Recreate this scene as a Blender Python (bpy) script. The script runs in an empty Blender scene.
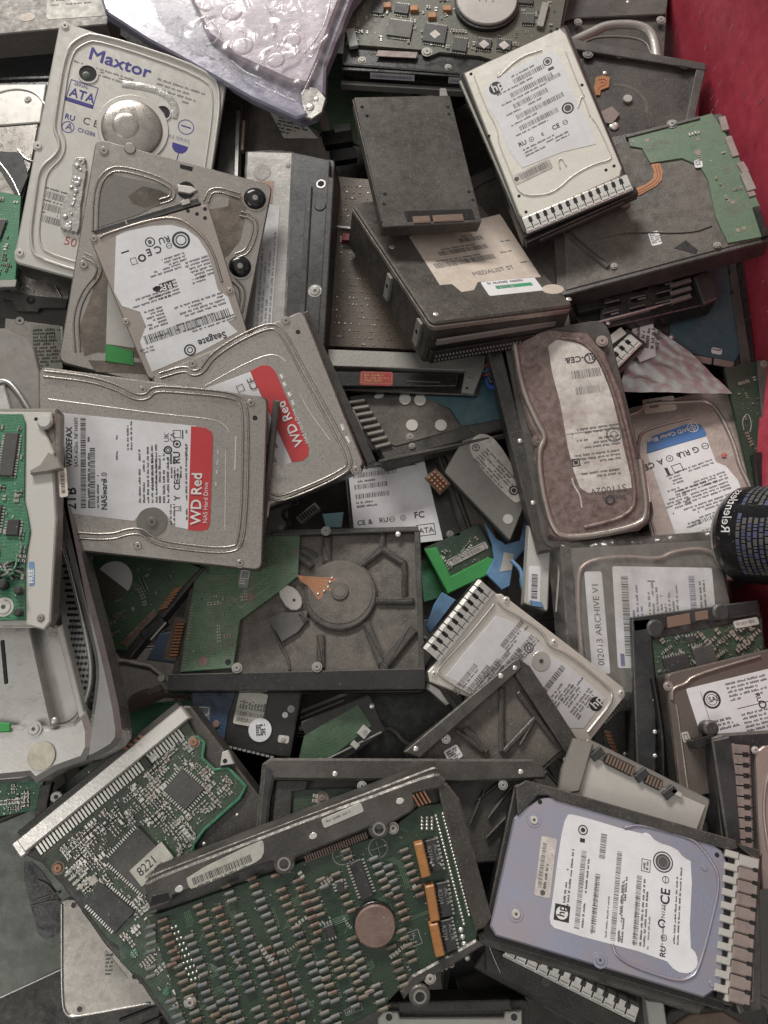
import bpy, math, random
from mathutils import Vector, Matrix
S = 0.0006            # metres per unit: the heap is about half a metre across
TH = math.radians(15) # camera pitch
FD = 800.0            # camera distance in units
scn = bpy.context.scene
COL = scn.collection
CAM = Vector((0, -FD*math.sin(TH), FD*math.cos(TH)))
FW = Vector((0, math.sin(TH), -math.cos(TH)))
UP = Vector((0, math.cos(TH), math.sin(TH)))
RT = Vector((1, 0, 0))
R = random.Random(7)

# ------------------------------------------------------------------ materials
def mat(name, c, r=.5, m=0.0, c2=None, grime=.35, gcol=(.16, .135, .11), gs=.022, speck=.0, scol=(.3, .28, .25), ss=.5,
        bump=.15, bs=.35, emit=None, trans=0, alpha=1, spec=.5, r2=None, coat=0):
    M = bpy.data.materials.new(name); M.use_nodes = True
    nt = M.node_tree; N = nt.nodes; L = nt.links
    b = N['Principled BSDF']
    tc = N.new('ShaderNodeTexCoord'); mp = N.new('ShaderNodeMapping')
    mp.inputs['Scale'].default_value = (1/S,)*3
    L.new(tc.outputs['Object'], mp.inputs['Vector'])
    oi = N.new('ShaderNodeObjectInfo')
    def noise(sc, det=3, rough=.6, off=True):
        n = N.new('ShaderNodeTexNoise'); n.inputs['Scale'].default_value = sc
        n.inputs['Detail'].default_value = det; n.inputs['Roughness'].default_value = rough
        if off:
            va = N.new('ShaderNodeVectorMath'); va.operation = 'ADD'
            L.new(mp.outputs[0], va.inputs[0])
            mu = N.new('ShaderNodeMath'); mu.operation = 'MULTIPLY'; mu.inputs[1].default_value = 900
            L.new(oi.outputs['Random'], mu.inputs[0]); L.new(mu.outputs[0], va.inputs[1])
            L.new(va.outputs[0], n.inputs['Vector'])
        else: L.new(mp.outputs[0], n.inputs['Vector'])
        return n
    def ramp(src, a, bb, lo=0., hi=1.):
        q = N.new('ShaderNodeMapRange'); q.inputs[1].default_value = a; q.inputs[2].default_value = bb
        q.inputs[3].default_value = lo; q.inputs[4].default_value = hi
        L.new(src, q.inputs[0]); return q.outputs[0]
    def mix(f, A, B):
        x = N.new('ShaderNodeMix'); x.data_type = 'RGBA'
        if isinstance(f, float): x.inputs['Factor'].default_value = f
        else: L.new(f, x.inputs['Factor'])
        for i, v in ((6, A), (7, B)):
            if isinstance(v, tuple): x.inputs[i].default_value = (*v, 1)
            else: L.new(v, x.inputs[i])
        return x.outputs[2]
    n1 = noise(gs, 6, .65); n2 = noise(ss, 2, .5); n3 = noise(gs*5, 4, .7)
    c2 = c2 or tuple(v*(.72 if m < .3 else .9) for v in c)
    if m > .3: grime *= .75
    base = mix(ramp(n3.outputs[0], .35, .68), c, c2)
    g = ramp(n1.outputs[0], .42, .72, 0, grime)
    base = mix(g, base, gcol)
    if speck > 0:
        base = mix(ramp(n2.outputs[0], .72-speck, .78-speck, 0, .6), base, scol)
    L.new(base, b.inputs['Base Color'])
    b.inputs['Metallic'].default_value = m
    if m > 0:
        mm = N.new('ShaderNodeMath'); mm.operation = 'SUBTRACT'; mm.inputs[0].default_value = m; mm.use_clamp = True
        L.new(g, mm.inputs[1]); L.new(mm.outputs[0], b.inputs['Metallic'])
    L.new(ramp(n3.outputs[0], .3, .7, max(r-.1, .03), min((r2 or r)+.14, 1)), b.inputs['Roughness'])
    b.inputs['Specular IOR Level'].default_value = spec
    b.inputs['Coat Weight'].default_value = coat; b.inputs['Coat Roughness'].default_value = .12
    if bump > 0:
        nb = noise(bs, 4, .65); bu = N.new('ShaderNodeBump'); bu.inputs['Strength'].default_value = bump
        bu.inputs['Distance'].default_value = 1.2*S
        L.new(nb.outputs[0], bu.inputs['Height']); L.new(bu.outputs[0], b.inputs['Normal'])
    if trans: b.inputs['Transmission Weight'].default_value = trans
    if alpha < 1:
        nz = noise(.05, 3, .6)
        L.new(ramp(nz.outputs[0], .38, .68, alpha*.55, min(alpha*1.6, 1)), b.inputs['Alpha'])
    return M

def pcbmat(name, c, tr, grime=.25, gcol=(.13, .11, .09)):
    M = mat(name, c, r=.42, c2=tuple(v*.6 for v in c), grime=grime, gcol=gcol, speck=.04, scol=(.25, .27, .22), bump=.1, bs=.25)
    nt = M.node_tree; N = nt.nodes; L = nt.links; b = N['Principled BSDF']
    src = b.inputs['Base Color'].links[0].from_socket
    mp = [n for n in N if n.type == 'MAPPING'][0]
    br = N.new('ShaderNodeTexBrick'); br.inputs['Scale'].default_value = .16; br.inputs['Mortar Size'].default_value = .05
    br.inputs['Color1'].default_value = br.inputs['Color2'].default_value = (0, 0, 0, 1); br.inputs['Mortar'].default_value = (1, 1, 1, 1)
    br.inputs['Brick Width'].default_value = 1.6; br.inputs['Row Height'].default_value = .42
    no = N.new('ShaderNodeTexNoise'); no.inputs['Scale'].default_value = .05; L.new(mp.outputs[0], no.inputs['Vector'])
    sc = N.new('ShaderNodeVectorMath'); sc.operation = 'SCALE'; sc.inputs['Scale'].default_value = 26
    L.new(no.outputs[1], sc.inputs[0])
    ad = N.new('ShaderNodeVectorMath'); ad.operation = 'SNAP'; ad.inputs[1].default_value = (2, 2, 2)
    L.new(sc.outputs[0], ad.inputs[0])
    a2 = N.new('ShaderNodeVectorMath'); a2.operation = 'ADD'; L.new(ad.outputs[0], a2.inputs[0]); L.new(mp.outputs[0], a2.inputs[1])
    L.new(a2.outputs[0], br.inputs['Vector'])
    x = N.new('ShaderNodeMix'); x.data_type = 'RGBA'; x.inputs[7].default_value = (*tr, 1)
    mu = N.new('ShaderNodeMath'); mu.operation = 'MULTIPLY'; mu.inputs[1].default_value = .55
    L.new(br.outputs[0], mu.inputs[0]); L.new(mu.outputs[0], x.inputs['Factor']); L.new(src, x.inputs[6])
    L.new(x.outputs[2], b.inputs['Base Color'])
    return M

K = {}
def mk(key, *a, **k): K[key] = mat(key, *a, **k); return K[key]
mk('lid', (.45, .42, .385), r=.29, m=.92, grime=.4, gcol=(.20, .17, .15), speck=.14, scol=(.14, .125, .115), ss=1.1, bump=.16, bs=1.0)
mk('lid_white', (.62, .60, .56), r=.36, m=.55, speck=.03, scol=(.3, .28, .25), ss=.9, grime=.3, gcol=(.4, .36, .31), bump=.08, bs=.5)
mk('lid_cream', (.74, .71, .64), r=.36, m=.4, grime=.3, gcol=(.42, .36, .28), speck=.03, scol=(.3, .25, .2), bump=.12)
mk('lid_tan', (.42, .375, .34), r=.31, m=.85, grime=.45, gcol=(.22, .16, .13), speck=.03, scol=(.1, .08, .07), bump=.15)
mk('lid_rust', (.27, .205, .19), r=.36, m=.5, c2=(.12, .078, .07), grime=.6, gcol=(.10, .065, .05), gs=.03, speck=.05, scol=(.06, .035, .03), bump=.4, bs=.25)
mk('lid_pink', (.46, .38, .345), r=.33, m=.7, grime=.5, gcol=(.22, .16, .14), speck=.04, scol=(.14, .1, .09), bump=.2)
mk('lid_lav', (.36, .385, .50), r=.3, m=.7, c2=(.41, .36, .39), gs=.005, grime=.4, gcol=(.34, .27, .29), bump=.1)
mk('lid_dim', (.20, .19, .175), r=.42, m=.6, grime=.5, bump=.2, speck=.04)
mk('lid_brown', (.16, .13, .115), r=.42, m=.5, grime=.5, gcol=(.10, .075, .06), speck=.04, scol=(.25, .2, .17), bump=.25)
mk('steel', (.55, .54, .51), r=.25, m=.9, grime=.3, gcol=(.3, .27, .24), bump=.06)
mk('steel_dull', (.30, .29, .27), r=.45, m=.55, grime=.4, gcol=(.25, .22, .19), speck=.03, scol=(.15, .13, .12), bump=.2)
mk('bright', (.74, .72, .68), r=.3, m=.75, grime=.25, gcol=(.5, .46, .4), bump=.12)
mk('tin', (.52, .505, .47), r=.42, m=.3, grime=.3, gcol=(.38, .34, .29), speck=.03, scol=(.4, .35, .3), bump=.15, bs=.6)
mk('cast', (.026, .024, .022), r=.4, m=.1, c2=(.042, .038, .034), grime=.6, gcol=(.092, .081, .07), speck=.10, scol=(.15, .14, .125), ss=.75, bump=.35, bs=.5)
mk('cast_mid', (.062, .057, .052), r=.46, m=.25, c2=(.045, .042, .039), grime=.5, gcol=(.14, .125, .11), speck=.08, scol=(.17, .16, .145), ss=.8, bump=.3, bs=.5)
mk('dust_dark', (.092, .082, .070), r=.6, c2=(.055, .048, .042), grime=.7, gcol=(.15, .13, .11), speck=.12, scol=(.2, .18, .16), ss=.8, bump=.4, bs=.6)
mk('black', (.012, .0115, .0115), r=.3, grime=.3, gcol=(.05, .045, .04), speck=.05, scol=(.14, .13, .12), bump=.1)
mk('black_gloss', (.012, .012, .013), r=.16, grime=.15, gcol=(.04, .04, .04), speck=.03, bump=.05)
mk('ssd', (.066, .060, .054), r=.38, m=.3, c2=(.075, .068, .06), grime=.35, gcol=(.13, .115, .10), speck=.11, scol=(.19, .17, .15), bump=.12, bs=.7)
mk('slate', (.028, .028, .030), r=.38, m=.2, grime=.4, gcol=(.09, .085, .085), speck=.04, scol=(.18, .18, .17), bump=.12)
mk('pad', (.105, .1, .098), r=.65, grime=.2, bump=.15)
mk('plastic_grey', (.21, .195, .18), r=.5, grime=.3, bump=.1, speck=.03)
mk('case_grey', (.33, .31, .28), r=.33, m=.6, grime=.3, gcol=(.2, .18, .155), bump=.06)
mk('case_green', (.15, .165, .145), r=.45, m=.3, grime=.4, gcol=(.13, .12, .10), speck=.02, bump=.15, gs=.012)
mk('alu_brush', (.58, .57, .55), r=.32, m=.92, grime=.4, gcol=(.40, .36, .30), bump=.08, gs=.018)
mk('alu_dark', (.32, .315, .305), r=.3, m=.75, grime=.3, bump=.06)
mk('tan_disc', (.5, .46, .38), r=.5, m=.2, grime=.2, bump=.06)
mk('white_label', (.70, .70, .72), r=.48, c2=(.64, .635, .65), grime=.3, gcol=(.42, .39, .35), bump=.06, speck=.015, scol=(.35, .33, .3))
mk('old_label', (.56, .49, .42), r=.6, c2=(.48, .41, .35), grime=.4, gcol=(.3, .24, .2), bump=.15, speck=.04, scol=(.25, .2, .17))
mk('dirty_label', (.62, .58, .54), r=.6, c2=(.46, .42, .39), grime=.7, gcol=(.24, .19, .17), gs=.035, bump=.2, speck=.06, scol=(.2, .16, .14))
mk('yellow_label', (.52, .51, .45), r=.55, grime=.35, gcol=(.4, .36, .3), bump=.1)
mk('blue_label', (.05, .16, .42), r=.4, c2=(.045, .14, .36), grime=.2, bump=.05)
mk('red_label', (.50, .045, .05), r=.36, c2=(.46, .04, .045), grime=.12, gcol=(.35, .12, .1), bump=.04)
mk('deep_red', (.30, .02, .03), r=.4, grime=.3, gcol=(.2, .1, .05), bump=.1)
mk('green_tape', (.04, .30, .07), r=.5, c2=(.035, .25, .06), grime=.12, bump=.08)
mk('blue_tape', (.13, .27, .46), r=.5, grime=.3, gcol=(.2, .22, .28), bump=.15, speck=.03, scol=(.3, .4, .5))
mk('blue_plastic', (.01, .07, .25), r=.35, grime=.1, bump=.05)
mk('ink', (.03, .028, .03), r=.6, grime=0, bump=0)
mk('ink_soft', (.09, .085, .085), r=.6, grime=0, bump=0)
mk('ink_mid', (.20, .19, .185), r=.6, grime=0, bump=0)
mk('ink_blue', (.045, .035, .26), r=.5, grime=0, bump=0)
mk('ink_navy', (.16, .17, .32), r=.5, grime=0, bump=0)
mk('ink_red', (.45, .1, .08), r=.5, grime=0, bump=0)
mk('ink_white', (.78, .76, .74), r=.5, grime=0, bump=0)
mk('ink_green', (.05, .32, .16), r=.5, grime=0, bump=0)
mk('chip', (.035, .034, .034), r=.45, grime=.3, gcol=(.09, .085, .08), bump=.1, speck=.04)
mk('chip_grey', (.065, .062, .058), r=.45, grime=.3, gcol=(.12, .11, .10), bump=.1, speck=.05)
mk('solder', (.55, .54, .5), r=.32, m=.85, grime=.2, bump=0)
mk('smd_tan', (.27, .235, .185), r=.5, grime=.2, bump=0)
mk('smd_grey', (.28, .285, .27), r=.45, grime=.2, bump=0)
mk('smd_red', (.19, .12, .095), r=.45, grime=.2, bump=0)
mk('res_tan', (.17, .145, .11), r=.45, grime=.3, bump=0)
mk('res_grey', (.165, .165, .155), r=.45, grime=.3, bump=0)
mk('res_red', (.15, .09, .065), r=.45, grime=.3, bump=0)
mk('res_blue', (.12, .135, .15), r=.45, grime=.3, bump=0)
mk('smd_blue', (.17, .19, .22), r=.45, grime=.2, bump=0)
mk('orange', (.42, .18, .06), r=.45, grime=.2, gcol=(.3, .18, .1), bump=.08)
mk('orange_plastic', (.46, .20, .065), r=.4, grime=.25, gcol=(.35, .2, .1), bump=.05)
mk('copper', (.34, .16, .09), r=.4, m=.5, grime=.25, bump=.05)
mk('gold', (.24, .16, .12), r=.45, m=.4, grime=.3, bump=.05)
mk('coin_brown', (.20, .13, .105), r=.5, m=.2, grime=.5, gcol=(.26, .19, .16), bump=.35, bs=.3)
mk('coin_grey', (.42, .40, .375), r=.42, m=.3, grime=.4, gcol=(.32, .28, .25), bump=.12)
mk('dull_pink', (.28, .225, .205), r=.5, m=.2, grime=.4, gcol=(.26, .18, .15), bump=.1)
mk('leather', (.17, .115, .085), r=.55, grime=.4, c2=(.12, .075, .05), bump=.5, bs=.12)
mk('wire_red', (.4, .06, .03), r=.4, bump=0)
mk('wire_blue', (.02, .15, .5), r=.35, bump=0)
mk('wire_black', (.02, .02, .02), r=.35, bump=0)
mk('red_bin', (.50, .065, .10), r=.36, c2=(.38, .04, .065), grime=.45, gcol=(.20, .02, .03), gs=.014, speck=.0, bump=.25, bs=.05)
mk('bin_floor', (.012, .011, .01), r=.8, grime=.2, gcol=(.03, .025, .02), bump=.3)
mk('pink_foam', (.46, .35, .41), r=.3, c2=(.40, .32, .40), grime=.4, gcol=(.34, .32, .38), bump=.35, bs=.07, coat=.25)
mk('lilac_tray', (.30, .285, .37), r=.18, grime=.3, gcol=(.2, .19, .24), bump=.1, coat=.3)
mk('film', (.5, .48, .49), r=.13, grime=.0, bump=.25, bs=.05, alpha=.24, spec=1.)
mk('film_thick', (.34, .32, .30), r=.15, grime=.0, bump=.3, bs=.04, alpha=.2, spec=1.)
mk('residue', (.30, .245, .195), r=.6, grime=.5, bump=.3, alpha=.6, speck=.05)
mk('case_matte', (.20, .185, .165), r=.5, m=.1, grime=.4, bump=.08)
mk('crease_glint', (.72, .70, .72), r=.14, grime=0, bump=.1, alpha=.42, spec=1.)  # pale milky colour for the highlights painted on the clear film
mk('worn_edge', (.17, .16, .148), r=.4, m=.5, c2=(.07, .065, .06), grime=.4, bump=.3, gs=.05)
mk('foil', (.46, .46, .45), r=.3, m=.6, grime=.1, gcol=(.2, .19, .18), bump=.5, bs=.06)
mk('glue', (.50, .49, .46), r=.3, m=.35, c2=(.38, .38, .36), grime=.3, bump=1.0, bs=.16, coat=.4)
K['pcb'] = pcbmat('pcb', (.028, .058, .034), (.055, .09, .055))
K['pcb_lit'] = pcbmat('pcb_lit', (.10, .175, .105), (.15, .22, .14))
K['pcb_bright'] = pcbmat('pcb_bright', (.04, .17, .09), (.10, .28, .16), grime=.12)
K['pcb_mid'] = pcbmat('pcb_mid', (.055, .115, .062), (.10, .16, .09))  # green lightened in the colour so boards in shadow look lit
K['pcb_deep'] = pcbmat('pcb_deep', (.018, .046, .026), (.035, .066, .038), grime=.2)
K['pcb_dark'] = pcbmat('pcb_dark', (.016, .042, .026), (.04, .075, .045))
K['pcb_olive'] = pcbmat('pcb_olive', (.09, .09, .065), (.15, .145, .11), grime=.4)
K['pcb_mud'] = pcbmat('pcb_mud', (.15, .115, .09), (.24, .20, .16), grime=.5)
K['pcb_blue'] = pcbmat('pcb_blue', (.04, .10, .12), (.05, .12, .14), grime=.3)
K['pcb_teal'] = pcbmat('pcb_teal', (.075, .12, .105), (.1, .14, .12), grime=.4)
K['pcb_indigo'] = pcbmat('pcb_indigo', (.025, .05, .10), (.05, .09, .17), grime=.3)

# ------------------------------------------------------------------ 2D helpers
def ray(px, py): return RT*(px-384) + UP*(512-py) + FW*FD
def rot2(x, y, a): c, s = math.cos(a), math.sin(a); return (x*c-y*s, x*s+y*c)
def rrect(x0, y0, x1, y1, r, n=4):
    r = min(r, abs(x1-x0)/2-.01, abs(y1-y0)/2-.01)
    if r <= .05: return [(x0, y0), (x1, y0), (x1, y1), (x0, y1)]
    P = []
    for cx, cy, a0 in ((x1-r, y0+r, -90), (x1-r, y1-r, 0), (x0+r, y1-r, 90), (x0+r, y0+r, 180)):
        for i in range(n+1):
            a = math.radians(a0+90*i/n); P.append((cx+r*math.cos(a), cy+r*math.sin(a)))
    return P
def rpoly(P, r, n=4):
    out = []; k = len(P)
    for i in range(k):
        a, b, c = Vector(P[i-1]), Vector(P[i]), Vector(P[(i+1) % k]); d1 = min(r, (a-b).length*.45); d2 = min(r, (c-b).length*.45)
        if r < .2: out.append(tuple(b)); continue
        p, q = b+(a-b).normalized()*d1, b+(c-b).normalized()*d2
        for j in range(n+1): t = j/n; out.append(tuple(p*(1-t)**2+b*(2*t*(1-t))+q*t*t))
    return out
def area(P): return .5*sum(P[i-1][0]*P[i][1]-P[i][0]*P[i-1][1] for i in range(len(P)))
def inset(P, d):
    n = len(P); out = []
    for i in range(n):
        a = Vector(P[i-1]); b = Vector(P[i]); c = Vector(P[(i+1) % n])
        u = (b-a); v = (c-b)
        if u.length < 1e-6 or v.length < 1e-6: out.append(tuple(b)); continue
        u.normalize(); v.normalize()
        n1 = Vector((-u.y, u.x)); n2 = Vector((-v.y, v.x)); m = n1+n2
        if m.length < 1e-3: out.append(tuple(b+n1*d)); continue
        m.normalize(); k = min(1/max(m.dot(n1), .35), 2.2)
        out.append(tuple(b+m*d*k))
    return out
def smooth(P, it=2, closed=False):
    for _ in range(it):
        Q = []; n = len(P)
        rng = range(n) if closed else range(n-1)
        if not closed: Q.append(P[0])
        for i in rng:
            a, b = P[i], P[(i+1) % n]
            Q.append(tuple(a[j]*.75+b[j]*.25 for j in range(len(a)))); Q.append(tuple(a[j]*.25+b[j]*.75 for j in range(len(a))))
        if not closed: Q.append(P[-1])
        P = Q
    return P
def inside(x, y, P):
    c = False; n = len(P); j = n-1
    for i in range(n):
        if (P[i][1] > y) != (P[j][1] > y) and x < (P[j][0]-P[i][0])*(y-P[i][1])/(P[j][1]-P[i][1])+P[i][0]: c = not c
        j = i
    return c

class MB:
    def __init__(s): s.v = []; s.f = []; s.m = []; s.sm = []; s.mats = []
    def mi(s, m):
        m = K[m] if isinstance(m, str) else m
        if m not in s.mats: s.mats.append(m)
        return s.mats.index(m)
    def add(s, vs, fs, m, sm=False):
        o = len(s.v); s.v += [tuple(v) for v in vs]; i = s.mi(m)
        for f in fs: s.f.append([o+k for k in f]); s.m.append(i); s.sm.append(sm)
    def prism(s, P, z0, z1, m, bev=0., side=None):
        P = [tuple(p) for p in P]
        if area(P) < 0: P = P[::-1]
        n = len(P); vs = [(x, y, z0) for x, y in P]
        top = P
        if bev > 0:
            vs += [(x, y, z1-bev) for x, y in P]; top = inset(P, bev)
        vs += [(x, y, z1) for x, y in top]
        rings = len(vs)//n
        fs = []
        for k in range(rings-1):
            for i in range(n):
                j = (i+1) % n; fs.append([k*n+i, k*n+j, (k+1)*n+j, (k+1)*n+i])
        if side:
            s.add(vs, fs[:n], side); 
            s.add(vs, fs[n:]+[list(range((rings-1)*n, rings*n))], m)
        elif bev >= .8 and m in ('cast', 'cast_mid', 'black', 'slate', 'ssd'):
            s.add(vs, fs[:n]+[list(range((rings-1)*n, rings*n))], m); s.add(vs, fs[n:], 'worn_edge')
        else: s.add(vs, fs+[list(range((rings-1)*n, rings*n))], m)
        s.add([(x, y, z0) for x, y in P], [list(range(n))[::-1]], side or m)
    def flat(s, P, z, m):
        P = [tuple(p) for p in P]
        if area(P) < 0: P = P[::-1]
        s.add([(x, y, z) for x, y in P], [list(range(len(P)))], m)
    def box(s, cx, cy, w, h, z0, z1, m, a=0, bev=0., rad=0):
        P = [rot2(x, y, a) for x, y in rrect(-w/2, -h/2, w/2, h/2, rad, 3)]
        s.prism([(x+cx, y+cy) for x, y in P], z0, z1, m, bev)
    def cyl(s, cx, cy, r, z0, z1, m, n=20, bev=0., ry=None):
        s.prism([(cx+r*math.cos(2*math.pi*i/n), cy+(ry or r)*math.sin(2*math.pi*i/n)) for i in range(n)], z0, z1, m, bev)
    def dome(s, cx, cy, r, z0, h, m, n=24, k=5, flatr=.0):
        vs = []; 
        for j in range(k+1):
            a = math.pi/2*j/k; rr = r*(flatr+(1-flatr)*math.cos(a)) if j < k or flatr > 0 else .001
            for i in range(n): vs.append((cx+rr*math.cos(2*math.pi*i/n), cy+rr*math.sin(2*math.pi*i/n), z0+h*math.sin(a)))
        fs = [[j*n+i, j*n+(i+1) % n, (j+1)*n+(i+1) % n, (j+1)*n+i] for j in range(k) for i in range(n)]
        fs.append(list(range(k*n, (k+1)*n))); s.add(vs, fs, m, True)
    def ring(s, cx, cy, r0, r1, z, m, n=24, a0=0, a1=360):
        vs = []
        for i in range(n+1):
            a = math.radians(a0+(a1-a0)*i/n)
            vs += [(cx+r0*math.cos(a), cy+r0*math.sin(a), z), (cx+r1*math.cos(a), cy+r1*math.sin(a), z)]
        s.add(vs, [[2*i, 2*i+1, 2*i+3, 2*i+2] for i in range(n)], m)
    def rimring(s, cx, cy, r0, r1, z0, z1, m, n=24):
        pr = [(r1, z0), (r1, z1), (r0, z1), (r0, z0)]
        vs = []
        for i in range(n):
            a = 2*math.pi*i/n; vs += [(cx+r*math.cos(a), cy+r*math.sin(a), z) for r, z in pr]
        fs = [[4*i+k, 4*((i+1) % n)+k, 4*((i+1) % n)+k+1, 4*i+k+1] for i in range(n) for k in range(3)]
        s.add(vs, fs, m)
    def bead(s, P, w, h, z, m, closed=False, it=2, prof=None):
        P = [Vector(p) for p in smooth(P, it, closed)]
        n = len(P)
        prof = prof or [(-.5, 0), (-.36, .6), (-.15, .95), (.15, .95), (.36, .6), (.5, 0)]
        q = len(prof); vs = []
        for i in range(n):
            a = P[i-1] if (i > 0 or closed) else P[i]; b = P[(i+1) % n] if (i < n-1 or closed) else P[i]
            t = (b-a); t = t.normalized() if t.length > 1e-6 else Vector((1, 0)); nn = Vector((-t.y, t.x))
            for u, hh in prof: p = P[i]+nn*(u*w); vs.append((p.x, p.y, z+hh*h))
        rn = n if closed else n-1
        s.add(vs, [[i*q+k, ((i+1) % n)*q+k, ((i+1) % n)*q+k+1, i*q+k+1][::-1] for i in range(rn) for k in range(q-1)], m, True)
    def tube(s, P, r, m, n=8, it=2):
        P = [Vector(p) for p in smooth(P, it)]
        vs = []
        for i, p in enumerate(P):
            t = (P[min(i+1, len(P)-1)]-P[max(i-1, 0)]).normalized()
            u = t.cross(Vector((0, 0, 1))); u = u.normalized() if u.length > .01 else Vector((1, 0, 0)); w = t.cross(u)
            for k in range(n):
                a = 2*math.pi*k/n; vs.append(p+u*(r*math.cos(a))+w*(r*math.sin(a)))
        s.add(vs, [[i*n+k, i*n+(k+1) % n, (i+1)*n+(k+1) % n, (i+1)*n+k] for i in range(len(P)-1) for k in range(n)], m, True)
    def build(s, name, T=None, parent=None, off=(0, 0, 0)):
        me = bpy.data.meshes.new(name)
        me.from_pydata([((x-off[0])*S, (y-off[1])*S, (z-off[2])*S) for x, y, z in s.v], [], s.f)
        for m in s.mats: me.materials.append(m)
        me.polygons.foreach_set('material_index', s.m); me.polygons.foreach_set('use_smooth', s.sm); me.update()
        o = bpy.data.objects.new(name, me); COL.objects.link(o)
        if parent: o.parent = parent
        return o

_tx = {}
def textmesh(st, bold=False):
    key = st
    if key in _tx: return _tx[key]
    cu = bpy.data.curves.new('t', 'FONT'); cu.body = st; cu.size = 1; cu.resolution_u = 3
    ob = bpy.data.objects.new('t', cu); COL.objects.link(ob)
    dg = bpy.context.evaluated_depsgraph_get()
    me = bpy.data.meshes.new_from_object(ob.evaluated_get(dg))
    vs = [(v.co.x, v.co.y) for v in me.vertices]; fs = [list(p.vertices) for p in me.polygons]
    w = max([v[0] for v in vs] or [1])
    bpy.data.objects.remove(ob); bpy.data.curves.remove(cu); bpy.data.meshes.remove(me)
    _tx[key] = (vs, fs, w); return _tx[key]

# ------------------------------------------------------------------ a thing lying in the heap
def quad3(q, z, a, b, c):
    out = []
    for px, py in q:
        d = ray(px, py)
        # z = z + a (x-cx) + b (y-cy)
        t = (z + a*(CAM.x-c.x)+b*(CAM.y-c.y)-CAM.z)/(d.z-a*d.x-b*d.y)
        out.append(CAM+d*t)
    return out
def cost(Q, a, b, lam):
    A, B, C_, D = Q
    t, r, bt, l = B-A, C_-B, C_-D, D-A
    m = (t.length+bt.length)/2; n = (r.length+l.length)/2
    e = ((t.length-bt.length)/m)**2+((r.length-l.length)/n)**2
    for u, v in ((t, l), (t, r), (bt, l), (bt, r)): e += .5*(u.normalized().dot(v.normalized()))**2
    return e+lam*(a*a+b*b)
FITLOG = []
class Thing:
    def __init__(s, name, label, cat, quad, z, t, group=None, tilt=None, lam=.1, mx=.2, kind=None, empty=True):
        c = sum((Vector(p) for p in quad), Vector((0, 0)))/4
        cc = quad3([c], z, 0, 0, Vector((0, 0, z)))[0]
        if tilt is None:
            best = (1e9, 0, 0); st = .1; ca = cb = 0
            for it in range(5):
                for i in range(-3, 4):
                    for j in range(-3, 4):
                        a = max(-mx, min(mx, ca+i*st)); b = max(-mx, min(mx, cb+j*st)); e = cost(quad3(quad, z, a, b, cc), a, b, lam)
                        if e < best[0]: best = (e, a, b)
                ca, cb = best[1:]; st *= .4
            tilt = (ca, cb)
        a, b = tilt
        A, B, C_, D = quad3(quad, z, a, b, cc)
        ex = ((B-A)+(C_-D)).normalized(); nz = Vector((-a, -b, 1)).normalized()
        ex = (ex-nz*ex.dot(nz)).normalized(); ey = nz.cross(ex)
        s.quad = quad; s.w = ((B-A).length+(C_-D).length)/2; s.l = ((D-A).length+(C_-B).length)/2
        ctr = (A+B+C_+D)/4; s.t = t
        org = ctr-ex*s.w/2-ey*s.l/2
        s.M = Matrix(((ex.x, ey.x, nz.x, org.x), (ex.y, ey.y, nz.y, org.y), (ex.z, ey.z, nz.z, org.z), (0, 0, 0, 1)))
        s.Mi = s.M.inverted(); s.k = (ctr-CAM).dot(FW)/FD; s.off = (s.w/2, s.l/2, -t)
        FITLOG.append((name, label[:40], round(a, 2), round(b, 2), round(s.w), round(s.l), round(z)))
        o = bpy.data.objects.new(name, None); COL.objects.link(o); o.empty_display_size = .01
        Mw = s.M @ Matrix.Translation(s.off); Mw.translation = Mw.translation*S
        o.matrix_world = Mw; o['label'] = label; o['category'] = cat
        if group: o['group'] = group
        if kind: o['kind'] = kind
        s.o = o
    def p(s, px, py, h=0.):
        o = s.Mi @ CAM; d = s.Mi.to_3x3() @ ray(px, py); t = (h-o.z)/d.z; q = o+d*t
        return (q.x, q.y)
    def ps(s, P, h=0.): return [s.p(x, y, h) for x, y in P]
    def ang(s, a, b):
        u = s.p(*a); v = s.p(*b); return math.atan2(v[1]-u[1], v[0]-u[0])
    def fin(s, mb, name, parent=None, label=None, kind=None):
        o = mb.build(name, parent=parent or s.o, off=s.off)
        if label: o['label'] = label
        if kind: o['kind'] = kind
        return o
    def body(s, name='casing', m='cast', h0=None, h1=0, rad=5, bev=1.2, side=None, grow=0., label=None):
        b = MB(); Q = s.ps(s.quad, 0); Q = Q if area(Q) > 0 else Q[::-1]
        if grow: Q = inset(Q, -grow)
        b.prism(rpoly(Q, rad), -s.t if h0 is None else h0, h1, m, bev, side)
        return s.fin(b, name, label=label)
    def poly(s, name, P, h0, h1, m, bev=.6, parent=None, label=None, it=0, side=None):
        b = MB(); Q = s.ps(P, h1)
        if it: Q = smooth(Q, it, True)
        b.prism(Q, h0, h1, m, bev, side); return s.fin(b, name, parent, label)
    def beads(s, name, paths, m, w=4, h=1.6, z=0., closed=False, parent=None, dbl=0, it=2):
        b = MB()
        for P in paths:
            Q = s.ps(P, z)
            if dbl:
                Q = smooth(Q, 1, closed)
                for sg in (-1, 1):
                    R_ = []
                    n = len(Q)
                    for i in range(n):
                        a = Vector(Q[i-1] if i > 0 or closed else Q[i]); c = Vector(Q[(i+1) % n] if i < n-1 or closed else Q[i])
                        t = (c-a).normalized(); R_.append((Q[i][0]-t.y*dbl*sg, Q[i][1]+t.x*dbl*sg))
                    b.bead(R_, w, h, z, m, closed, it)
            else: b.bead(Q, w, h, z, m, closed, it)
        return s.fin(b, name, parent)
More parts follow.
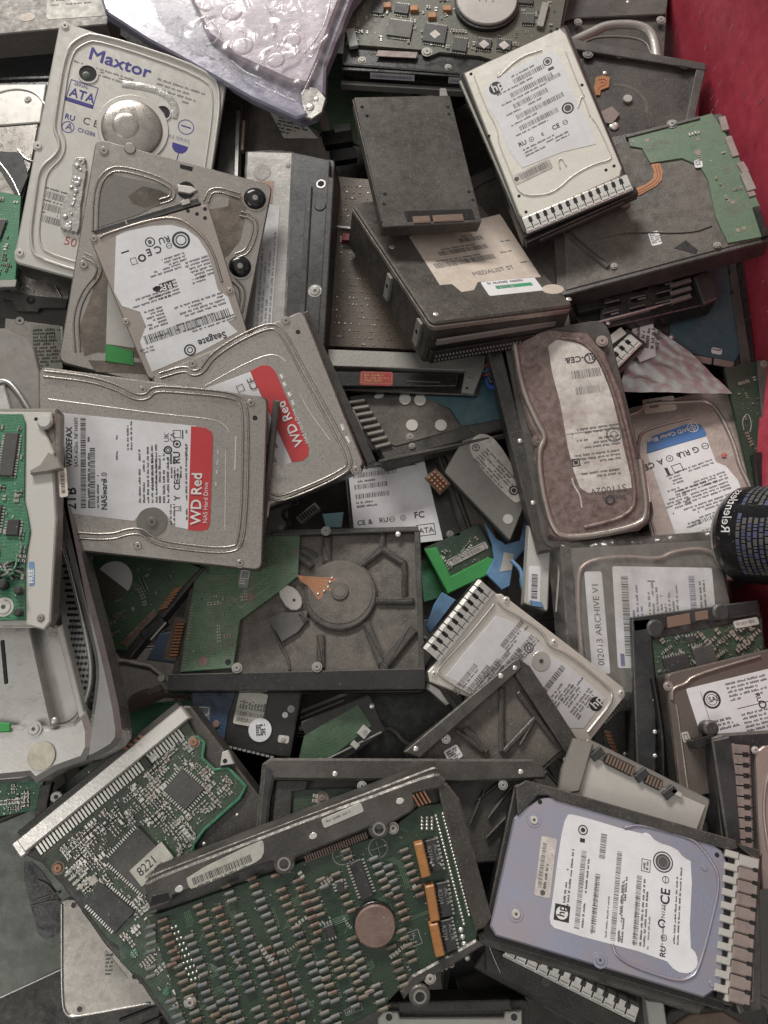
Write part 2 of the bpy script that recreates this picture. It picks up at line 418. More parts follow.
    def screw(s, px, py, r=4, z=0., m='steel_dull', name='screw', parent=None, boss=True):
        x, y = s.p(px, py, z); r *= s.k; b = MB()
        if boss: b.rimring(x, y, r*.98, r*1.35, z-.5, z+.35, m)
        b.cyl(x, y, r, z-.5, z+1.3, m, 16, .45)
        b.cyl(x, y, r*.36, z+1.2, z+1.36, 'chip_grey', 6)
        return s.fin(b, name, parent)
    def hole(s, px, py, r=2.5, z=0., rim=None, name='screw_hole', parent=None):
        x, y = s.p(px, py, z); r *= s.k; b = MB()
        b.cyl(x, y, r, z-.3, z+.12, 'black_gloss', 14)
        if rim: b.rimring(x, y, r, r*1.45, z-.2, z+.45, rim)
        return s.fin(b, name, parent)
    def stud(s, px, py, r=3, z=0., h=1.2, m='bright', name='rivet', parent=None):
        x, y = s.p(px, py, z); b = MB(); b.dome(x, y, r*s.k, z-.2, h, m, 14, 4); return s.fin(b, name, parent)
    def disc(s, name, px, py, r, h0, h1, m, bev=.5, n=32, parent=None, ry=None):
        x, y = s.p(px, py, h1); b = MB(); b.cyl(x, y, r*s.k, h0, h1, m, n, bev, ry*s.k if ry else None); return s.fin(b, name, parent)
    def bar(s, name, a, c, w, h0, h1, m, bev=.5, parent=None):
        p = s.p(*a, h1); q = s.p(*c, h1); b = MB()
        b.box((p[0]+q[0])/2, (p[1]+q[1])/2, math.dist(p, q), w*s.k, h0, h1, m, math.atan2(q[1]-p[1], q[0]-p[0]), bev, 1)
        return s.fin(b, name, parent)
    def chip(s, px, py, w, h, a=0, z=0., t=2.6, m='chip', pins='ud', name='chip', parent=None, n=None):
        x, y = s.p(px, py, z); w *= s.k; h *= s.k; b = MB(); b.box(x, y, w, h, z, z+t, m, a, .5)
        def row(L_, n_, f):
            for i in range(n_):
                u = (i+.5)/n_*L_-L_/2
                for sg in (-1, 1):
                    dx, dy = f(u, sg); dx, dy = rot2(dx, dy, a); yield x+dx, y+dy
        if 'u' in pins:
            nn = n or int(w/2.4)
            for X, Y in row(w*.94, nn, lambda u, sg: (u, sg*(h/2+1.1))): b.box(X, Y, .45*w/nn, 2.4, z, z+1, 'solder', a)
        if 'l' in pins:
            nn = n or int(h/2.4)
            for X, Y in row(h*.94, nn, lambda u, sg: (sg*(w/2+1.1), u)): b.box(X, Y, 2.4, .45*h/nn, z, z+1, 'solder', a)
        return s.fin(b, name, parent)
    def chipq(s, q, t=2.6, m='chip', z=0., name='chip', sides=(0, 1, 2, 3)):
        Q = [Vector(p) for p in s.ps(q, z)]; c = sum(Q, Vector((0, 0)))/4; b = MB(); b.prism([tuple(p) for p in Q], z, z+t, m, .5)
        for k in sides:
            p, r_ = Q[k], Q[(k+1) % 4]; d = (r_-p); n = int(d.length/2.3); dn = d.normalized(); o = Vector((dn.y, -dn.x)); o = o if (p+d/2-c).dot(o) > 0 else -o
            for i in range(n): u = p+d*(.04+.92*(i+.5)/n)+o*1.6; b.box(u.x, u.y, 1.0, 2.8, z, z+.9, 'solder', math.atan2(d.y, d.x))
        return s.fin(b, name)
    def smds(s, P, n, a=0., z=0., avoid=(), parent=None, seed=1, size=(1.5, 4), cols=('smd_tan', 'smd_grey', 'chip', 'smd_tan', 'solder', 'smd_red'), grid=5.0):
        """small parts soldered in little rows over a board"""
        r = random.Random(seed); Q = s.ps(P, z); b = MB(); xs = [q[0] for q in Q]; ys = [q[1] for q in Q]; cnt = 0; tries = 0
        av = [(*s.p(x, y, z), rr*s.k) for x, y, rr in avoid]
        while cnt < n and tries < n*6:
            tries += 1
            x = r.uniform(min(xs), max(xs)); y = r.uniform(min(ys), max(ys))
            aa = a+(math.pi/2 if r.random() < .5 else 0); w = r.uniform(*size); h = w*r.uniform(.45, .7); m = r.choice(cols)
            run = r.choice((1, 1, 2, 3, 4, 6)); dv = r.choice((0, math.pi/2))
            for i in range(run):
                dx, dy = rot2(i*(h+1.2) if dv else 0, 0 if dv else i*(h+1.2), aa if not dv else aa)
                X, Y = x+dx, y+dy
                if not inside(X, Y, Q) or any(math.hypot(X-u, Y-v) < rr for u, v, rr in av): continue
                if dv: ww, hh = h, w
                else: ww, hh = w, h
                t = r.uniform(.6, 1.6)
                b.box(X, Y, ww, hh, z, z+t, m, aa)
                if w > 1.9 and m != 'solder':
                    for sg in (-1, 1):
                        if dv: ex, ey = rot2(0, sg*hh*.42, aa); b.box(X+ex, Y+ey, ww*1.02, hh*.2, z, z+t+.1, 'solder', aa)
                        else: ex, ey = rot2(sg*ww*.42, 0, aa); b.box(X+ex, Y+ey, ww*.2, hh*1.02, z, z+t+.1, 'solder', aa)
                cnt += 1
        for i in range(int(n*1.2)):
            x = r.uniform(min(xs), max(xs)); y = r.uniform(min(ys), max(ys))
            if inside(x, y, Q): b.cyl(x, y, r.uniform(.3, .7), z, z+.12, r.choice(('solder', 'smd_tan', 'gold')), 6)
        return s.fin(b, 'small_components', parent, kind='stuff' if n > 100 else None)
    def traces(s, P, n, a=0., z=0., parent=None, seed=3, m='smd_grey', w=.35):
        r = random.Random(seed); Q = s.ps(P, z); b = MB(); xs = [q[0] for q in Q]; ys = [q[1] for q in Q]
        for i in range(n):
            x = r.uniform(min(xs), max(xs)); y = r.uniform(min(ys), max(ys)); d = a+r.choice((0, 1, 2, 3))*math.pi/2; L_ = r.uniform(5, 26)
            k = r.choice((1, 2, 4, 5)); x2, y2 = x+L_*math.cos(d), y+L_*math.sin(d); d2 = d+math.pi/4*r.choice((-1, 1)); L2 = r.uniform(3, 12)
            x3, y3 = x2+L2*math.cos(d2), y2+L2*math.sin(d2)
            for j in range(k):
                ox, oy = rot2(0, j*1.3, d)
                if all(inside(X+ox, Y+oy, Q) for X, Y in ((x, y), (x2, y2), (x3, y3))):
                    b.bead([(x+ox, y+oy), (x2+ox, y2+oy), (x3+ox, y3+oy)], w, .1, z+.02, m, it=0, prof=[(-.5, 0), (-.5, 1), (.5, 1), (.5, 0)])
        if b.v: return s.fin(b, 'copper_traces', parent)
    def fins(s, a, c, w, n, h0, h1, m='bright', duty=.62, base='black', name='vent_grille', parent=None, split=0.):
        p = Vector(s.p(*a, h1)); q = Vector(s.p(*c, h1)); d = (q-p); L_ = d.length; d.normalize(); nn = Vector((-d.y, d.x)); an = math.atan2(d.y, d.x)
        w *= s.k; duty = .86; b = MB(); mid = (p+q)/2; b.box(mid.x, mid.y, L_, w+2, h0-3, h0, base, an)
        for i in range(n):
            u = p+d*(L_*(i+.5)/n); ww = L_/n*duty
            prof = [(-w/2, h0-2), (-w/2, h1-1.5), (-w/2+1.5, h1), (w/2-2.5, h1), (w/2, h1-3), (w/2, h0-4)]
            vs = []
            for sg in (-1, 1):
                for o_, z in prof: v = u+d*(sg*ww/2)+nn*o_; vs.append((v.x, v.y, z))
            k = len(prof); fs = [[i_, i_+1, i_+1+k, i_+k] for i_ in range(k-1)]+[list(range(k))[::-1], list(range(k, 2*k))]
            b.add(vs, fs, m)
            v = u+d*(L_/n*.5)+nn*(w*.16)
            if i < n-1: b.box(v.x, v.y, L_/n*.46, w*.30, h1-.6, h1+.2, 'black_gloss', an)
            v = u-nn*(w*.24); b.box(v.x, v.y, ww*.8, w*.06, h1-.3, h1+.12, 'alu_dark', an)
        b.box(*(mid-nn*(w*.42)), L_, w*.14, h0-2, h1-.8, m, an)
        return s.fin(b, name, parent)
    def sticker(s, q, m='white_label', h=.35, name='label', outline=None, parent=None, rad=2, plate=True, label=None, base=0.):
        return Label(s, q, m, h, name, outline, parent, rad, plate, label, base)

class Label:
    """a printed area: q lists its corners in reading order (top left, top right, bottom right, bottom left)"""
    def __init__(s, T, q, m, h, name, outline, parent, rad, plate, label, base):
        s.T = T; A, B, C_, D = [Vector(T.p(x, y, base+h)) for x, y in q]
        s.ex = ((B-A)+(C_-D)).normalized(); s.ey = Vector((-s.ex.y, s.ex.x))
        s.w = ((B-A).length+(C_-D).length)/2; s.h = ((D-A).length+(C_-B).length)/2
        c = (A+B+C_+D)/4; s.o = c-s.ex*s.w/2+s.ey*s.h/2; s.k = T.k; s.z = base+h+.08
        s.W = s.w/s.k; s.H = s.h/s.k
        s.ob = parent or T.o
        if plate:
            b = MB()
            P = T.ps(outline, base+h) if outline else [tuple(s.at(x, y)) for x, y in rrect(0, 0, s.W, s.H, rad)]
            b.prism(P, base, base+h, m, .12); s.ob = T.fin(b, name, parent, label)
        s.b = MB()
    def at(s, x, y): return s.o+s.ex*(x*s.k)-s.ey*(y*s.k)
    def t(s, x, y, size, st, m='ink', rot=0, bold=False, wide=1.0):
        vs, fs, w = textmesh(st, bold); k = size*s.k*1.38; r = math.radians(rot); o = s.at(x, y)
        for n_, (sx, sy) in enumerate(((0, 0), (.035, 0), (.018, .025), (.018, -.02)) if bold else ((0, 0),)):
            out = []
            for vx, vy in vs:
                a, c = rot2((vx+sx)*k*wide, (vy+sy)*k, -r); p = o+s.ex*a+s.ey*c; out.append((p.x, p.y, s.z+.06+n_*.012))
            s.b.add(out, fs, m)
    def rect(s, x, y, w, h, m='ink', dz=0.):
        P = [tuple(s.at(*q)) for q in ((x, y), (x+w, y), (x+w, y+h), (x, y+h))]
        s.b.flat(P, s.z+dz, m)
    def frame(s, x, y, w, h, t=.5, m='ink'):
        s.rect(x, y, w, t, m); s.rect(x, y+h-t, w, t, m); s.rect(x, y, t, h, m); s.rect(x+w-t, y, t, h, m)
    def ring(s, x, y, r, t=.8, m='ink', a0=0, a1=360):
        p = s.at(x, y); s.b.ring(p.x, p.y, (r-t)*s.k, r*s.k, s.z, m, 20, a0, a1)
    def dot(s, x, y, r, m='ink', dz=0.):
        p = s.at(x, y); s.b.flat([(p.x+r*s.k*math.cos(i*.5236), p.y+r*s.k*math.sin(i*.5236)) for i in range(12)], s.z+dz, m)
    def code(s, x, y, w, h, m='ink_soft', seed=0, v=False):
        r = random.Random(seed+int(x*7+y*13)); u = 0
        L_ = h if v else w
        while u < L_:
            a = r.choice((.5, .5, .9, 1.3)); 
            if u+a > L_: break
            if v: s.rect(x, y+u, w, a, m)
            else: s.rect(x+u, y, a, h, m)
            u += a+r.choice((.5, .7, 1.0))
    def rows(s, x, y, w, n, lh=3, ch=1.5, m='ink_soft', seed=0, fill=.9, ragged=True):
        r = random.Random(seed+int(x*3+y*17)); 
        for i in range(n):
            u = x; end = x+w*(r.uniform(.55, 1) if ragged else 1); yy = y+i*lh
            while u < end:
                wl = r.randint(2, 8)
                for c in range(wl):
                    if u > end: break
                    hh = ch*r.choice((.7, 1, 1, 1.15)); s.rect(u, yy+ch-hh, .5*ch, hh, m)
                    if r.random() < .5: s.rect(u+.42*ch, yy+ch*r.choice((0, .4, .8)), .2*ch, ch*.25, m)
                    u += .68*ch
                u += .75*ch
                if r.random() > fill: u += r.uniform(2, 8)*ch
    def done(s, name='printing'):
        if s.b.v: return s.T.fin(s.b, name, s.ob if s.ob is not s.T.o else None)
# ================================================================== the heap, upper left
def hp_logo(L, x, y, r, box=None, rot=0):
    if box: L.rect(x-r*1.25, y-r*1.25, r*2.5, r*2.5, 'ink'); L.dot(x, y, r, 'ink_white', .02); a, c = rot2(-r*.62, r*.42, math.radians(rot)); L.t(x+a, y+c, r*1.25, 'hp', 'ink', rot, True)
    else:
        L.dot(x, y, r, 'ink'); a, c = rot2(-r*.62, r*.42, math.radians(rot)); L.t(x+a, y+c, r*1.25, 'hp', 'ink_white', rot, True)
def marks(L, x, y, s, items, rot=0, m='ink', gap=None):
    s *= .78
    for i, it in enumerate(items):
        g = (gap or s*1.9)*i; dx, dy = rot2(g, 0, math.radians(rot)); X, Y = x+dx, y+dy
        if it == 'o': L.ring(X+s*.4, Y-s*.4, s*.55, s*.12, m); L.t(X+s*.15, Y-s*.15, s*.5, 'A', m, rot)
        elif it == '-': L.ring(X+s*.4, Y-s*.4, s*.55, s*.12, m); L.rect(X-s*.1, Y-s*.45, s, s*.1, m)
        elif it == 'bin': L.frame(X, Y-s, s*.8, s*.9, s*.1, m); L.rect(X-s*.1, Y+s*.05, s, s*.14, m)
        else: L.t(X, Y, s, it, m, rot, True)

# --- grey case and black tray under the first drive
T = Thing('drive_casing', 'large grey metal casing with a white sticker along the top left edge', 'casing', [(-90, -80), (112, -98), (108, 24), (-86, 42)], -20, 46, tilt=(0, 0))
T.body('casing', 'case_matte', rad=3)
L = T.sticker([(47, -40), (112, -44), (108, 15), (47, 20)], 'yellow_label', rad=4)
L.rows(4, 30, 50, 5, 5, 2.4); L.t(52, 44, 7, 'S', 'ink'); L.rows(4, 56, 44, 1, 5, 2); L.rect(52, 50, 8, 2); L.done()
T.disc('sticker', 27, 17, 8, 0, .4, 'old_label', .1, ry=5)
T = Thing('drive_tray', 'glossy black plastic drive tray under the grey casing at top left', 'tray', [(-80, 36), (90, 28), (95, 96), (-80, 104)], -55, 30, tilt=(0, 0))
T.body('tray', 'black_gloss', rad=3); T.bar('rim', (-70, 80), (80, 76), 3, 0, 3, 'black'); T.bar('slide_rail', (-70, 50), (70, 45), 5, 0, 1.5, 'black')

# --- silver drive at left edge
T = Thing('hard_drive', 'silver drive with a round embossed lid at the left edge under the blue-lettered drive', 'hard drive', [(-90, 88), (54, 84), (20, 205), (-110, 215)], -30, 40)
T.body('casing', 'cast'); T.poly('lid', [(-80, 84), (46, 84), (40, 122), (0, 125), (-80, 127)], 0, 3, 'lid_white', 1)
T.poly('lower_lid', [(-80, 127), (0, 127), (38, 124), (30, 168), (14, 196), (-80, 205)], 0, 1.2, 'lid', .6)
T.beads('lid_ridge', [[(-30, 110), (-8, 95), (14, 88), (36, 92), (46, 106)]], 'lid_white', 3, 1.6, 3)
T.beads('clip', [[(-4, 158), (12, 178), (20, 196)], [(18, 150), (26, 160), (34, 162)]], 'steel', 3, 2, 1.2)
T.poly('cover_plate', [(-20, 150), (22, 152), (28, 176), (18, 200), (0, 170), (-20, 168)], 1.2, 2.4, 'slate', .5)
T.screw(28, 100, 3, 3)

# --- PCB strip on left edge
T = Thing('circuit_board', 'narrow green circuit board standing at the left edge below the silver lid', 'circuit board', [(-50, 180), (21, 196), (15, 282), (-50, 282)], -8, 4, tilt=(.1, 0))
T.body('board', 'pcb_bright', rad=1, bev=.3)
T.smds([(-10, 192), (20, 200), (14, 276), (-10, 276)], 60, 0, seed=4)
T.chip(-2, 230, 14, 22, 0); T.bar('edge_connector', (-10, 284), (16, 283), 8, -2, 4, 'steel_dull')

# --- two drives seen in the gap below Maxtor
T = Thing('hard_drive', 'dull silver drive showing a narrow strip under the printed white drive at left', 'hard drive', [(8, 250), (90, 268), (84, 330), (0, 318)], -40, 40)
T.body('casing', 'cast'); T.poly('lid', [(14, 262), (72, 276), (68, 302), (10, 296)], 0, 2, 'lid', .6)
T.beads('lid_ridge', [[(18, 292), (24, 284), (34, 292)], [(50, 276), (62, 298)]], 'lid', 3, 1.6, 2)
T.poly('mounting_bracket', [(-4, 290), (68, 299), (66, 308), (40, 308), (38, 312), (18, 311), (12, 300), (-4, 297)], 2, 6, 'cast_mid', .8)
T.screw(31, 300, 3.2, 6, 'black')
T = Thing('hard_drive', 'silver drive with a speckled white label behind the brown plastic flap', 'hard drive', [(-30, 296), (66, 312), (60, 400), (-36, 392)], -50, 40)
T.body('casing', 'cast'); T.poly('lid', [(6, 305), (64, 316), (60, 396), (0, 390)], 0, 2, 'lid', .6); T.screw(20, 321, 4.5, 2, 'lid')
L = T.sticker([(30, 328), (62, 322), (60, 372), (34, 368)], 'yellow_label', base=2)
L.rows(2, 4, 28, 12, 3.6, 2.4, 'ink_soft'); L.frame(14, 8, 9, 9, .8); L.done()

# --- big white printed drive
T = Thing('hard_drive', 'battered silver drive with blue lettering, two punched holes and a smear of glue', 'hard drive', [(60, 20), (228, 77), (189, 310), (13, 262)], 28, 44)
T.body('casing', 'cast', h1=-4, side='cast'); T.body('lid', 'lid_white', h0=-4, rad=7, bev=1.4)
P = [(80, 38), (96, 33), (212, 71), (221, 96), (214, 150), (198, 250), (180, 296), (40, 262), (29, 244), (36, 190), (40, 168), (58, 154), (60, 142), (54, 130), (56, 112), (66, 50)]
T.beads('lid_ridge', [P], 'lid_white', 4.2, 2.4, 0, True)
T.beads('inner_lid_ridge', [[(84, 44), (98, 40), (206, 77), (214, 97), (208, 148), (192, 244), (174, 286), (48, 256), (37, 240), (44, 192), (47, 172), (63, 158), (66, 142), (60, 129), (62, 113), (71, 54)]], 'lid_white', 2.5, 1.4, 0, True)
for x, y in ((65, 26), (219, 79), (38, 146), (20, 253)): T.screw(x, y, 3.6, 0, 'lid_white')
T.disc('spindle_bulge', 133, 128, 35, 0, 1.2, 'lid_white', .9, 40)
b = MB(); x, y = T.p(132, 129, 1); b.dome(x, y, 30*T.k, 1, 6, 'lid', 40, 8, .15); b.dome(x-5, y-1, 14*T.k, 5.6, 2.2, 'lid', 28, 5, .4); b.dome(x+9, y-7, 7, 4.4, 1.8, 'lid', 16, 4); T.fin(b, 'spindle_cap')
for x, y, r in ((88, 74, 8.5), (163, 113, 7)):
    X, Y = T.p(x, y, 0); b = MB(); b.cyl(X, Y, r*T.k, -.2, .2, 'black', 22); b.dome(X-1, Y-2.5, r*.55*T.k, .0, .7, 'pcb' if r > 8 else 'ink_navy', 12, 3)
    b.rimring(X, Y, r*T.k, r*1.2*T.k, -.2, 1.0, 'lid_white', 18); T.fin(b, 'punched_hole')
L = T.sticker([(60, 40), (210, 90), (176, 290), (30, 250)], plate=False, h=.05)
def at_px(L, px, py):
    q = Vector(L.T.p(px, py, L.z))-L.o; return q.dot(L.ex)/L.k, -q.dot(L.ey)/L.k
x, y = at_px(L, 87, 58); L.t(x, y, 13, 'Maxtor', 'ink_blue', 0, True, 1.15)
x, y = at_px(L, 71, 79); L.frame(x, y, 27, 23, .8, 'ink_blue'); L.t(x+2, y+17, 9.4, 'ATA', 'ink_blue', 0, True, .95); L.t(x+4, y+4.8, 3.4, 'SERIAL', 'ink_blue'); L.rect(x, y+19, 27, 4, 'ink_blue')
x, y = at_px(L, 64, 118); marks(L, x, y, 7, ['RU'], 0, 'ink_blue'); x, y = at_px(L, 82, 123); L.t(x, y, 7.5, 'C E', 'ink')
x, y = at_px(L, 68, 127); L.ring(x, y, 6, .8, 'ink_blue'); L.t(x-2.2, y+2.6, 7, 'A', 'ink_blue'); x, y = at_px(L, 77, 131); L.t(x, y, 4.2, 'CN286', 'ink_navy', 0, True)
x, y = at_px(L, 74, 60); L.rows(x, y, 62, 1, 3.4, 1.7, 'ink_mid'); x, y = at_px(L, 100, 71); L.rows(x, y, 88, 2, 3.4, 1.7, 'ink_mid')
x, y = at_px(L, 158, 78); L.rows(x, y, 50, 4, 5, 2, 'ink_mid')
x, y = at_px(L, 186, 127); L.ring(x, y, 8, .8, 'ink_blue'); L.rect(x-5, y-1, 10, 1.4, 'ink_blue'); x, y = at_px(L, 168, 137); L.t(x, y, 3.6, '3.5 SERIES', 'ink_navy')
x, y = at_px(L, 180, 146); L.dot(x, y, 8, 'ink_blue'); L.rect(x-8, y-8, 16, 6.4, K['lid_white'], .03); L.rect(x, y+8, .9, 12, 'ink_blue')
for i, yy in enumerate((190, 202, 214)):
    x, y = at_px(L, 45-i*2, yy); L.rows(x, y-3.5, 26, 1, 3, 1.6); L.code(x, y, 24, 7, 'ink_mid', i)
x, y = at_px(L, 64, 240); L.t(x, y+4, 9, '50', 'ink_red')
L.done()
b = MB(); r = random.Random(5)
P = T.ps([(77, 157), (88, 159), (84, 190), (80, 234), (72, 233), (58, 230), (62, 205), (70, 190), (72, 165)], 2)
P = [(x+r.uniform(-1, 1), y+r.uniform(-1, 1)) for x, y in smooth(P, 2, True)]
b.prism(P, 0, 3.4, 'glue', 1.4)
for i in range(26): 
    t = r.random(); x, y = T.p(80-t*14+r.uniform(-4, 4), 160+t*68, 3); b.dome(x, y, r.uniform(1.5, 4), 2.8, r.uniform(.8, 2), 'glue', 10, 3)
T.fin(b, 'dried_glue')
T.beads('scratch_glue', [[(122, 84), (150, 88), (168, 96), (176, 108), (174, 118)]], 'glue', 9, .9)

# --- stamped silver lid (with big dark screws)
T = Thing('metal_plate', 'stamped silver drive plate with two big dark screws, tape residue and a green sticker', 'drive plate', [(96, 138), (273, 185), (229, 405), (58, 362)], 42, 8)
T.body('plate', 'lid', rad=9, bev=1.2)
T.beads('pressed_ridge', [[(95, 232), (96, 192), (104, 174), (120, 167), (172, 183), (174, 198), (160, 202)], [(84, 255), (98, 262), (100, 274), (84, 292), (75, 318), (78, 352)],
    [(206, 202), (212, 188), (240, 196)], [(240, 214), (254, 217), (256, 230), (248, 252), (236, 256)], [(234, 280), (244, 290), (240, 312)]], 'lid', 2.2, 1.6, 0, dbl=2.4)
T.poly('pressed_panel', [(98, 228), (100, 190), (112, 174), (168, 186), (170, 198), (140, 214)], 0, .5, 'lid_dim', .2)
for x, y in ((104, 151), (84, 265)): T.screw(x, y, 4.2, 0, 'lid')
T.disc('emboss', 130, 148, 6, 0, 1.4, 'lid', 1, 24)
for x, y, r in ((254, 199), (240, 267),) and ((255, 199, 11.5), (240, 267, 11.5)):
    X, Y = T.p(x, y, 0); b = MB(); b.rimring(X, Y, r*T.k, r*1.12*T.k, 0, .8, 'lid', 26); b.cyl(X, Y, r*T.k, 0, .5, 'black_gloss', 28); b.dome(X, Y, r*.9*T.k, .4, 3, 'black_gloss', 24, 6, .25); b.cyl(X, Y, 3.4, 2.6, 3.6, 'steel_dull', 14, .6); b.rimring(X, Y, 5.6, 6.6, 2.2, 3.0, 'alu_dark', 18); T.fin(b, 'large_screw')
T.disc('slot', 186, 190, 9, 0, .5, 'black_gloss', .1); T.poly('bent_tab', [(177, 184), (192, 186), (198, 190), (190, 194), (178, 192)], .5, 3, 'bright', 1)
T.poly('tape_residue', [(230, 193), (248, 198), (246, 214), (240, 240), (228, 256), (216, 258), (218, 232), (206, 228), (204, 210), (228, 206)], 0, .5, 'residue', .15)
T.poly('tape_residue', [(128, 196), (142, 186), (160, 190), (172, 196), (160, 206), (144, 208), (132, 204)], 0, .5, 'residue', .15)
T.poly('tape_residue', [(96, 268), (128, 262), (150, 352), (140, 358), (98, 352), (84, 356), (78, 330), (92, 292)], 0, .45, 'residue', .15)
T.poly('foil_patch', [(108, 278), (124, 270), (146, 330), (134, 348), (106, 344)], .45, .8, 'tin', .15)
T.poly('tape_residue', [(88, 360), (140, 362), (150, 374), (96, 372)], 0, .7, 'residue', .15)
T.poly('green_sticker', [(106, 344), (133, 351), (134, 365), (105, 361)], .8, 1.2, 'green_tape', .1)
T.poly('notch', [(180, 164), (193, 167), (192, 171), (180, 168)], -.5, .4, 'black_gloss', .1)

# --- 2.5 inch drive with white upside-down label
T = Thing('hard_drive', 'small tan-framed drive with an upside-down white label lying on the silver plate', 'hard drive', [(89, 237), (208, 203), (251, 343), (149, 381)], 66, 17)
T.body('casing', 'lid_tan', h1=-3, side='cast'); T.body('lid', 'lid_tan', h0=-3, rad=7, bev=1)
b = MB(); b.box(T.w/2, T.l+4, T.w-6, 8, -14, -3, 'slate', 0, .6); b.box(T.w/2, T.l+2, T.w-4, 2, -6, -1, 'cast_mid'); b.box(T.w-16, T.l+6, 9, 5, -4, 0, 'steel', 0, .5); b.box(36, T.l+4, 2, 9, -4, -2, 'steel_dull'); T.fin(b, 'connector_strip')
out = [(116, 236), (126, 231), (152, 226), (172, 225), (186, 229), (198, 238), (207, 252), (213, 270), (218, 290), (228, 297), (232, 308), (236, 318), (228, 322), (238, 332), (200, 352), (152, 372), (140, 342), (146, 326), (140, 312), (122, 306), (114, 292)]
T.beads('lid_ridge', [[(100, 238), (106, 234), (150, 220), (176, 217), (196, 228), (212, 248), (222, 282)]], 'lid_tan', 3, 1.8)
for x, y in ((94, 239), (126, 322), (230, 291)): T.screw(x, y, 3.4, 0, 'lid_tan')
for x, y in ((188, 211), (205, 209), (205, 218), (197, 214)): T.hole(x, y, 2)
L = T.sticker([(236, 336), (152, 372), (110, 246), (196, 226)], 'white_label', outline=out)
def L_at(L, px, py): return at_px(L, px, py)
x, y = L_at(L, 226, 333); L.t(x, y+2, 7, 'Seagate', 'ink', 0, True); x, y = L_at(L, 190, 350); L.ring(x, y, 6, 1.6); L.ring(x, y, 3, 1)
x, y = L_at(L, 236, 318); L.rows(x, y, 70, 2, 3, 1.8, 'ink_soft'); x, y = L_at(L, 228, 309); L.code(x, y-8, 88, 9, 'ink_soft', 3)
x, y = L_at(L, 224, 298); L.rows(x, y-6, 50, 4, 3.6, 2, 'ink_soft'); x, y = L_at(L, 166, 318); L.rows(x, y-6, 22, 6, 3.4, 1.9)
x, y = L_at(L, 212, 268); L.rows(x, y-6, 28, 6, 3.6, 2, 'ink_soft'); x, y = L_at(L, 170, 288); L.rows(x-8, y-8, 30, 5, 3.4, 1.8)
x, y = L_at(L, 172, 282); L.rect(x, y-6, 10, 8, 'ink'); L.t(x+1, y+.5, 6.5, 'RF', 'ink_white', 0, True); x, y = L_at(L, 157, 289); L.dot(x, y, 3.2); L.rect(x-4, y-1, 8, 3.5)
x, y = L_at(L, 181, 240); L.ring(x, y, 9, 2.2); L.ring(x, y, 5.5, 1.2)
x, y = L_at(L, 170, 238); L.t(x, y+3, 6.5, 'RU', 'ink', 0, True); x, y = L_at(L, 150, 242); L.ring(x, y, 5, 1.2); L.t(x-2, y+2, 6, 'e', 'ink', 0, True)
x, y = L_at(L, 158, 250); L.t(x-4, y+4, 7.5, 'C E', 'ink', 0, True); marks(L, x-14, y+3, 7, ['-']); x, y = L_at(L, 142, 258); L.ring(x, y, 4, 1.8)
x, y = L_at(L, 133, 262); L.frame(x-4, y-3, 6, 7, .6); x, y = L_at(L, 124, 252); L.rect(x-5, y-1, 8, 1.5)
for px, py, w, n in ((160, 300, 40, 3), (196, 320, 60, 1), (168, 334, 40, 1), (150, 352, 16, 2), (180, 262, 24, 3), (200, 282, 20, 2)): x, y = L_at(L, px, py); L.rows(x-w*.3, y, w, n, 3.3, 1.8)
x, y = L_at(L, 156, 274); L.rows(x-26, y-2, 40, 2, 3.2, 1.8, 'ink_soft')
L.done()

# --- pink bag top
T = Thing('plastic_clamshell', 'clear plastic clamshell with pink bubble lining, lilac edge and glossy highlights at the top', 'plastic case', [(150, -130), (420, -140), (307, 112), (118, 0)], 45, 26, tilt=(0.05, .02))
T.poly('tray', [(104, 10), (84, -60), (200, -200), (420, -200), (385, -40), (352, 0), (326, 66), (325, 92), (316, 112), (300, 118), (286, 110), (250, 94), (190, 58), (146, 36)], -24, -8, 'lilac_tray', 3)
T.poly('rolled_edge', [(106, 12), (112, 4), (196, 46), (258, 80), (300, 100), (308, 114), (296, 118), (250, 97), (190, 62), (146, 38)], -8, -2, 'lilac_tray', 2)
T.poly('pink_lining', [(190, -4), (160, -80), (240, -150), (380, -150), (348, -20), (335, 12), (318, 60), (308, 84), (288, 80), (240, 58), (208, 34)], -8, 1, 'pink_foam', 3)
r = random.Random(11); b = MB()
for x, y, q in ((243, 46, 14), (276, 60, 12), (232, 12, 14), (292, 40, 12)):
    X, Y = T.p(x, y, 1); b.dome(X, Y, q*.95, .2, 1.3, 'pink_foam', 26, 6, .6)
T.fin(b, 'bubble_padding')
b = MB(); g = []
N_, M_ = 110, 80
p0, p1, p2, p3 = [Vector(T.p(*q, 4)) for q in ((120, -60), (372, -60), (310, 104), (172, 40))]
import mathutils
for j in range(M_+1):
    for i in range(N_+1):
        u, v = i/N_, j/M_; q = (p0*(1-u)+p1*u)*(1-v)+(p3*(1-u)+p2*u)*v
        nn = mathutils.noise.noise(Vector((q.x*.03, q.y*.04, 3)))*5+9*(1-abs(mathutils.noise.noise(Vector((q.x*.045, q.y*.03, 9))))*3.2)**3*.35
        g.append((q.x, q.y, 6+nn-10*(max(abs(u-.5), abs(v-.5))*2)**8))
b.add(g, [[j*(N_+1)+i, j*(N_+1)+i+1, (j+1)*(N_+1)+i+1, (j+1)*(N_+1)+i] for j in range(M_) for i in range(N_)], 'film', True); T.fin(b, 'clear_film')
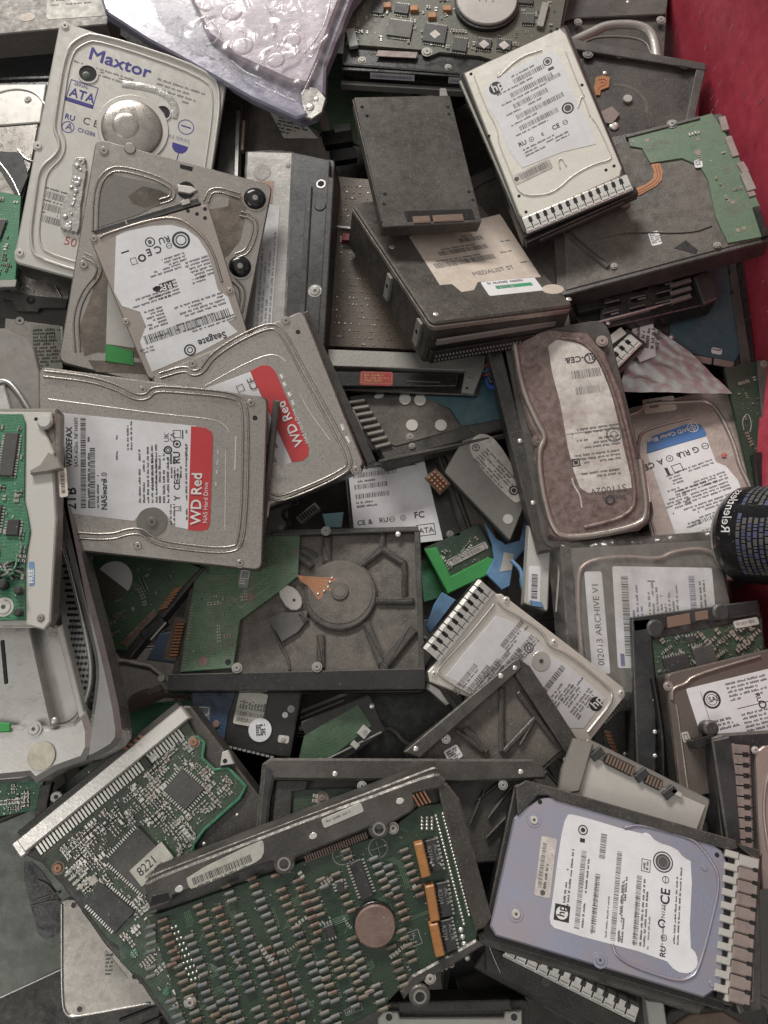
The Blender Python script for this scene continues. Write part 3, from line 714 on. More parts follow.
T.beads('crease_glints', [[(264, 68), (258, 62), (262, 54), (270, 50)], [(240, 30), (246, 34), (244, 42)], [(300, 50), (294, 58), (284, 60), (280, 66)], [(212, 22), (222, 32), (216, 44), (206, 46)], [(330, 2), (326, 22), (316, 40), (304, 54)], [(196, 6), (206, 12), (214, 8)], [(286, 40), (280, 50)], [(268, 8), (276, 20), (272, 30)], [(318, 62), (310, 80), (302, 96)], [(256, 84), (280, 96), (296, 102)], [(232, 62), (246, 74), (262, 80)]], 'crease_glint', 3, 2.4, 5)  # pale beads along the film's creases, standing for its reflected highlights
T.poly('corner_tab', [(300, 92), (308, 86), (318, 88), (326, 98), (322, 112), (312, 119), (303, 116)], -8, -4, 'steel_dull', 1); T.stud(310, 107, 4.5, -4, 2); T.stud(316, 99, 3, -4, 1.2)

# --- old drives below the bag
T = Thing('hard_drive', 'grey drive with a torn cream label under the corner of the plastic clamshell', 'hard drive', [(222, 84), (318, 130), (330, 160), (236, 152)], -24, 40, tilt=(0, 0))
T.body('casing', 'dust_dark'); T.poly('label', [(252, 104), (300, 118), (318, 138), (284, 138), (270, 112)], 0, .5, 'yellow_label', .1)
L = T.sticker([(270, 112), (310, 126), (320, 138), (276, 134)], plate=False, base=.5); L.rows(4, 2, 34, 5, 4, 2, 'ink_soft'); L.done()
T = Thing('drive_bracket', 'upright dark metal bracket standing between the printed drive and the bagged carrier', 'bracket', [(224, 98), (242, 104), (240, 210), (214, 196)], -10, 60, tilt=(0, 0))
T.body('plate', 'cast', rad=2); T.bar('flange', (238, 110), (236, 180), 4, 0, 5, 'alu_dark'); T.bar('cable', (244, 120), (242, 150), 3, 0, 6, 'leather')
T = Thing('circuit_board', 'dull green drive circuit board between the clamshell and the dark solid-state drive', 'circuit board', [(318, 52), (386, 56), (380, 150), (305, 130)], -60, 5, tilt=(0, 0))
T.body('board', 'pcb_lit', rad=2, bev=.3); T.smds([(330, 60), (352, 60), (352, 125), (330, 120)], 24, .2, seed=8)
T.poly('gold_contacts', [(316, 108), (326, 110), (330, 130), (322, 132)], 0, 1, 'dull_pink', .3)
T.bar('connector', (322, 138), (352, 134), 16, 0, 12, 'black'); T.bar('connector', (330, 156), (356, 152), 13, 0, 10, 'black'); T.bar('housing', (334, 128), (350, 126), 8, 12, 15, 'alu_dark')

# --- black carrier with bagged drive (x 245-335, y 150-345)
T = Thing('drive_carrier', 'tall dark drive carrier holding a bagged drive with a white label edge', 'drive carrier', [(248, 150), (334, 156), (322, 350), (236, 345)], 12, 46, tilt=(0.1, .05))
T.body('tray', 'cast_mid', h1=-6)
T.poly('bagged_side', [(247, 151), (293, 152), (284, 345), (236, 343)], -6, 0, 'steel_dull', 1.5)
T.poly('side_panel', [(293, 152), (330, 160), (318, 346), (284, 346)], -6, 2, 'slate', 1)
T.poly('rail', [(306, 186), (312, 186), (304, 330), (298, 330)], 2, 4.5, 'slate', 1); T.poly('rail', [(328, 176), (334, 178), (324, 344), (318, 344)], 2, 5, 'slate', 1)
T.hole(321, 184, 3.4, 2, 'bright'); T.disc('boss', 320, 205, 6, 2, 3, 'slate', .6); T.screw(315, 291, 5, 2, 'steel')
T.poly('orange_sticker', [(257, 180), (274, 181), (272, 203), (266, 203), (265, 187), (257, 186)], 0, .5, 'orange', .1)
L = T.sticker([(252, 342), (262, 205), (280, 206), (270, 343)], 'white_label', base=.2); L.rows(4, 3, 128, 4, 4, 2, 'ink_mid'); L.done()
b = MB(); g = []
for j in range(41):
    for i in range(9):
        u, v = i/8, j/40; a = Vector(T.p(246, 152, 2)).lerp(Vector(T.p(236, 344, 2)), v); c = Vector(T.p(294, 152, 2)).lerp(Vector(T.p(285, 345, 2)), v); q = a.lerp(c, u)
        g.append((q.x, q.y, 2+2*math.sin(u*3.1)+2.2*abs(mathutils.noise.noise(Vector((q.x*.12, q.y*.02, 1))))))
b.add(g, [[j*9+i, j*9+i+1, (j+1)*9+i+1, (j+1)*9+i] for j in range(40) for i in range(8)], 'film', True); T.fin(b, 'plastic_bag')
T.disc('spindle_mark', 262, 172, 9, 0, .6, 'lid_dim', .2); T.screw(288, 165, 2.4, 0)

# ================================================================== upper middle and right
T = Thing('hard_drive', 'topmost drive with olive circuit board, round grey motor cap and orange capacitors', 'hard drive', [(352, -60), (580, -50), (552, 78), (342, 62)], 20, 26, tilt=(0, 0))
T.body('casing', 'black', h1=-3); 
T.poly('circuit_board', [(356, -60), (575, -55), (560, 30), (548, 74), (500, 62), (480, 56), (440, 52), (430, 56), (424, 50), (346, 44)], -3, 0, 'pcb_olive', .3)
T.smds([(362, -30), (560, -30), (548, 60), (440, 48), (350, 40)], 330, .0, seed=21, avoid=((486, 8, 36),))
for x, y, w, h, a, m, lab in ((378, 8, 13, 17, -.1, 'chip', 0), (402, 10, 14, 12, -.1, 'chip', 0), (400, 30, 24, 20, -.1, 'chip_grey', 0), (435, 35, 22, 22, -.1, 'chip', 1), (460, 46, 14, 16, -.1, 'chip', 0), (484, 45, 14, 12, -.1, 'chip', 1), (504, 46, 14, 12, -.1, 'chip', 1), (524, 2, 18, 8, 0, 'chip', 0), (528, 20, 12, 12, 0, 'chip_grey', 0)):
    T.chip(x, y, w, h, a, m=m)
    if lab: T.disc('chip_sticker', x, y-1, 5.5, 2.6, 2.9, 'dirty_label', .1, 4)
for x, y in ((387, 7), (414, 10), (432, 17), (447, 10)): T.chip(x, y, 8, 6.5, .1, m='orange', pins='', name='capacitor', t=3.5)
T.bar('terminal_block', (350, 28), (354, 46), 9, 0, 4, 'smd_grey'); T.poly('copper_flex', [(378, 50), (418, 52), (416, 58), (376, 56)], 0, .8, 'dull_pink', .3)
b = MB(); x, y = T.p(486, 6, 0); b.cyl(x, y-1, 32*T.k, 0, 6, 'black', 36, 1); b.cyl(x, y, 30*T.k, 6, 9, 'coin_grey', 36, 1)
for i in range(3): b.box(x-9+i*8, y, 2, 7, 9, 9.2, 'alu_dark', .1)
T.fin(b, 'motor_cap')
T.bar('pin_header', (546, 2), (540, 26), 7, 0, 4, 'steel_dull'); T.screw(427, 52, 4, 0); T.screw(362, 60, 3, -3); T.screw(448, 67, 2.6, -3)
b = MB(); b.box(T.w/2, -2, T.w, 5, -33, -24, 'steel_dull', 0, 1); b.box(T.w/2, -1, T.w*.98, 4, -12, -5, 'black', 0, .6); T.fin(b, 'side_rail')
p, q = T.p(371, 66, -8), T.p(415, 70, -8)
for x0, w in ((p[0], q[0]-p[0]), (T.p(449, 72, -8)[0], 30)):
    b = MB()
    b.add([(x0, -4.3, -14), (x0+w, -4.3, -14), (x0+w, -4.3, -5), (x0, -4.3, -5)], [[0, 1, 2, 3]], 'white_label')
    u = x0+2; rr = random.Random(2)
    while u < x0+w-3: d = rr.choice((.6, 1, 1.4)); b.add([(u, -4.4, -12), (u+d, -4.4, -12), (u+d, -4.4, -8), (u, -4.4, -8)], [[0, 1, 2, 3]], 'ink_navy'); u += d+.9
    T.fin(b, 'barcode_label')

T = Thing('solid_state_drive', 'flat dark grey solid-state drive with a gold edge connector', 'solid-state drive', [(354, 97), (450, 95), (482, 222), (383, 227)], 72, 15, lam=.1)
T.body('casing', 'ssd', rad=2, bev=.8)
for x, y in ((362, 107), (367, 116), (448, 107), (449, 114), (385, 194), (384, 204), (469, 192), (473, 200)): T.hole(x, y, 1.8)
T.poly('connector_recess', [(404, 211), (472, 209), (475, 219), (407, 221)], .1, .5, 'black', .1)
for a, c, n in (((414, 220), (429, 219), 7), ((434, 219), (462, 217), 15)):
    b = MB(); p, q = Vector(T.p(*a, .6)), Vector(T.p(*c, .6)); d = (q-p); b.box(*((p+q)/2), d.length+2, 8, .3, .8, 'coin_brown')
    for i in range(n): u = p+d*((i+.5)/n); b.box(u.x, u.y, d.length/n*.55, 6, .8, 1.2, 'gold')
    T.fin(b, 'edge_contacts')
T.beads('casing_groove', [[(353, 100), (382, 222)]], 'cast_mid', 1.6, .8); T.poly('mounting_tab', [(440, 96), (440, 88), (446, 88), (448, 96)], -6, -3, 'steel', .3)

T = Thing('hard_drive', 'cream-white small drive with a bluish label and silver vent grille at the top centre', 'hard drive', [(462, 72), (565, 24), (628, 182), (524, 232)], 85, 30)
T.body('carrier', 'black', h1=-6, rad=3, grow=3); T.body('casing', 'lid_dim', h0=-12, h1=-3, rad=4); T.poly('lid', [(464, 73), (560, 28), (566, 34), (622, 168), (620, 176), (524, 220), (519, 214)], -3, 0, 'lid_cream', 1)
T.fins((524, 225), (630, 181), 18, 14, -2, 2, 'bright')
out = [(484, 90), (500, 76), (540, 56), (552, 50), (562, 62), (572, 92), (588, 122), (596, 144), (562, 152), (522, 168), (510, 152), (498, 122), (488, 108)]
T.beads('lid_ridge', [[(474, 76), (480, 92), (488, 112), (494, 122), (498, 132), (498, 142), (512, 176), (520, 196), (548, 195), (562, 186), (572, 176), (594, 164), (612, 160), (610, 152), (598, 126), (592, 118)],
                      [(500, 72), (496, 80), (518, 58), (542, 50)], [(578, 108), (582, 94), (586, 104), (590, 116)], [(566, 52), (574, 74), (584, 96)], [(560, 168), (558, 160), (562, 158), (566, 166)]], 'lid_cream', 1.6, 1.2, 0)
L = T.sticker([(482, 88), (548, 52), (590, 140), (522, 172)], 'white_label', outline=out)
hp_logo(L, 12, 8, 7); L.rows(30, 4, 30, 1, 3, 1.8); 
for i in range(5):
    L.code(24-i*2 if i else 30, 8+i*12, (34, 46, 36, 50, 42)[i], 5, 'ink_mid', i); L.rows(10, 15+i*12, 48, 1, 3, 1.6)
L.ring(68, 8, 4.5, 1); L.dot(68, 8, 2.4, 'ink_soft'); L.rect(65, 15, 6, 3, 'ink_soft'); L.code(58, 24, 16, 4, 'ink_mid', 9)
L.ring(66, 62, 6, 1.6); L.dot(66, 62, 3.4, 'ink_soft'); marks(L, 8, 76, 6, ['RU', 'o', 'c', 'CE', '-'], 0, 'ink', 12); L.rows(10, 80, 56, 3, 3.4, 1.6)
L.done()
L = T.sticker([(510, 176), (548, 160), (554, 166), (516, 186)], 'dirty_label'); L.code(8, 2, 30, 6, 'ink_mid', 4); L.dot(4, 5, 2.4, 'ink_soft'); L.done()
for x, y in ((471, 74), (557, 29), (551, 31), (519, 196), (526, 212), (606, 170), (614, 166), (489, 136), (582, 85)): T.hole(x, y, 1.6)
b = MB(); b.box(-1.5, T.l/2, 3, T.l*.96, -14, -4, 'steel_dull', 0, .5)
for i in range(9): b.box(-3.2, 12+i*T.l/9.5, 1.5, 6, -12, -6, 'black')
T.fin(b, 'side_rail'); b = MB(); b.box(T.w/2, -5, T.w+8, 8, -26, -10, 'black', 0, 1); b.box(T.w/2, -6, T.w-20, 9, -22, -16, 'cast_mid', 0, .6); T.fin(b, 'front_bezel')

T = Thing('hard_drive', 'dark drive with a thick curved silver rim in the top right corner of the heap', 'hard drive', [(545, -70), (672, -64), (664, 62), (548, 40)], -6, 44, tilt=(0, 0))
T.body('casing', 'cast', rad=6); T.poly('side_flange', [(545, -30), (664, -24), (668, 2), (666, 14), (572, 18), (560, 22)], 0, 5, 'cast_mid', 1)
T.beads('lid_rim', [[(570, 42), (592, 32), (608, 24), (640, 24), (654, 34), (658, 60)]], 'steel_dull', 12, 3.5)
T.beads('lid_ridge', [[(584, 42), (600, 36), (644, 38), (652, 56)]], 'steel_dull', 2, 1.4); T.screw(578, 22, 3, 5); T.screw(661, 20, 3.4, 5); T.stud(628, 2, 1.8, 5)

T = Thing('hard_drive', 'dark cast drive underside with a copper flex ribbon below the top right drive', 'hard drive', [(562, 36), (708, 62), (688, 130), (556, 146)], 14, 30, tilt=(.05, .0))
T.body('casing', 'cast', h1=-2); T.poly('top_rim', [(570, 38), (706, 63), (706, 70), (570, 48)], -2, 4, 'cast_mid', .8); T.poly('end_rim', [(697, 66), (706, 68), (694, 122), (686, 120)], -2, 3, 'cast_mid', .8)
for x, y in ((588, 54), (620, 54)): T.screw(x, y, 4, 2, 'alu_dark')
T.stud(605, 73, 2.4); T.disc('rivet', 628, 98, 4.6, -2, 1, 'coin_grey', .5)
b = MB(); x, y = T.p(618, 108, -2); b.ring(x, y, 30, 34, -1.8, 'dust_dark', 30, -10, 100); T.fin(b, 'casting_arc')
T.poly('flex_ribbon', [(596, 77), (603, 75), (610, 77), (609, 87), (601, 90), (600, 95), (596, 95), (594, 88)], -2, -.4, 'orange', .2)
T.beads('flex_tracks', [[(598, 80), (606, 79), (607, 84), (599, 87), (598, 92)], [(600, 83), (604, 82)]], 'deep_red', 1, .3, -.4); T.poly('foam_pad', [(600, 112), (612, 106), (620, 114), (612, 124), (602, 122)], -2, 1, 'dull_pink', .4); T.stud(614, 126, 5, -1, 2)
T.poly('slot', [(680, 65), (688, 67), (687, 70), (679, 68)], 3.5, 4.2, 'black_gloss', .1)

T = Thing('hard_drive', 'large dark drive underside with green circuit board against the red bin wall', 'hard drive', [(552, 150), (722, 112), (772, 240), (556, 298)], 50, 24, lam=.3)
T.body('casing', 'cast', rad=5, side='cast')
T.poly('base_plate', [(562, 156), (716, 122), (768, 236), (566, 290)], 0, 1, 'dust_dark', .4)
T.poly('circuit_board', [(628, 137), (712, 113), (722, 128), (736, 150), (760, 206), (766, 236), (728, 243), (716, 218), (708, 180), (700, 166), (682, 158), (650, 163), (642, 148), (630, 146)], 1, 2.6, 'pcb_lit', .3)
T.traces([(632, 140), (712, 116), (756, 206), (762, 234), (728, 240), (712, 180), (684, 156), (650, 160)], 46, .3, 2.6, seed=6, m='smd_tan', w=.3)
T.smds([(660, 134), (710, 120), (752, 206), (730, 236), (716, 180), (684, 152)], 16, 0, 2.6, seed=14)
for x, y, r in ((647, 140, 2.6), (633, 141, 1.6), (698, 152, 3.2), (698, 139, 2)): T.disc('pad', x, y, r, 2.6, 2.8, 'dull_pink', .05, 10)
for x, y in ((733, 202), (728, 200), (744, 228), (738, 230)): T.disc('test_pad', x, y, 2.4, 2.6, 2.9, 'smd_tan', .05, 10)
for a, c in (((722, 116), (726, 130)), ((728, 136), (736, 156)), ((740, 162), (746, 172)), ((748, 186), (753, 196))): T.bar('contact', a, c, 7, 1, 4, 'dull_pink')
T.bar('connector', (744, 172), (752, 190), 9, 1, 5, 'case_grey'); T.bar('connector', (756, 206), (766, 236), 6, 1, 5, 'black')
T.poly('flex_ribbon', [(651, 164), (660, 163), (663, 172), (662, 180), (656, 186), (640, 195), (634, 196), (633, 189), (646, 184), (653, 178), (654, 172)], 1, 1.8, 'orange', .2)
T.beads('flex_tracks', [[(655, 165), (658, 174), (655, 182), (636, 192)], [(658, 165), (661, 175), (657, 184), (637, 194)]], 'deep_red', .8, .3, 1.8)
L = T.sticker([(694, 160), (702, 159), (703, 167), (695, 168)], 'white_label', base=2.6); L.rows(1, 1, 6, 3, 2.2, 1.4, 'ink_soft'); L.done()
L = T.sticker([(648, 233), (659, 230), (662, 244), (652, 246)], 'white_label', base=1); L.rows(1, 1, 9, 6, 2.2, 1.5, 'ink_soft', ragged=False); L.done()
T.screw(672, 124, 4, 3, 'alu_dark'); T.screw(717, 245, 2.6, 2); T.screw(614, 266, 2.6, 2)
T.bar('top_rim', (626, 136), (700, 117), 4, 0, 4, 'cast_mid')
T.beads('cast_rib', [[(560, 226), (580, 246), (600, 262), (608, 268)]], 'cast_mid', 8, 4); T.beads('casting_step', [[(596, 240), (630, 232), (690, 234), (712, 226)]], 'cast_mid', 1.6, 1.2, 1)
T.poly('recess', [(674, 248), (686, 240), (698, 250), (696, 254)], 1, 1.4, 'black', .2)
b = MB(); p = Vector(T.p(560, 296, -18)); q = Vector(T.p(768, 242, -18)); m_ = (p+q)/2; b.box(m_.x, m_.y, (q-p).length, 4, -23, -17, 'steel_dull', math.atan2(q.y-p.y, q.x-p.x), .8); T.fin(b, 'side_rail'); 
T.disc('foot', 624, 201, 6, -1, 5, 'dull_pink', 2)

# old 3.5 drive centre top
T = Thing('hard_drive', 'bulky old dark drive with a faded cream label and a long pin connector', 'hard drive', [(352, 203), (466, 190), (574, 305), (432, 323)], 44, 48, lam=.01, mx=.45)
T.body('casing', 'cast', h1=-8); T.body('gasket', 'lid_tan', h0=-9, h1=-4, grow=.6, rad=7); T.body('lid', 'ssd', h0=-4, rad=7, bev=1.6)
for x, y in ((436, 314), (392, 247), (569, 299)): T.stud(x, y, 3, 0, 1)
L = T.sticker([(410, 234), (486, 214), (540, 276), (442, 284)], 'old_label', outline=[(409, 236), (500, 214), (541, 277), (478, 282), (474, 290), (462, 292), (452, 284), (440, 285)])

def U(px, py): return at_px(L, px, py)
for px, py, w, h in ((458, 240, 30, 7), (438, 253, 58, 7), (434, 265, 70, 8)): x, y = U(px, py); L.code(x, y-2, w, h, 'ink_soft', px); L.rows(x+6, y-5.5, w*.8, 1, 3, 2, 'ink_soft')
x, y = U(474, 276); L.t(x, y, 6, 'MEDALIST ST', 'ink_mid', 0, True)
for px, py in ((500, 241), (500, 252), (520, 262)): x, y = U(px, py); L.rows(x, y, 16, 1, 3, 2, 'ink_soft')
L.done()
L = T.sticker([(480, 282), (533, 277), (545, 290), (490, 296)], 'white_label'); L.rect(12, 8, 40, 5, 'ink_green'); L.rows(16, 9, 30, 1, 3, 3, 'ink_white'); L.rows(6, 2, 40, 1, 3, 3, 'ink_mid'); L.done()
T.disc('round_sticker', 553, 289, 12, 0, .4, 'old_label', .1, ry=7.5)
b = MB(); w = T.w
b.box(w*.5, -2, w*.96, 5, -44, -30, 'black', 0, .6)
for i in range(26):
    for j in range(2): b.box(8+i*(w*.66/26), -5.2, 1.3, 2, -41+j*5, -39.4+j*5, 'steel_dull')
for i in range(4): b.box(w*.76+i*8, -5.2, 3, 2, -40, -36.5, 'bright')
T.fin(b, 'pin_connector'); b = MB(); b.box(w*.5, -1, w*.9, 2.5, -24, -18, 'steel_dull', 0, .6); T.fin(b, 'front_seam')
for yy in (22, 96): b = MB(); b.box(-1.4, yy, 3, 10, -40, -12, 'steel_dull', 0, .6); b.box(-3, yy, 1, 3, -26, -22, 'black'); T.fin(b, 'side_clip')

# muddy board and silver rail
T = Thing('circuit_board', 'mud-brown double-sided circuit board full of solder dots under the bulky old drive', 'circuit board', [(334, 176), (420, 184), (480, 352), (328, 346)], -26, 5, tilt=(0, 0))
T.body('board', 'pcb_mud', rad=1, bev=.3)
b = MB(); r = random.Random(3)
for j in range(26):
    for i in range(34):
        if r.random() < .42: b.cyl(8+i*(T.w-16)/34+r.uniform(-1, 1), 6+j*(T.l-12)/26, r.uniform(.5, 1.2), 0, .7, r.choice(('solder', 'smd_tan', 'gold')), 6)
T.fin(b, 'solder_joints', kind='stuff'); T.chip(348, 240, 12, 8, 0, m='deep_red', pins='l', t=6); T.bar('wire', (336, 226), (352, 228), 3, 0, 4, 'steel')
T = Thing('drive_bay', 'silver-railed black drive bay with a red and gold label on its front', 'drive bay', [(330, 352), (486, 358), (478, 394), (328, 388)], 0, 40, tilt=(0, 0))
T.body('casing', 'black', h1=-4, rad=3); T.poly('rail', [(328, 349), (486, 355), (484, 371), (328, 366)], -4, 2, 'steel_dull', .8); T.poly('rail_foot', [(466, 366), (484, 368), (474, 394), (461, 392)], -4, 2.5, 'steel_dull', .8)
T.poly('faceplate', [(336, 372), (458, 374), (456, 386), (338, 386)], -4, 1, 'black', .8); T.screw(469, 378, 3.4, 2.5); T.screw(428, 361, 2.6, 2, 'alu_dark'); T.hole(467, 388, 1.4, 2.5)
L = T.sticker([(360, 371), (393, 372), (393, 386), (360, 385)], 'deep_red', base=1); L.frame(1, 1, 31, 12, .5, 'orange'); L.rows(4, 3, 25, 3, 3, 2, 'orange'); L.done()
T.bar('slot', (406, 381), (440, 382), 1.5, 1, 1.6, 'ink_soft')
b = MB()
for i, m in enumerate(('wire_red', 'wire_black', 'wire_blue', 'wire_black', 'wire_red')):
    P = [(*T.p(478+i, 372+i, -6), -6), (*T.p(487+i, 366+i*2, 0), 0), (*T.p(492, 352+i*3, 4), 4), (*T.p(488+i*2, 336, -6), -10)]
    b.tube(P, .9, m)
T.fin(b, 'wires')
T = Thing('cable_clip', 'bright blue plastic cable clip beside the silver rail', 'cable clip', [(484, 348), (504, 348), (504, 388), (484, 388)], 6, 8, tilt=(0, 0))
b = MB(); x, y = T.p(494, 380, 0); b.cyl(x, y, 8.5*T.k, -6, -1, 'blue_plastic', 20, 1.5); b.tube([(*T.p(496, 380, 0), -2), (*T.p(492, 362, 0), 0), (*T.p(487, 352, 0), -2), (*T.p(492, 346, 0), -6)], 3, 'blue_plastic'); T.fin(b, 'clip')

# black/teal drive with vents
T = Thing('hard_drive', 'dark drive with four white dots, teal circuit board and a curved vent grille', 'hard drive', [(348, 396), (502, 372), (508, 428), (386, 462)], -12, 34, tilt=(0, 0))
T.body('casing', 'cast', rad=3, side='cast'); T.poly('circuit_board', [(420, 396), (452, 376), (502, 370), (508, 418), (462, 426), (450, 408)], 0, 1.6, 'pcb_blue', .3)
T.poly('base_plate', [(366, 398), (424, 396), (450, 410), (460, 428), (396, 446), (378, 440)], 0, 1, 'dust_dark', .3)
for x, y in ((405, 399), (420, 400), (412, 425), (441, 425)): T.disc('round_sticker', x, y, 6, 1.6, 2, 'tin', .1, 20)
T.disc('edge_contact', 379, 396, 5, 1, 1.5, 'tin', .1, 16, ry=2.5); T.screw(410, 437, 3, 1); T.screw(412, 446, 2.4, 1)
b = MB()
for i in range(8):
    t = i/7; x, y = T.p(357+t*26, 401+t*44, 3); b.box(x, y, 19-3*abs(t-.4), 4, -1, 3.5, 'case_grey', T.ang((0+357, 401), (377, 398))+.1*t, 1, 1)
x, y = T.p(370, 424, 0); b.box(x, y, 52, 24, -8, -.5, 'black', T.ang((357, 401), (383, 445))); T.fin(b, 'vent_grille')
b = MB(); b.box(T.w*.52, -1.5, T.w*.94, 3, -22, -4, 'cast', 0, .8); b.box(T.w*.52, -1, T.w*.98, 3, -2, .8, 'cast_mid', 0, .6); T.fin(b, 'side_rail')

# WD Red rear
def wdlabel(T, red, white, q, seed):
    T.poly('red_band', red, 0, .45, 'red_label', .1, it=0)
T = Thing('hard_drive', 'tilted silver drive with red label band, partly under the other red-banded one', 'hard drive', [(150, 377), (303, 310), (365, 466), (226, 524)], 72, 42)
T.body('casing', 'cast', h1=-4, grow=1, rad=6); T.body('lid', 'lid', h0=-4, rad=7, bev=1.3)
b = MB(); b.box(T.w+4, T.l/2, 9, T.l+2, -40, -6, 'cast', 0, 1.2); b.box(T.w+8.5, T.l*.28, 5, 22, -30, -16, 'bright', 0, 2, 2); T.fin(b, 'side_wall')
T.beads('lid_ridge', [[(160, 376), (186, 368), (192, 374), (202, 372), (212, 356), (240, 338), (270, 325), (282, 330), (300, 366), (330, 420), (351, 460), (346, 472), (282, 500), (270, 496)]], 'lid', 2.4, 2, 0, dbl=2.4)
T.beads('stamped_line', [[(205, 386), (240, 366), (268, 354), (280, 356), (286, 362)], [(300, 394), (308, 410), (330, 440)]], 'bright', 1.1, .5)
for x, y in ((286, 321), (356, 470), (193, 364)): T.screw(x, y, 3.8, 0, 'lid')
T.hole(298, 332, 2.4)
L = T.sticker([(292, 466), (258, 372), (200, 392), (234, 486)], 'white_label', outline=[(204, 389), (252, 371), (292, 462), (284, 466), (274, 460), (270, 440)])
L.done()
T.poly('red_band', [(250, 371), (262, 365), (270, 366), (275, 371), (309, 448), (308, 456), (302, 461), (292, 462)], .1, .9, 'red_label', .15)
L = T.sticker([(297, 452), (262, 372), (276, 366), (312, 446)], plate=False, base=.9); L.t(5, 9, 9.5, 'WD Red', 'ink_white', 0, True); L.t(46, 5, 2.6, 'TM', 'ink_white'); L.t(4, 15, 4, 'NAS Hard Drive', 'ink_white'); L.done()
L = T.sticker([(290, 458), (252, 374), (230, 384), (268, 466)], plate=False, base=.4); L.frame(2, 3, 9, 7, .6); L.rows(14, 3, 20, 4, 4, 2, 'ink_soft'); L.rings = 0; L.ring(72, 8, 4, 1.4); L.frame(80, 4, 7, 7, .6); L.t(76, 24, 8, 'CE', 'ink'); L.done()
T.beads('stamped_mark', [[(281, 374), (283, 378)], [(284, 382), (286, 386)], [(289, 392), (291, 396)], [(292, 400), (294, 405)], [(342, 424), (344, 430)], [(347, 436), (350, 442)]], 'bright', 3, .3)

# WD Red front
T = Thing('hard_drive', 'silver two-terabyte drive with white label and red band, lying on top at centre left', 'hard drive', [(38, 366), (268, 397), (262, 571), (40, 547)], 104, 44)
T.body('casing', 'cast', h1=-4, grow=.5, rad=6, side='cast'); T.body('lid', 'lid', h0=-4, rad=8, bev=1.4)
b = MB(); b.box(T.w+2.5, T.l/2, 6, T.l, -40, -7, 'cast', 0, 1.5); b.box(T.w+5.5, T.l*.36, 3, 15, -26, -14, 'bright', 0, 1, 2)
for i in range(9): b.box(T.w+5.5, T.l*.45+i*7, .8, 4, -20, -12, 'alu_dark')
T.fin(b, 'side_wall')
T.beads('lid_ridge', [[(44, 374), (90, 379), (118, 388), (136, 398), (148, 397), (154, 389), (176, 390), (234, 395), (245, 404), (246, 440), (243, 540), (232, 552), (172, 546), (152, 540), (144, 532), (130, 531), (110, 538), (60, 534)]], 'lid', 2.4, 2.2, 0, dbl=2.4)
T.beads('stamped_line', [[(48, 399), (100, 406), (160, 414), (214, 419), (226, 426), (229, 432)], [(226, 450), (225, 530)], [(247, 505), (246, 540)]], 'bright', 1.1, .5)
for x, y in ((143, 390), (251, 403), (240, 563), (138, 546)): T.screw(x, y, 3.8, 0, 'lid')
T.hole(255, 418, 2.6); T.disc('screw_recess', 152, 522, 15, 0, .6, 'lid_dim', .3, 30); T.screw(152, 522, 5, .6, 'lid_dim')
wl = [(62, 413), (196, 426), (192, 530), (176, 527), (168, 517), (160, 509), (150, 508), (140, 514), (134, 521), (100, 517), (68, 513)]
L = T.sticker([(68, 514), (62, 413), (194, 426), (190, 530)], 'white_label', outline=wl)
def U(px, py): return at_px(L, px, py)
x, y = U(76, 510); L.t(x, y, 9.5, '2TB', 'ink', 0, True); x, y = U(72, 467); L.t(x, y, 5.6, 'WD20EFAX', 'ink', 0, True); x, y = U(78, 467); L.t(x, y, 3.6, 'SATA 6Gb/s  NF H430Y', 'ink')
x, y = U(84, 508); L.code(x, y-3, 90, 5, 'ink_soft', 5); x, y = U(88, 508); L.rows(x, y, 76, 1, 3, 1.8, 'ink_soft'); x, y = U(90, 508); L.code(x, y, 60, 5, 'ink_soft', 6); x, y = U(97, 508); L.rows(x, y, 50, 1, 3, 1.8, 'ink_soft')
x, y = U(107, 510); L.t(x, y, 5.6, 'NASware', 'ink', 0, True); L.t(x+28, y, 5.6, '3.0', 'ink')
x, y = U(141, 503); L.rows(x, y-2, 62, 5, 4, 1.9, 'ink_soft'); x, y = U(160, 503); L.rows(x, y-1, 54, 3, 4, 2.1, 'ink_soft')
x, y = U(180, 511); marks(L, x, y, 7.5, ['bin', 'Y', 'CE', '-'], 0, 'ink', 10.5); x, y = U(178, 478); L.rows(x, y-7, 14, 4, 3, 1.6, 'ink'); x, y = U(180, 464); L.t(x, y, 7, 'RU', 'ink', 0, True)
x, y = U(170, 464); L.rows(x, y-3, 10, 3, 3, 2, 'ink'); x, y = U(168, 450); L.ring(x, y, 4.2, 1.6); L.ring(x, y, 2, .8); x, y = U(170, 442); L.t(x, y-1, 5, 'UK', 'ink'); L.t(x, y+5, 5, 'CA', 'ink'); x, y = U(177, 444); L.ring(x, y, 4, 1.2); L.dot(x, y, 1.6); x, y = U(177, 434); L.frame(x-4, y-4, 8, 8, .6); L.rect(x-5, y+5, 9, 1.2)
for px, py, w, n in ((127, 430, 30, 2), (116, 440, 26, 1), (152, 470, 40, 2), (170, 505, 30, 2), (186, 440, 30, 1)): x, y = U(px, py+20); L.rows(x, y, w, n, 3.4, 1.7)
x, y = U(187, 520); L.rows(x, y-1, 90, 1, 3, 1.7, 'ink_soft')
L.done()
T.poly('red_band', [(191, 426), (206, 428), (212, 432), (213, 438), (210, 524), (207, 530), (200, 531), (188, 530)], .1, .95, 'red_label', .15)
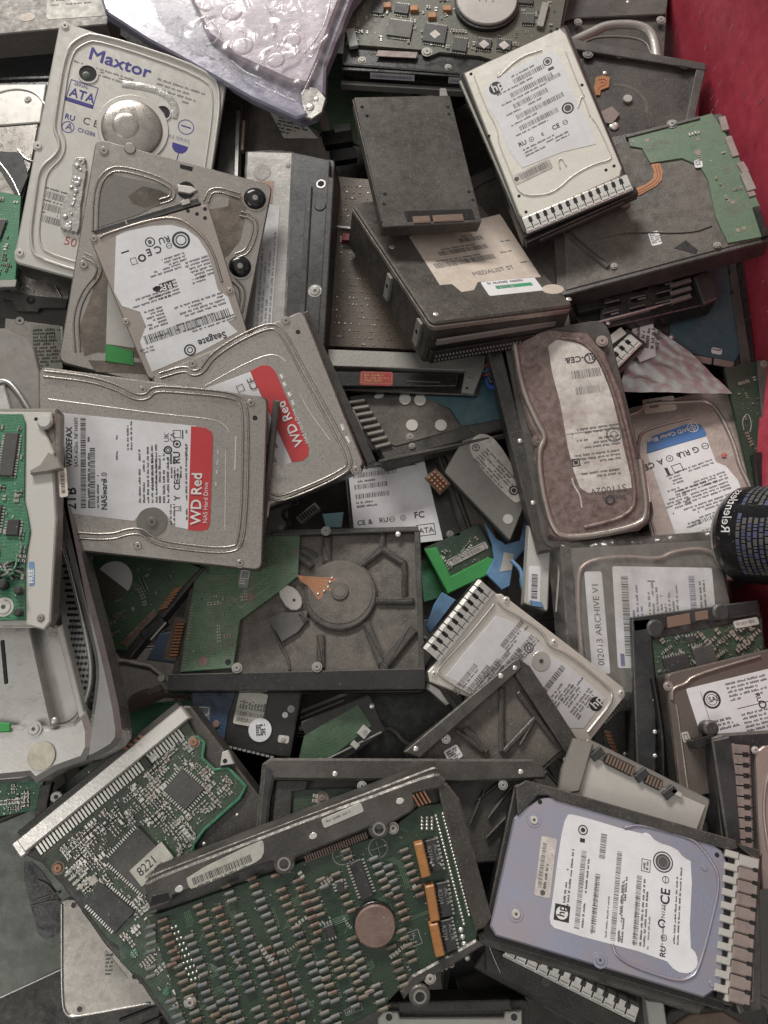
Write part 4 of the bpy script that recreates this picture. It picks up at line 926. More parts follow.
L = T.sticker([(190, 527), (192, 428), (212, 430), (209, 529)], plate=False, base=.95); L.t(3, 10.5, 10.4, 'WD Red', 'ink_white', 0, True); L.t(50, 5.5, 2.8, 'TM', 'ink_white'); L.t(5, 17, 4.4, 'NAS Hard Drive', 'ink_white'); L.done()
T.beads('stamped_mark', [[(218, 450), (218, 454)], [(218, 460), (217, 465)], [(217, 470), (217, 474)], [(216, 482), (216, 486)], [(236, 436), (235, 470)]], 'bright', 1.4, .3)
# ================================================================== right side
T = Thing('drive_caddy', 'black plastic drive caddy with rows of slotted vents and a bright metal edge', 'caddy', [(572, 292), (706, 256), (718, 300), (582, 332)], 14, 26, tilt=(.0, -.1))
T.body('frame', 'black', h1=-3, rad=3, bev=1); T.poly('end_block', [(694, 276), (712, 270), (718, 298), (704, 304)], -3, 4, 'cast_mid', 1.5)
T.poly('slot_panel', [(604, 290), (664, 274), (674, 304), (600, 320)], -3, 1, 'cast', .8)
b = MB()
for j in range(3):
    for i in range(3):
        x, y = T.p(614+i*24-j*1+(i*2), 294-i*5+j*10, 1.6); b.box(x, y, 18, 5, .9, 1.5, 'black_gloss', 0, 0, 2); b.box(x, y+2.8, 17, 1.2, .9, 2.6, 'plastic_grey', 0, .3)
        if (i+j) % 2 == 0: b.box(x+3, y-.5, 9, 2, 1.4, 2.2, 'steel_dull')
T.fin(b, 'vent_slots')
b = MB()
for j in range(3): x, y = T.p(681, 282+j*8, 3); b.box(x, y, 24, 4.6, -1, 3.6, 'plastic_grey', .05, 1)
T.fin(b, 'release_tabs'); T.bar('metal_edge', (574, 328), (672, 302), 2, -3, 2, 'bright'); T.bar('latch', (576, 306), (602, 300), 16, -2, 6, 'black'); T.stud(608, 323, 2.4, 0, 1)

T = Thing('hard_drive', 'drive with blue-green circuit board and brown edge contacts by the red wall', 'hard drive', [(656, 262), (742, 246), (756, 366), (664, 360)], -22, 36, tilt=(.0, 0.0))
T.body('casing', 'black', rad=3); T.poly('circuit_board', [(668, 264), (728, 262), (740, 352), (734, 362), (690, 353), (670, 348)], 0, 1.8, 'pcb_blue', .3)
T.poly('side_rail', [(728, 262), (736, 262), (752, 364), (742, 366)], 0, 4, 'cast_mid', 1); T.poly('side_wall', [(658, 300), (668, 302), (670, 352), (662, 350)], 0, 3, 'cast', 1)
for a, c, w in (((694, 358), (712, 361), 7), ((714, 361), (734, 365), 7)): T.bar('edge_contact', a, c, w, 1.8, 3.6, 'dull_pink')
L = T.sticker([(712, 347), (722, 349), (722, 355), (711, 353)], 'white_label', base=1.8); L.rows(1, 1, 8, 1, 3, 2, 'ink_soft'); L.done()
T.stud(671, 337, 3, 2, 2); T.stud(662, 337, 2.4, 2, 1.5); T.bar('sata_connector', (734, 372), (750, 364), 9, -6, 3, 'leather'); T.bar('red_insert', (738, 371), (746, 367), 3, 3, 3.6, 'deep_red')
T.hole(730, 272, 1.6, 4); T.hole(732, 292, 1.6, 4)

T = Thing('antistatic_bag', 'crumpled silver antistatic bag with a glossy fold beside the brown drive', 'bag', [(612, 318), (724, 366), (730, 392), (600, 388)], -10, 8, tilt=(0, 0))
b = MB(); g = []
a0, a1, a2, a3 = [Vector(T.p(*q, 2)) for q in ((640, 318), (690, 352), (732, 394), (618, 392))]
for j in range(31):
    for i in range(41):
        u, v = i/40, j/30; q = (a0*(1-u)+a1*u)*(1-v)+(a3*(1-u)+a2*u)*v
        g.append((q.x, q.y, 2+6*abs(mathutils.noise.noise(Vector((q.x*.010+q.y*.03, q.y*.02, 5))))+1.2*mathutils.noise.noise(Vector((q.x*.1, q.y*.15, 2)))))
b.add(g, [[j*41+i, j*41+i+1, (j+1)*41+i+1, (j+1)*41+i] for j in range(30) for i in range(40)], 'foil', True); T.fin(b, 'foil_sheet')
L = T.sticker([(632, 342), (640, 318), (652, 312), (654, 360)], 'white_label', base=8, outline=[(634, 316), (652, 308), (656, 356), (640, 362), (630, 344)]); L.rows(4, 3, 30, 5, 5, 3, 'ink_soft'); L.done()
T = Thing('vent_caddy', 'small black caddy corner with four bright metal fins above the rusty drive', 'caddy', [(600, 352), (628, 328), (648, 344), (620, 372)], 16, 22, tilt=(0, 0))
T.body('frame', 'black', rad=2); T.fins((612, 362), (636, 338), 17, 4, 0, 3, 'bright', .5); T.bar('backing_label', (600, 348), (624, 330), 9, 0, 1, 'tin')

# rusty drive
T = Thing('hard_drive', 'rusty brown drive with rounded corners, grimy white label and a scratched surface', 'hard drive', [(506, 336), (606, 318), (656, 520), (546, 548)], 34, 42)
T.body('casing', 'cast_mid', h1=-5, rad=16, grow=2)
T.poly('lid', [(511, 340), (550, 328), (588, 332), (606, 352), (622, 390), (634, 440), (648, 500), (650, 520), (640, 530), (562, 543), (548, 536), (542, 500), (534, 460), (536, 440), (528, 424), (516, 380)], -5, 0, 'lid_rust', 2.5)
T.beads('lid_rim', [[(514, 342), (522, 390), (538, 424), (546, 438), (538, 452), (542, 490), (552, 528), (566, 540), (638, 527), (648, 514), (640, 460)]], 'lid_tan', 7, 3.2, 0)
T.beads('inner_rim', [[(560, 338), (586, 342), (604, 366), (622, 420), (636, 490), (632, 516), (584, 528)]], 'lid_rust', 5, 2.4, 0)
out = [(548, 346), (556, 340), (578, 338), (592, 348), (608, 380), (616, 412), (622, 440), (632, 482), (632, 488), (588, 493), (580, 488), (574, 472), (568, 448), (560, 402), (552, 372)]
L = T.sticker([(626, 486), (584, 492), (550, 352), (594, 346)], 'dirty_label', outline=out, rad=5)
def U(px, py): return at_px(L, px, py)
x, y = U(626, 484); L.t(x, y, 7, 'ST1002V', 'ink_soft'); L.ring(x+18, y-14, 5, 2); L.t(x+2, y-10, 5.5, 'Seagate', 'ink_soft')
for py, n in ((470, 2), (455, 3), (440, 3), (425, 2)): x, y = U(620, py); L.rows(x, y-4, 52, n, 4, 2.0, 'ink_soft')
x, y = U(618, 434); L.ring(x+4, y, 8, 2, 'ink_mid'); L.ring(x+4, y, 4, 1.2, 'ink_mid'); L.rect(-2, 60, 50, .8, 'ink_mid')
x, y = U(598, 376); L.code(x-3, y, 30, 9, 'ink_mid', 4); x, y = U(600, 390); L.code(x, y-2, 24, 8, 'ink_mid', 7)
x, y = U(592, 358); L.t(x-4, y+4, 6.5, 'RU-CE&', 'ink', 0, True); L.ring(x+2, y, 6, 1.6)
x, y = U(580, 462); L.frame(x, y-4, 8, 8, 1.2); L.rect(x+2, y-2, 4, 4); L.done()
T.beads('scratch', [[(572, 478), (574, 486), (580, 494), (582, 508)]], 'bright', 2, .7); T.beads('scratch', [[(640, 472), (648, 484), (650, 502)]], 'bright', 2, .7)
T.screw(538, 440, 4.5, 0, 'lid_rust'); T.screw(602, 341, 4.4, 0, 'lid_pink')
b = MB(); b.box(-7, T.l*.48, 14, T.l*1.0, -38, -6, 'cast', 0, 1.5); T.fin(b, 'side_wall')
T.stud(520, 441, 2.6, -6, 1.5); T.stud(533, 503, 2.6, -6, 1.5)

# WD blue
T = Thing('hard_drive', 'pinkish-silver drive with a blue-topped white label upside down at right', 'hard drive', [(626, 408), (726, 386), (800, 560), (664, 600)], -22, 42)
T.body('casing', 'cast', h1=-4, rad=6); T.body('lid', 'lid_pink', h0=-4, rad=8, bev=1.3)
T.beads('lid_ridge', [[(628, 416), (640, 412), (644, 404), (690, 402), (708, 401), (720, 414), (734, 444), (740, 468), (748, 482), (754, 500), (766, 540)]], 'lid_pink', 5, 3)
T.beads('inner_ridge', [[(662, 560), (638, 470), (638, 440), (644, 430), (690, 418)]], 'lid_pink', 3.4, 2.4)
bl = [(647, 453), (647, 443), (653, 436), (690, 423), (700, 424), (706, 432), (706, 436)]
T.poly('blue_band', bl, 0, .8, 'blue_label', .15, label='blue band at the head of the label')
out = [(647, 454), (706, 435), (716, 462), (726, 466), (738, 480), (745, 498), (760, 540), (684, 560), (676, 536)]
L = T.sticker([(756, 530), (684, 556), (650, 456), (710, 436)], 'white_label', outline=out)
def U(px, py): return at_px(L, px, py)
for i, py in enumerate((528, 518, 508)): x, y = U(738-i*4, py); L.code(x, y-5, 46-i*3, 4, 'ink_mid', i); L.rows(x, y, 40, 1, 3, 1.6, 'ink_soft')
for i, py in enumerate((496, 484, 474)): x, y = U(732-i*3, py); L.rows(x, y-5, 60, 3, 3.4, 1.8, 'ink_soft')
for px, py, w, n in ((742, 540, 60, 1), (712, 460, 46, 2), (716, 478, 54, 2), (690, 500, 24, 4), (682, 478, 16, 4), (700, 520, 20, 2)): x, y = U(px, py); L.rows(x, y-4, w, n, 3.4, 1.8)
x, y = U(706, 446); marks(L, x-2, y+3, 8.5, ['-', 'G', 'RU', 'e', 'o', 'A', 'CE'], 0, 'ink', 9.4); x, y = U(682, 466); L.frame(x, y-5, 10, 9, .8); L.rect(x+14, y-5, 3, 9)
L.done()
L = T.sticker([(704, 428), (650, 446), (644, 436), (698, 420)], plate=False, base=.8); L.t(14, 7, 4.6, 'WD Caviar Blue', 'ink_white', 0, True); L.ring(9, 5, 5.6, .8, 'ink_white'); L.ring(9, 5, 3, .6, 'ink_white'); L.rect(3.5, 4.6, 11, .7, 'ink_white'); L.rect(8.6, 0, .7, 10, 'ink_white'); L.done()
L = T.sticker([(643, 400), (675, 395), (676, 410), (644, 414)], 'old_label'); L.rows(4, 3, 22, 1, 3, 2, 'ink_soft'); L.rows(6, 9, 20, 1, 3, 2.4, 'ink_soft'); L.done()
T.stud(724, 455, 3, 0, 1.4, 'lid_pink'); T.stud(749, 459, 3, 0, 1.4, 'lid_pink'); T.poly('orange_mark', [(722, 453), (726, 453), (726, 457), (722, 457)], 1.3, 1.6, 'ink_red', .05)

# green pcb at right edge
T = Thing('circuit_board', 'dark green circuit board with a grey connector at the right edge of the heap', 'circuit board', [(724, 368), (800, 352), (830, 500), (756, 500)], -8, 5, tilt=(0, 0))
T.body('board', 'pcb_dark', rad=1, bev=.3); T.bar('steel_bracket', (762, 360), (772, 470), 10, 0, 5, 'cast_mid'); T.beads('tracks', [[(744, 430), (742, 420), (748, 412), (752, 424), (750, 432)]], 'smd_grey', 1, .3); T.smds([(736, 380), (758, 376), (770, 470), (752, 470)], 30, .2, seed=77)
T.screw(764, 364, 3, 5); T.stud(758, 377, 2, 0); T.bar('cable', (758, 452), (764, 490), 8, 0, 10, 'black')
T = Thing('battery_end', 'pale blue-ringed plastic plug peeking out beside the can', 'plug', [(748, 488), (776, 486), (776, 502), (748, 504)], 8, 14, tilt=(0, 0))
T.body('plug', 'ink_navy', rad=5, bev=2)

# centre small drives
T = Thing('hard_drive', 'drive with a shiny white label covered in approval marks at the centre', 'hard drive', [(344, 462), (430, 442), (462, 536), (352, 548)], -46, 26, tilt=(0, 0))
T.body('casing', 'black', rad=3)
L = T.sticker([(350, 468), (424, 456), (442, 540), (356, 548)], 'white_label', outline=[(348, 470), (350, 466), (423, 455), (443, 540), (356, 550)])
L.rows(4, 2, 30, 1, 3, 2.4, 'ink_soft'); L.code(4, 8, 46, 5, 'ink_mid', 2); L.rows(8, 16, 30, 1, 3, 2); L.code(4, 20, 34, 5, 'ink_mid', 3); L.code(4, 30, 34, 5, 'ink_mid', 6); L.rows(4, 38, 26, 2, 4, 2); L.rect(56, -1, 13, 8, 'ink'); L.t(58, 6, 7, 'G5', 'ink_white', 0, True)
marks(L, 2, 62, 6.5, ['CE', '&', 'RU', '-', 'o'], 0, 'ink', 11); L.t(59, 62, 6.5, 'FC', 'ink', 0, True); L.rows(4, 69, 70, 3, 4, 2, 'ink_soft'); L.t(61.5, 78, 5.6, 'ATA', 'ink_soft', 0, True); L.frame(60, 69, 18, 12, .8, 'ink_soft'); L.rect(60, 52, 1, 0.1); L.done()
T.screw(450, 534, 2.6, 0)
T = Thing('hard_drive', 'small tilted drive with a rounded grey label and copper contacts near the centre', 'hard drive', [(470, 426), (532, 488), (510, 541), (444, 472)], -14, 20, tilt=(0.05, .05))
T.body('casing', 'cast', h1=-3); T.body('lid', 'lid_dim', h0=-3, rad=3, bev=1)
L = T.sticker([(478, 434), (526, 490), (518, 503), (468, 456)], 'dirty_label', rad=8, outline=smooth([(470, 440), (482, 432), (498, 440), (524, 486), (520, 504), (510, 500), (470, 456)], 2, True))
L.ring(4, 10, 4, .8); L.t(1, 12, 5, '40', 'ink', 0); L.rows(12, 2, 50, 6, 3.2, 1.7, 'ink_soft'); L.ring(62, 12, 5, 1.6); L.dot(62, 12, 2.4); L.done(); T.disc('round_sticker', 508, 519, 5, 0, .4, 'tin', .1, 18)
b = MB(); x, y = T.p(438, 480, -4)
for j in range(3):
    for i in range(5): b.box(x-8+i*4.2, y-5+j*4.2, 3, 2.8, -8, -3.4, 'copper', 0, .4)
b.box(x, y, 24, 16, -12, -7, 'leather', 0, 1); T.fin(b, 'copper_contacts')
T = Thing('drive_casing', 'soot-dark drive casing between the white-labelled and the small tilted drive', 'casing', [(420, 440), (470, 448), (500, 546), (436, 540)], -52, 26, tilt=(0, 0))
T.body('casing', 'dust_dark', rad=6); T.beads('casting_ridge', [[(440, 450), (452, 480), (470, 530)]], 'cast', 6, 3); T.stud(446, 498, 1.6)

# green frame + blue scraps
T = Thing('circuit_board', 'green circuit board in a bright green plastic frame with a white barcode strip', 'circuit board', [(424, 548), (478, 524), (502, 566), (446, 596)], -46, 6, tilt=(0, 0))
T.body('board', 'pcb', rad=1, bev=.3); T.smds([(440, 552), (478, 534), (490, 560), (450, 584)], 40, .4, seed=31)
T.poly('plastic_frame', [(424, 549), (437, 547), (451, 576), (488, 557), (500, 560), (494, 572), (448, 594)], 0, 6, 'green_tape', 1)
L = T.sticker([(447, 560), (486, 541), (488, 548), (450, 568)], 'dirty_label', base=.5); L.frame(1, 1, 40, 7, .6); L.code(4, 2.5, 34, 4, 'ink_mid', 2); L.done(); T.stud(441, 557, 2, 0)
T = Thing('circuit_board', 'small green board with parallel tracks beside the dark cast base', 'circuit board', [(420, 560), (436, 556), (452, 594), (424, 602)], -64, 5, tilt=(0, 0))
T.body('board', 'pcb_bright', rad=1, bev=.3); T.beads('tracks', [[(424+i*3, 564), (438+i*3, 596)] for i in range(4)], 'green_tape', 1.4, .6)
for i, (P, z) in enumerate((([(484, 522), (496, 538), (506, 544), (520, 540), (524, 522), (527, 520), (526, 548), (514, 562), (510, 586), (502, 590), (486, 574), (494, 558), (492, 544)], -38), ([(442, 592), (456, 600), (430, 634), (426, 626), (434, 604)], -38), ([(160, 634), (184, 628), (178, 664), (146, 660)], -60), ([(322, 514), (344, 512), (342, 528), (326, 528)], -70))):
    c = (sum(p[0] for p in P)/len(P), sum(p[1] for p in P)/len(P))
    T = Thing('plastic_scrap', ('jagged blue antistatic plastic scrap beside the green frame', 'narrow blue plastic strip beside the vent grille of the white drive', 'blue and green plastic scrap in the gap left of the cast drive base', 'teal foil scrap in the dark gap above the cast drive base')[i], 'plastic scrap', [(c[0]-20, c[1]-20), (c[0]+20, c[1]-20), (c[0]+20, c[1]+20), (c[0]-20, c[1]+20)], z, 4, tilt=(0, 0))
    T.poly('scrap', P, -3, 0, ('blue_tape', 'blue_tape', 'pcb_indigo', 'pcb_blue')[i], .8)
    if i == 0: T.poly('grey_patch', [(504, 552), (514, 554), (512, 570), (500, 572)], 0, .5, 'tin', .1)

# fin white HP drive, centre right
T = Thing('hard_drive', 'cream-white drive angled down to the right with a ribbed silver vent at centre', 'hard drive', [(485, 582), (626, 696), (590, 748), (432, 676)], 50, 34, lam=.2)
T.body('carrier', 'black', h1=-8, rad=3); 
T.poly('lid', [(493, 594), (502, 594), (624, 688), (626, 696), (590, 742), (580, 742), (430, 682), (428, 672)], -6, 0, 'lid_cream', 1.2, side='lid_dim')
T.fins((432, 656), (488, 586), 22, 11, -2, 3, 'bright', .6); T.bar('carrier_edge', (426, 650), (482, 580), 4, -8, 0, 'cast_mid')
T.beads('lid_ridge', [[(498, 602), (504, 608), (512, 612), (532, 624), (544, 634), (548, 646), (566, 652), (600, 680), (617, 696), (588, 732)], [(494, 604), (470, 634), (440, 666), (436, 674), (470, 694)]], 'bright', 3, 1.6)
L = T.sticker([(448, 678), (498, 618), (586, 690), (560, 724)], 'white_label', h=.25, outline=[(446, 676), (462, 656), (496, 616), (512, 622), (534, 636), (546, 652), (566, 664), (606, 698), (584, 728), (560, 728), (500, 704)]); 
def U(px, py): return at_px(L, px, py)
for px, py, n in ((452, 690, 1), (466, 690, 1), (476, 684, 2), (486, 676, 2), (498, 672, 2), (510, 660, 2), (500, 645, 2)):
    x, y = U(px, py); L.code(x, y, 34, 5, 'ink_mid', px); L.rows(x, y+6, 36, n, 3, 1.8, 'ink_mid')
for px, py in ((548, 700), (560, 700), (570, 712)): x, y = U(px, py); L.rows(x, y, 34, 4, 3.4, 2, 'ink_mid')
x, y = U(546, 684); L.code(x-8, y, 34, 6, 'ink_soft', 7); x, y = U(529, 648); L.ring(x, y, 5, 1); L.ring(x, y, 2.4, .8); x, y = U(540, 662); L.t(x, y, 8, 'E', 'ink', 0)
x, y = U(596, 704); hp_logo(L, x, y, 7.5); L.done()
for x, y in ((434, 674), (506, 600), (621, 693), (554, 642)): T.screw(x, y, 2.8, 0, 'lid_cream')
b = MB(); x, y = T.p(541, 661, 0); b.cyl(x, y, 9, 0, .6, 'lid_white', 20, .3); b.cyl(x, y, 2, .6, 1, 'ink_soft', 10); T.fin(b, 'pivot_cap')
T.poly('steel_clip', [(430, 684), (440, 690), (450, 704), (446, 706), (428, 690)], -6, 1.6, 'steel', .8)

# drive base with ribs (underside)
T = Thing('hard_drive', 'black cast drive base with hub and spokes, green board and orange flex at the centre', 'hard drive', [(200, 536), (419, 527), (424, 690), (172, 690)], 34, 24, lam=.4)
T.body('casing', 'cast', h1=-10, rad=3)
T.poly('floor', [(200, 536), (419, 531), (422, 672), (172, 674)], -10, -7, 'dust_dark', .4)
T.poly('top_rim', [(270, 530), (418, 526), (419, 531), (272, 535)], -10, 1, 'cast', .8); T.poly('end_rim', [(414, 530), (420, 530), (425, 672), (419, 672)], -10, 0, 'cast', .8)
T.poly('bottom_rim', [(168, 674), (425, 668), (425, 689), (166, 691)], -16, 1, 'black', 1); T.bar('chrome_edge', (164, 692), (424, 690), 1.6, -14, -10, 'steel_dull')
b = MB(); x, y = T.p(340, 594, -2); b.cyl(x, y, 37*T.k, -7, -2, 'cast_mid', 44, 1.6); b.cyl(x, y+2, 33*T.k, -2, -1.4, 'dust_dark', 44, .4); b.cyl(x, y+2, 9*T.k, -1.4, .2, 'cast_mid', 24, .6); b.cyl(x, y+2, 6*T.k, .2, .6, 'dust_dark', 20, .2); T.fin(b, 'motor_hub')
for a, c, w in (((326, 536), (326, 562), 7), ((358, 566), (382, 548), 6), ((380, 547), (405, 563), 5), ((404, 560), (404, 598), 4), ((382, 530), (382, 550), 4), ((376, 600), (414, 600), 5), ((366, 622), (382, 664), 7), ((320, 634), (320, 668), 6), ((414, 628), (384, 664), 9), ((384, 662), (384, 672), 6), ((290, 548), (312, 566), 5), ((300, 612), (306, 622), 5)): T.bar('spoke', a, c, w+2, -7, -2, 'cast', 1.8)
T.beads('casting_step', [[(272, 625), (280, 645), (288, 658), (290, 670)]], 'cast_mid', 3, 1.8, -7); T.beads('casting_step', [[(275, 552), (300, 545), (318, 556)]], 'cast_mid', 3, 1.8, -7)
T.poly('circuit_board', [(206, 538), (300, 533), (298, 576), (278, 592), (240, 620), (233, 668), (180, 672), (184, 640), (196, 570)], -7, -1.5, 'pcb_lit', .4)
T.smds([(210, 545), (296, 540), (290, 570), (236, 616), (230, 655), (190, 660)], 34, .1, -1.5, seed=19)
T.traces([(206, 540), (298, 536), (296, 574), (240, 618), (233, 664), (184, 668)], 70, .1, -1.5, seed=5, m='smd_tan', w=.3)
T.beads('silk_frame', [[(232, 596), (240, 608), (272, 584), (266, 578), (232, 602)]], 'smd_tan', .8, .2, -1.5, it=0)
for x, y, r in ((250, 597, 4.4), (203, 661, 5), (294, 552, 3)): T.disc('pad', x, y, r, -1.5, -1.2, 'coin_brown', .05, 14)
T.disc('hole', 228, 662, 3, -1.5, -1.2, 'black', .05, 12); L = T.sticker([(240, 569), (250, 570), (248, 588), (238, 587)], 'smd_grey', base=-1.5); L.frame(1, 1, 9, 9, .6, 'ink_white'); L.rows(1, 11, 8, 2, 3, 1.6, 'ink_white'); L.done()
b = MB()
for i in range(22): x, y = T.p(193-i*.45, 604+i*2.9, -1); b.box(x, y, 3, 1.2, -1.5, -1, 'smd_tan', .1)
T.fin(b, 'test_pads')
b = MB()
for j in range(11): x, y = T.p(180-j*.7, 624+j*3.1, -2); b.box(x, y, 8, 1.9, -6, -2, 'copper', 0, .3)
x, y = T.p(174, 638, -2); b.box(x, y, 12, 40, -8, -5.5, 'leather', -.2); T.fin(b, 'edge_contacts')
b = MB(); P = T.ps([(297, 575), (308, 577), (330, 578), (340, 584), (326, 588), (322, 600), (316, 598), (306, 586)], -1)
b.prism(T.ps([(296, 574), (306, 577), (320, 577), (334, 577), (339, 580), (328, 583), (331, 588), (334, 592), (325, 590), (322, 598), (318, 600), (314, 594), (308, 586), (300, 581)], -1), -2.5, -1.3, 'copper', .3)
for i, (ex, ey) in enumerate(((332, 578), (330, 582), (328, 587), (324, 591), (318, 594))): b.bead([T.p(300, 576+i*.6, -1), T.p(312+i*.6, 577+i*2.2, -1), T.p((312+ex)/2+2, (578+ey)/2+i, -1), T.p(ex, ey, -1)], .9, .3, -1.35, 'orange', it=2); x, y = T.p(ex, ey, -1); b.dome(x, y, 1.6, -1.4, 1.2, 'solder', 8, 3)
T.fin(b, 'flex_ribbon')
T.poly('white_filter', smooth([(277, 592), (284, 584), (296, 588), (303, 600), (300, 610), (288, 610)], 1, True), -7, -2.5, 'coin_grey', .6); T.disc('filter_hole', 294, 600, 1.6, -2.5, -2.3, 'ink', 0, 10)
T.poly('grey_pad', [(266, 618), (282, 612), (296, 612), (308, 610), (306, 622), (298, 632), (282, 642), (276, 632)], -7, -3, 'pad', .6)
for x, y in ((326, 531), (237, 668), (317, 667)): T.screw(x, y, 3.8, 2)
T.stud(346, 565, 4.6, -7, 4); 
for x, y in ((398, 534), (216, 680), (290, 678), (398, 675)): T.stud(x, y, 3, 0, 1)
T.disc('rod', 161, 678, 4, -4, -1, 'steel_dull', .6, 14)
T = Thing('hard_drive', 'dark drive with gold-edged silver bars just below the cast drive base', 'hard drive', [(300, 690), (388, 678), (392, 720), (310, 740)], -36, 30, tilt=(0, 0))
T.body('casing', 'cast'); T.bar('bright_edge', (300, 712), (350, 692), 3, 0, 2, 'old_label'); T.bar('bright_edge', (300, 718), (344, 700), 2, 0, 1.6, 'tin'); T.stud(301, 728, 2.6); T.stud(373, 707, 2.6, 0)

# small green PCB drive left
T = Thing('hard_drive', 'small drive with green circuit board and half-round silver sticker near the aluminium case', 'hard drive', [(98, 552), (206, 562), (122, 656), (64, 610)], 24, 22, tilt=(0.05, 0))
T.poly('casing', [(92, 560), (150, 548), (204, 568), (130, 658), (120, 658), (100, 636)], -20, -3, 'cast', 1)
T.poly('circuit_board', [(92, 556), (150, 546), (200, 568), (160, 610), (126, 650), (116, 650), (98, 634)], -3, 0, 'pcb_mid', .3)
T.smds([(110, 570), (180, 566), (150, 606), (118, 640), (104, 628)], 46, -.8, seed=41, avoid=((110, 582, 20),)); T.traces([(110, 570), (180, 566), (150, 606), (118, 640)], 14, -.8, seed=5)
b = MB(); x, y = T.p(114, 580, 0); b.cyl(x, y, 20*T.k, 0, .6, 'pcb_olive', 32, .3); a0 = T.ang((108, 568), (130, 585)); P = [(x+19*T.k*math.cos(a0+i*math.pi/20), y+19*T.k*math.sin(a0+i*math.pi/20)) for i in range(21)]; b.prism(P, .5, 1.1, 'white_label', .1); T.fin(b, 'round_sticker')
T.screw(106, 639, 4, 0, 'smd_tan', boss=True)
b = MB()
for i in range(7): x, y = T.p(163+i*2.3, 608-i*3.2, 1); b.box(x, y, 9, 1.7, 0, 1, 'copper', T.ang((150, 612), (168, 606)))
T.fin(b, 'pin_contacts'); T.bar('copper_edge', (124, 646), (156, 612), 5, 0, .8, 'coin_brown'); T.bar('sata_connector', (142, 636), (164, 620), 10, -8, 2, 'slate'); T.bar('connector_rim', (150, 640), (166, 622), 2, 2, 3, 'tin')
b = MB()
r = random.Random(3)
for i in range(14): t = i/13; x, y = T.p(122+t*32, 643-t*32, 1); b.box(x, y, 3, 2.4, 0, 1.4, r.choice(('copper', 'smd_tan', 'smd_red')), .8)
T.fin(b, 'capacitor_row')

# aluminium case on left + PCB drive
T = Thing('computer_case', 'curved brushed-aluminium enclosure with a perforated inner wall at the left edge', 'enclosure', [(-80, 330), (40, 330), (120, 770), (-80, 790)], 118, 60, tilt=(0, 0), lam=1)
T.poly('shell', [(-90, 330), (8, 330), (34, 372), (42, 410), (60, 478), (84, 585), (106, 660), (122, 736), (90, 762), (20, 782), (-90, 790)], -60, -34, 'alu_dark', 3)
T.poly('brown_flap', [(-90, 328), (4, 328), (26, 338), (33, 346), (48, 410), (-90, 412)], -14, -8, 'plastic_grey', 1)
T.poly('lower_panel', [(-90, 722), (50, 726), (72, 722), (84, 710), (90, 730), (90, 748), (84, 760), (56, 770), (34, 783), (28, 776), (-90, 788)], -34, -1, 'alu_brush', 4)
T.poly('inner_panel', [(-90, 600), (28, 622), (52, 727), (-90, 724)], -30, -6, 'alu_brush', 1); T.poly('channel_floor', [(30, 625), (58, 625), (82, 722), (52, 728)], -34, -18, 'alu_brush', .8); T.poly('channel_floor', [(56, 628), (62, 624), (84, 714), (80, 722)], -20, -4, 'tin', .8)
T.poly('perforated_wall', [(61, 560), (66, 558), (92, 655), (90, 690), (80, 714), (62, 640)], -34, -16, 'alu_dark', .5)
b = MB()
for j in range(24):
    for i in range(4):
        t = j/23; x, y = T.p(63.5+i*4.8*(.45+.55*t)+t*14.5+(j % 2)*1.6, 566+j*6.1, -15.9); b.cyl(x, y, 1.5, -16.2, -15.85, 'black_gloss', 8)
T.fin(b, 'perforations', kind=None)
T.beads('rim', [[(60, 530), (76, 590), (90, 650), (92, 680), (84, 708), (74, 722), (56, 728)]], 'steel', 5, 3, -16)
T.poly('outer_wall', [(58, 470), (68, 500), (84, 572), (106, 655), (121, 725), (119, 744), (98, 757), (83, 763), (86, 736), (92, 700), (95, 672), (92, 650), (76, 590), (60, 525)], -34, -4, 'alu_dark', 4, it=1)
T.beads('rim', [[(-10, 384), (6, 380), (18, 392), (30, 412)]], 'alu_dark', 6, 3, -8)
T.poly('wedge', [(-20, 392), (4, 384), (12, 412), (-20, 414)], -8, -4, 'alu_brush', 1)
T.screw(34, 729, 5.5, 0, 'alu_brush'); T.disc('round_pad', 41, 756, 13, 0, .5, 'tan_disc', .2, 36); T.stud(54, 721, 4, 0, 2, 'alu_brush'); T.poly('green_tab', [(-10, 721), (10, 723), (10, 732), (-10, 733)], 0, 2, 'green_tape', .8)
T.bar('slot', (2, 640), (6, 684), 4, -6, -5.4, 'black')
T = Thing('hard_drive', 'white-framed drive with a crowded green circuit board resting in the aluminium enclosure', 'hard drive', [(-90, 408), (60, 410), (52, 626), (-90, 622)], 158, 34, tilt=(0, 0))
T.poly('casing', [(-90, 408), (57, 408), (56, 480), (55, 530), (51, 612), (46, 626), (-90, 624)], -22, -6, 'case_grey', 1.5)
T.poly('frame', [(-90, 410), (52, 412), (52, 420), (42, 424), (54, 452), (53, 470), (56, 520), (50, 622), (44, 630), (30, 626), (-90, 626)], -6, -2, 'tin', 1)
T.poly('circuit_board', [(-80, 414), (22, 414), (25, 422), (24, 500), (27, 512), (30, 530), (25, 560), (25, 620), (-80, 622)], -2, 0, 'pcb_bright', .3)
T.smds([(-70, 425), (22, 425), (22, 500), (24, 560), (22, 612), (-70, 612)], 380, 0, seed=55, cols=('smd_tan', 'smd_grey', 'chip', 'solder', 'smd_grey', 'chip'), avoid=((4, 606, 9), (12, 570, 12)))
T.chip(10, 455, 14, 46, 0, m='chip_grey', pins='l'); T.chip(14, 528, 12, 16, 0, pins='l'); T.chip(-6, 520, 14, 30, 0, m='chip_grey', pins='l')
b = MB(); x, y = T.p(12, 570, 0)
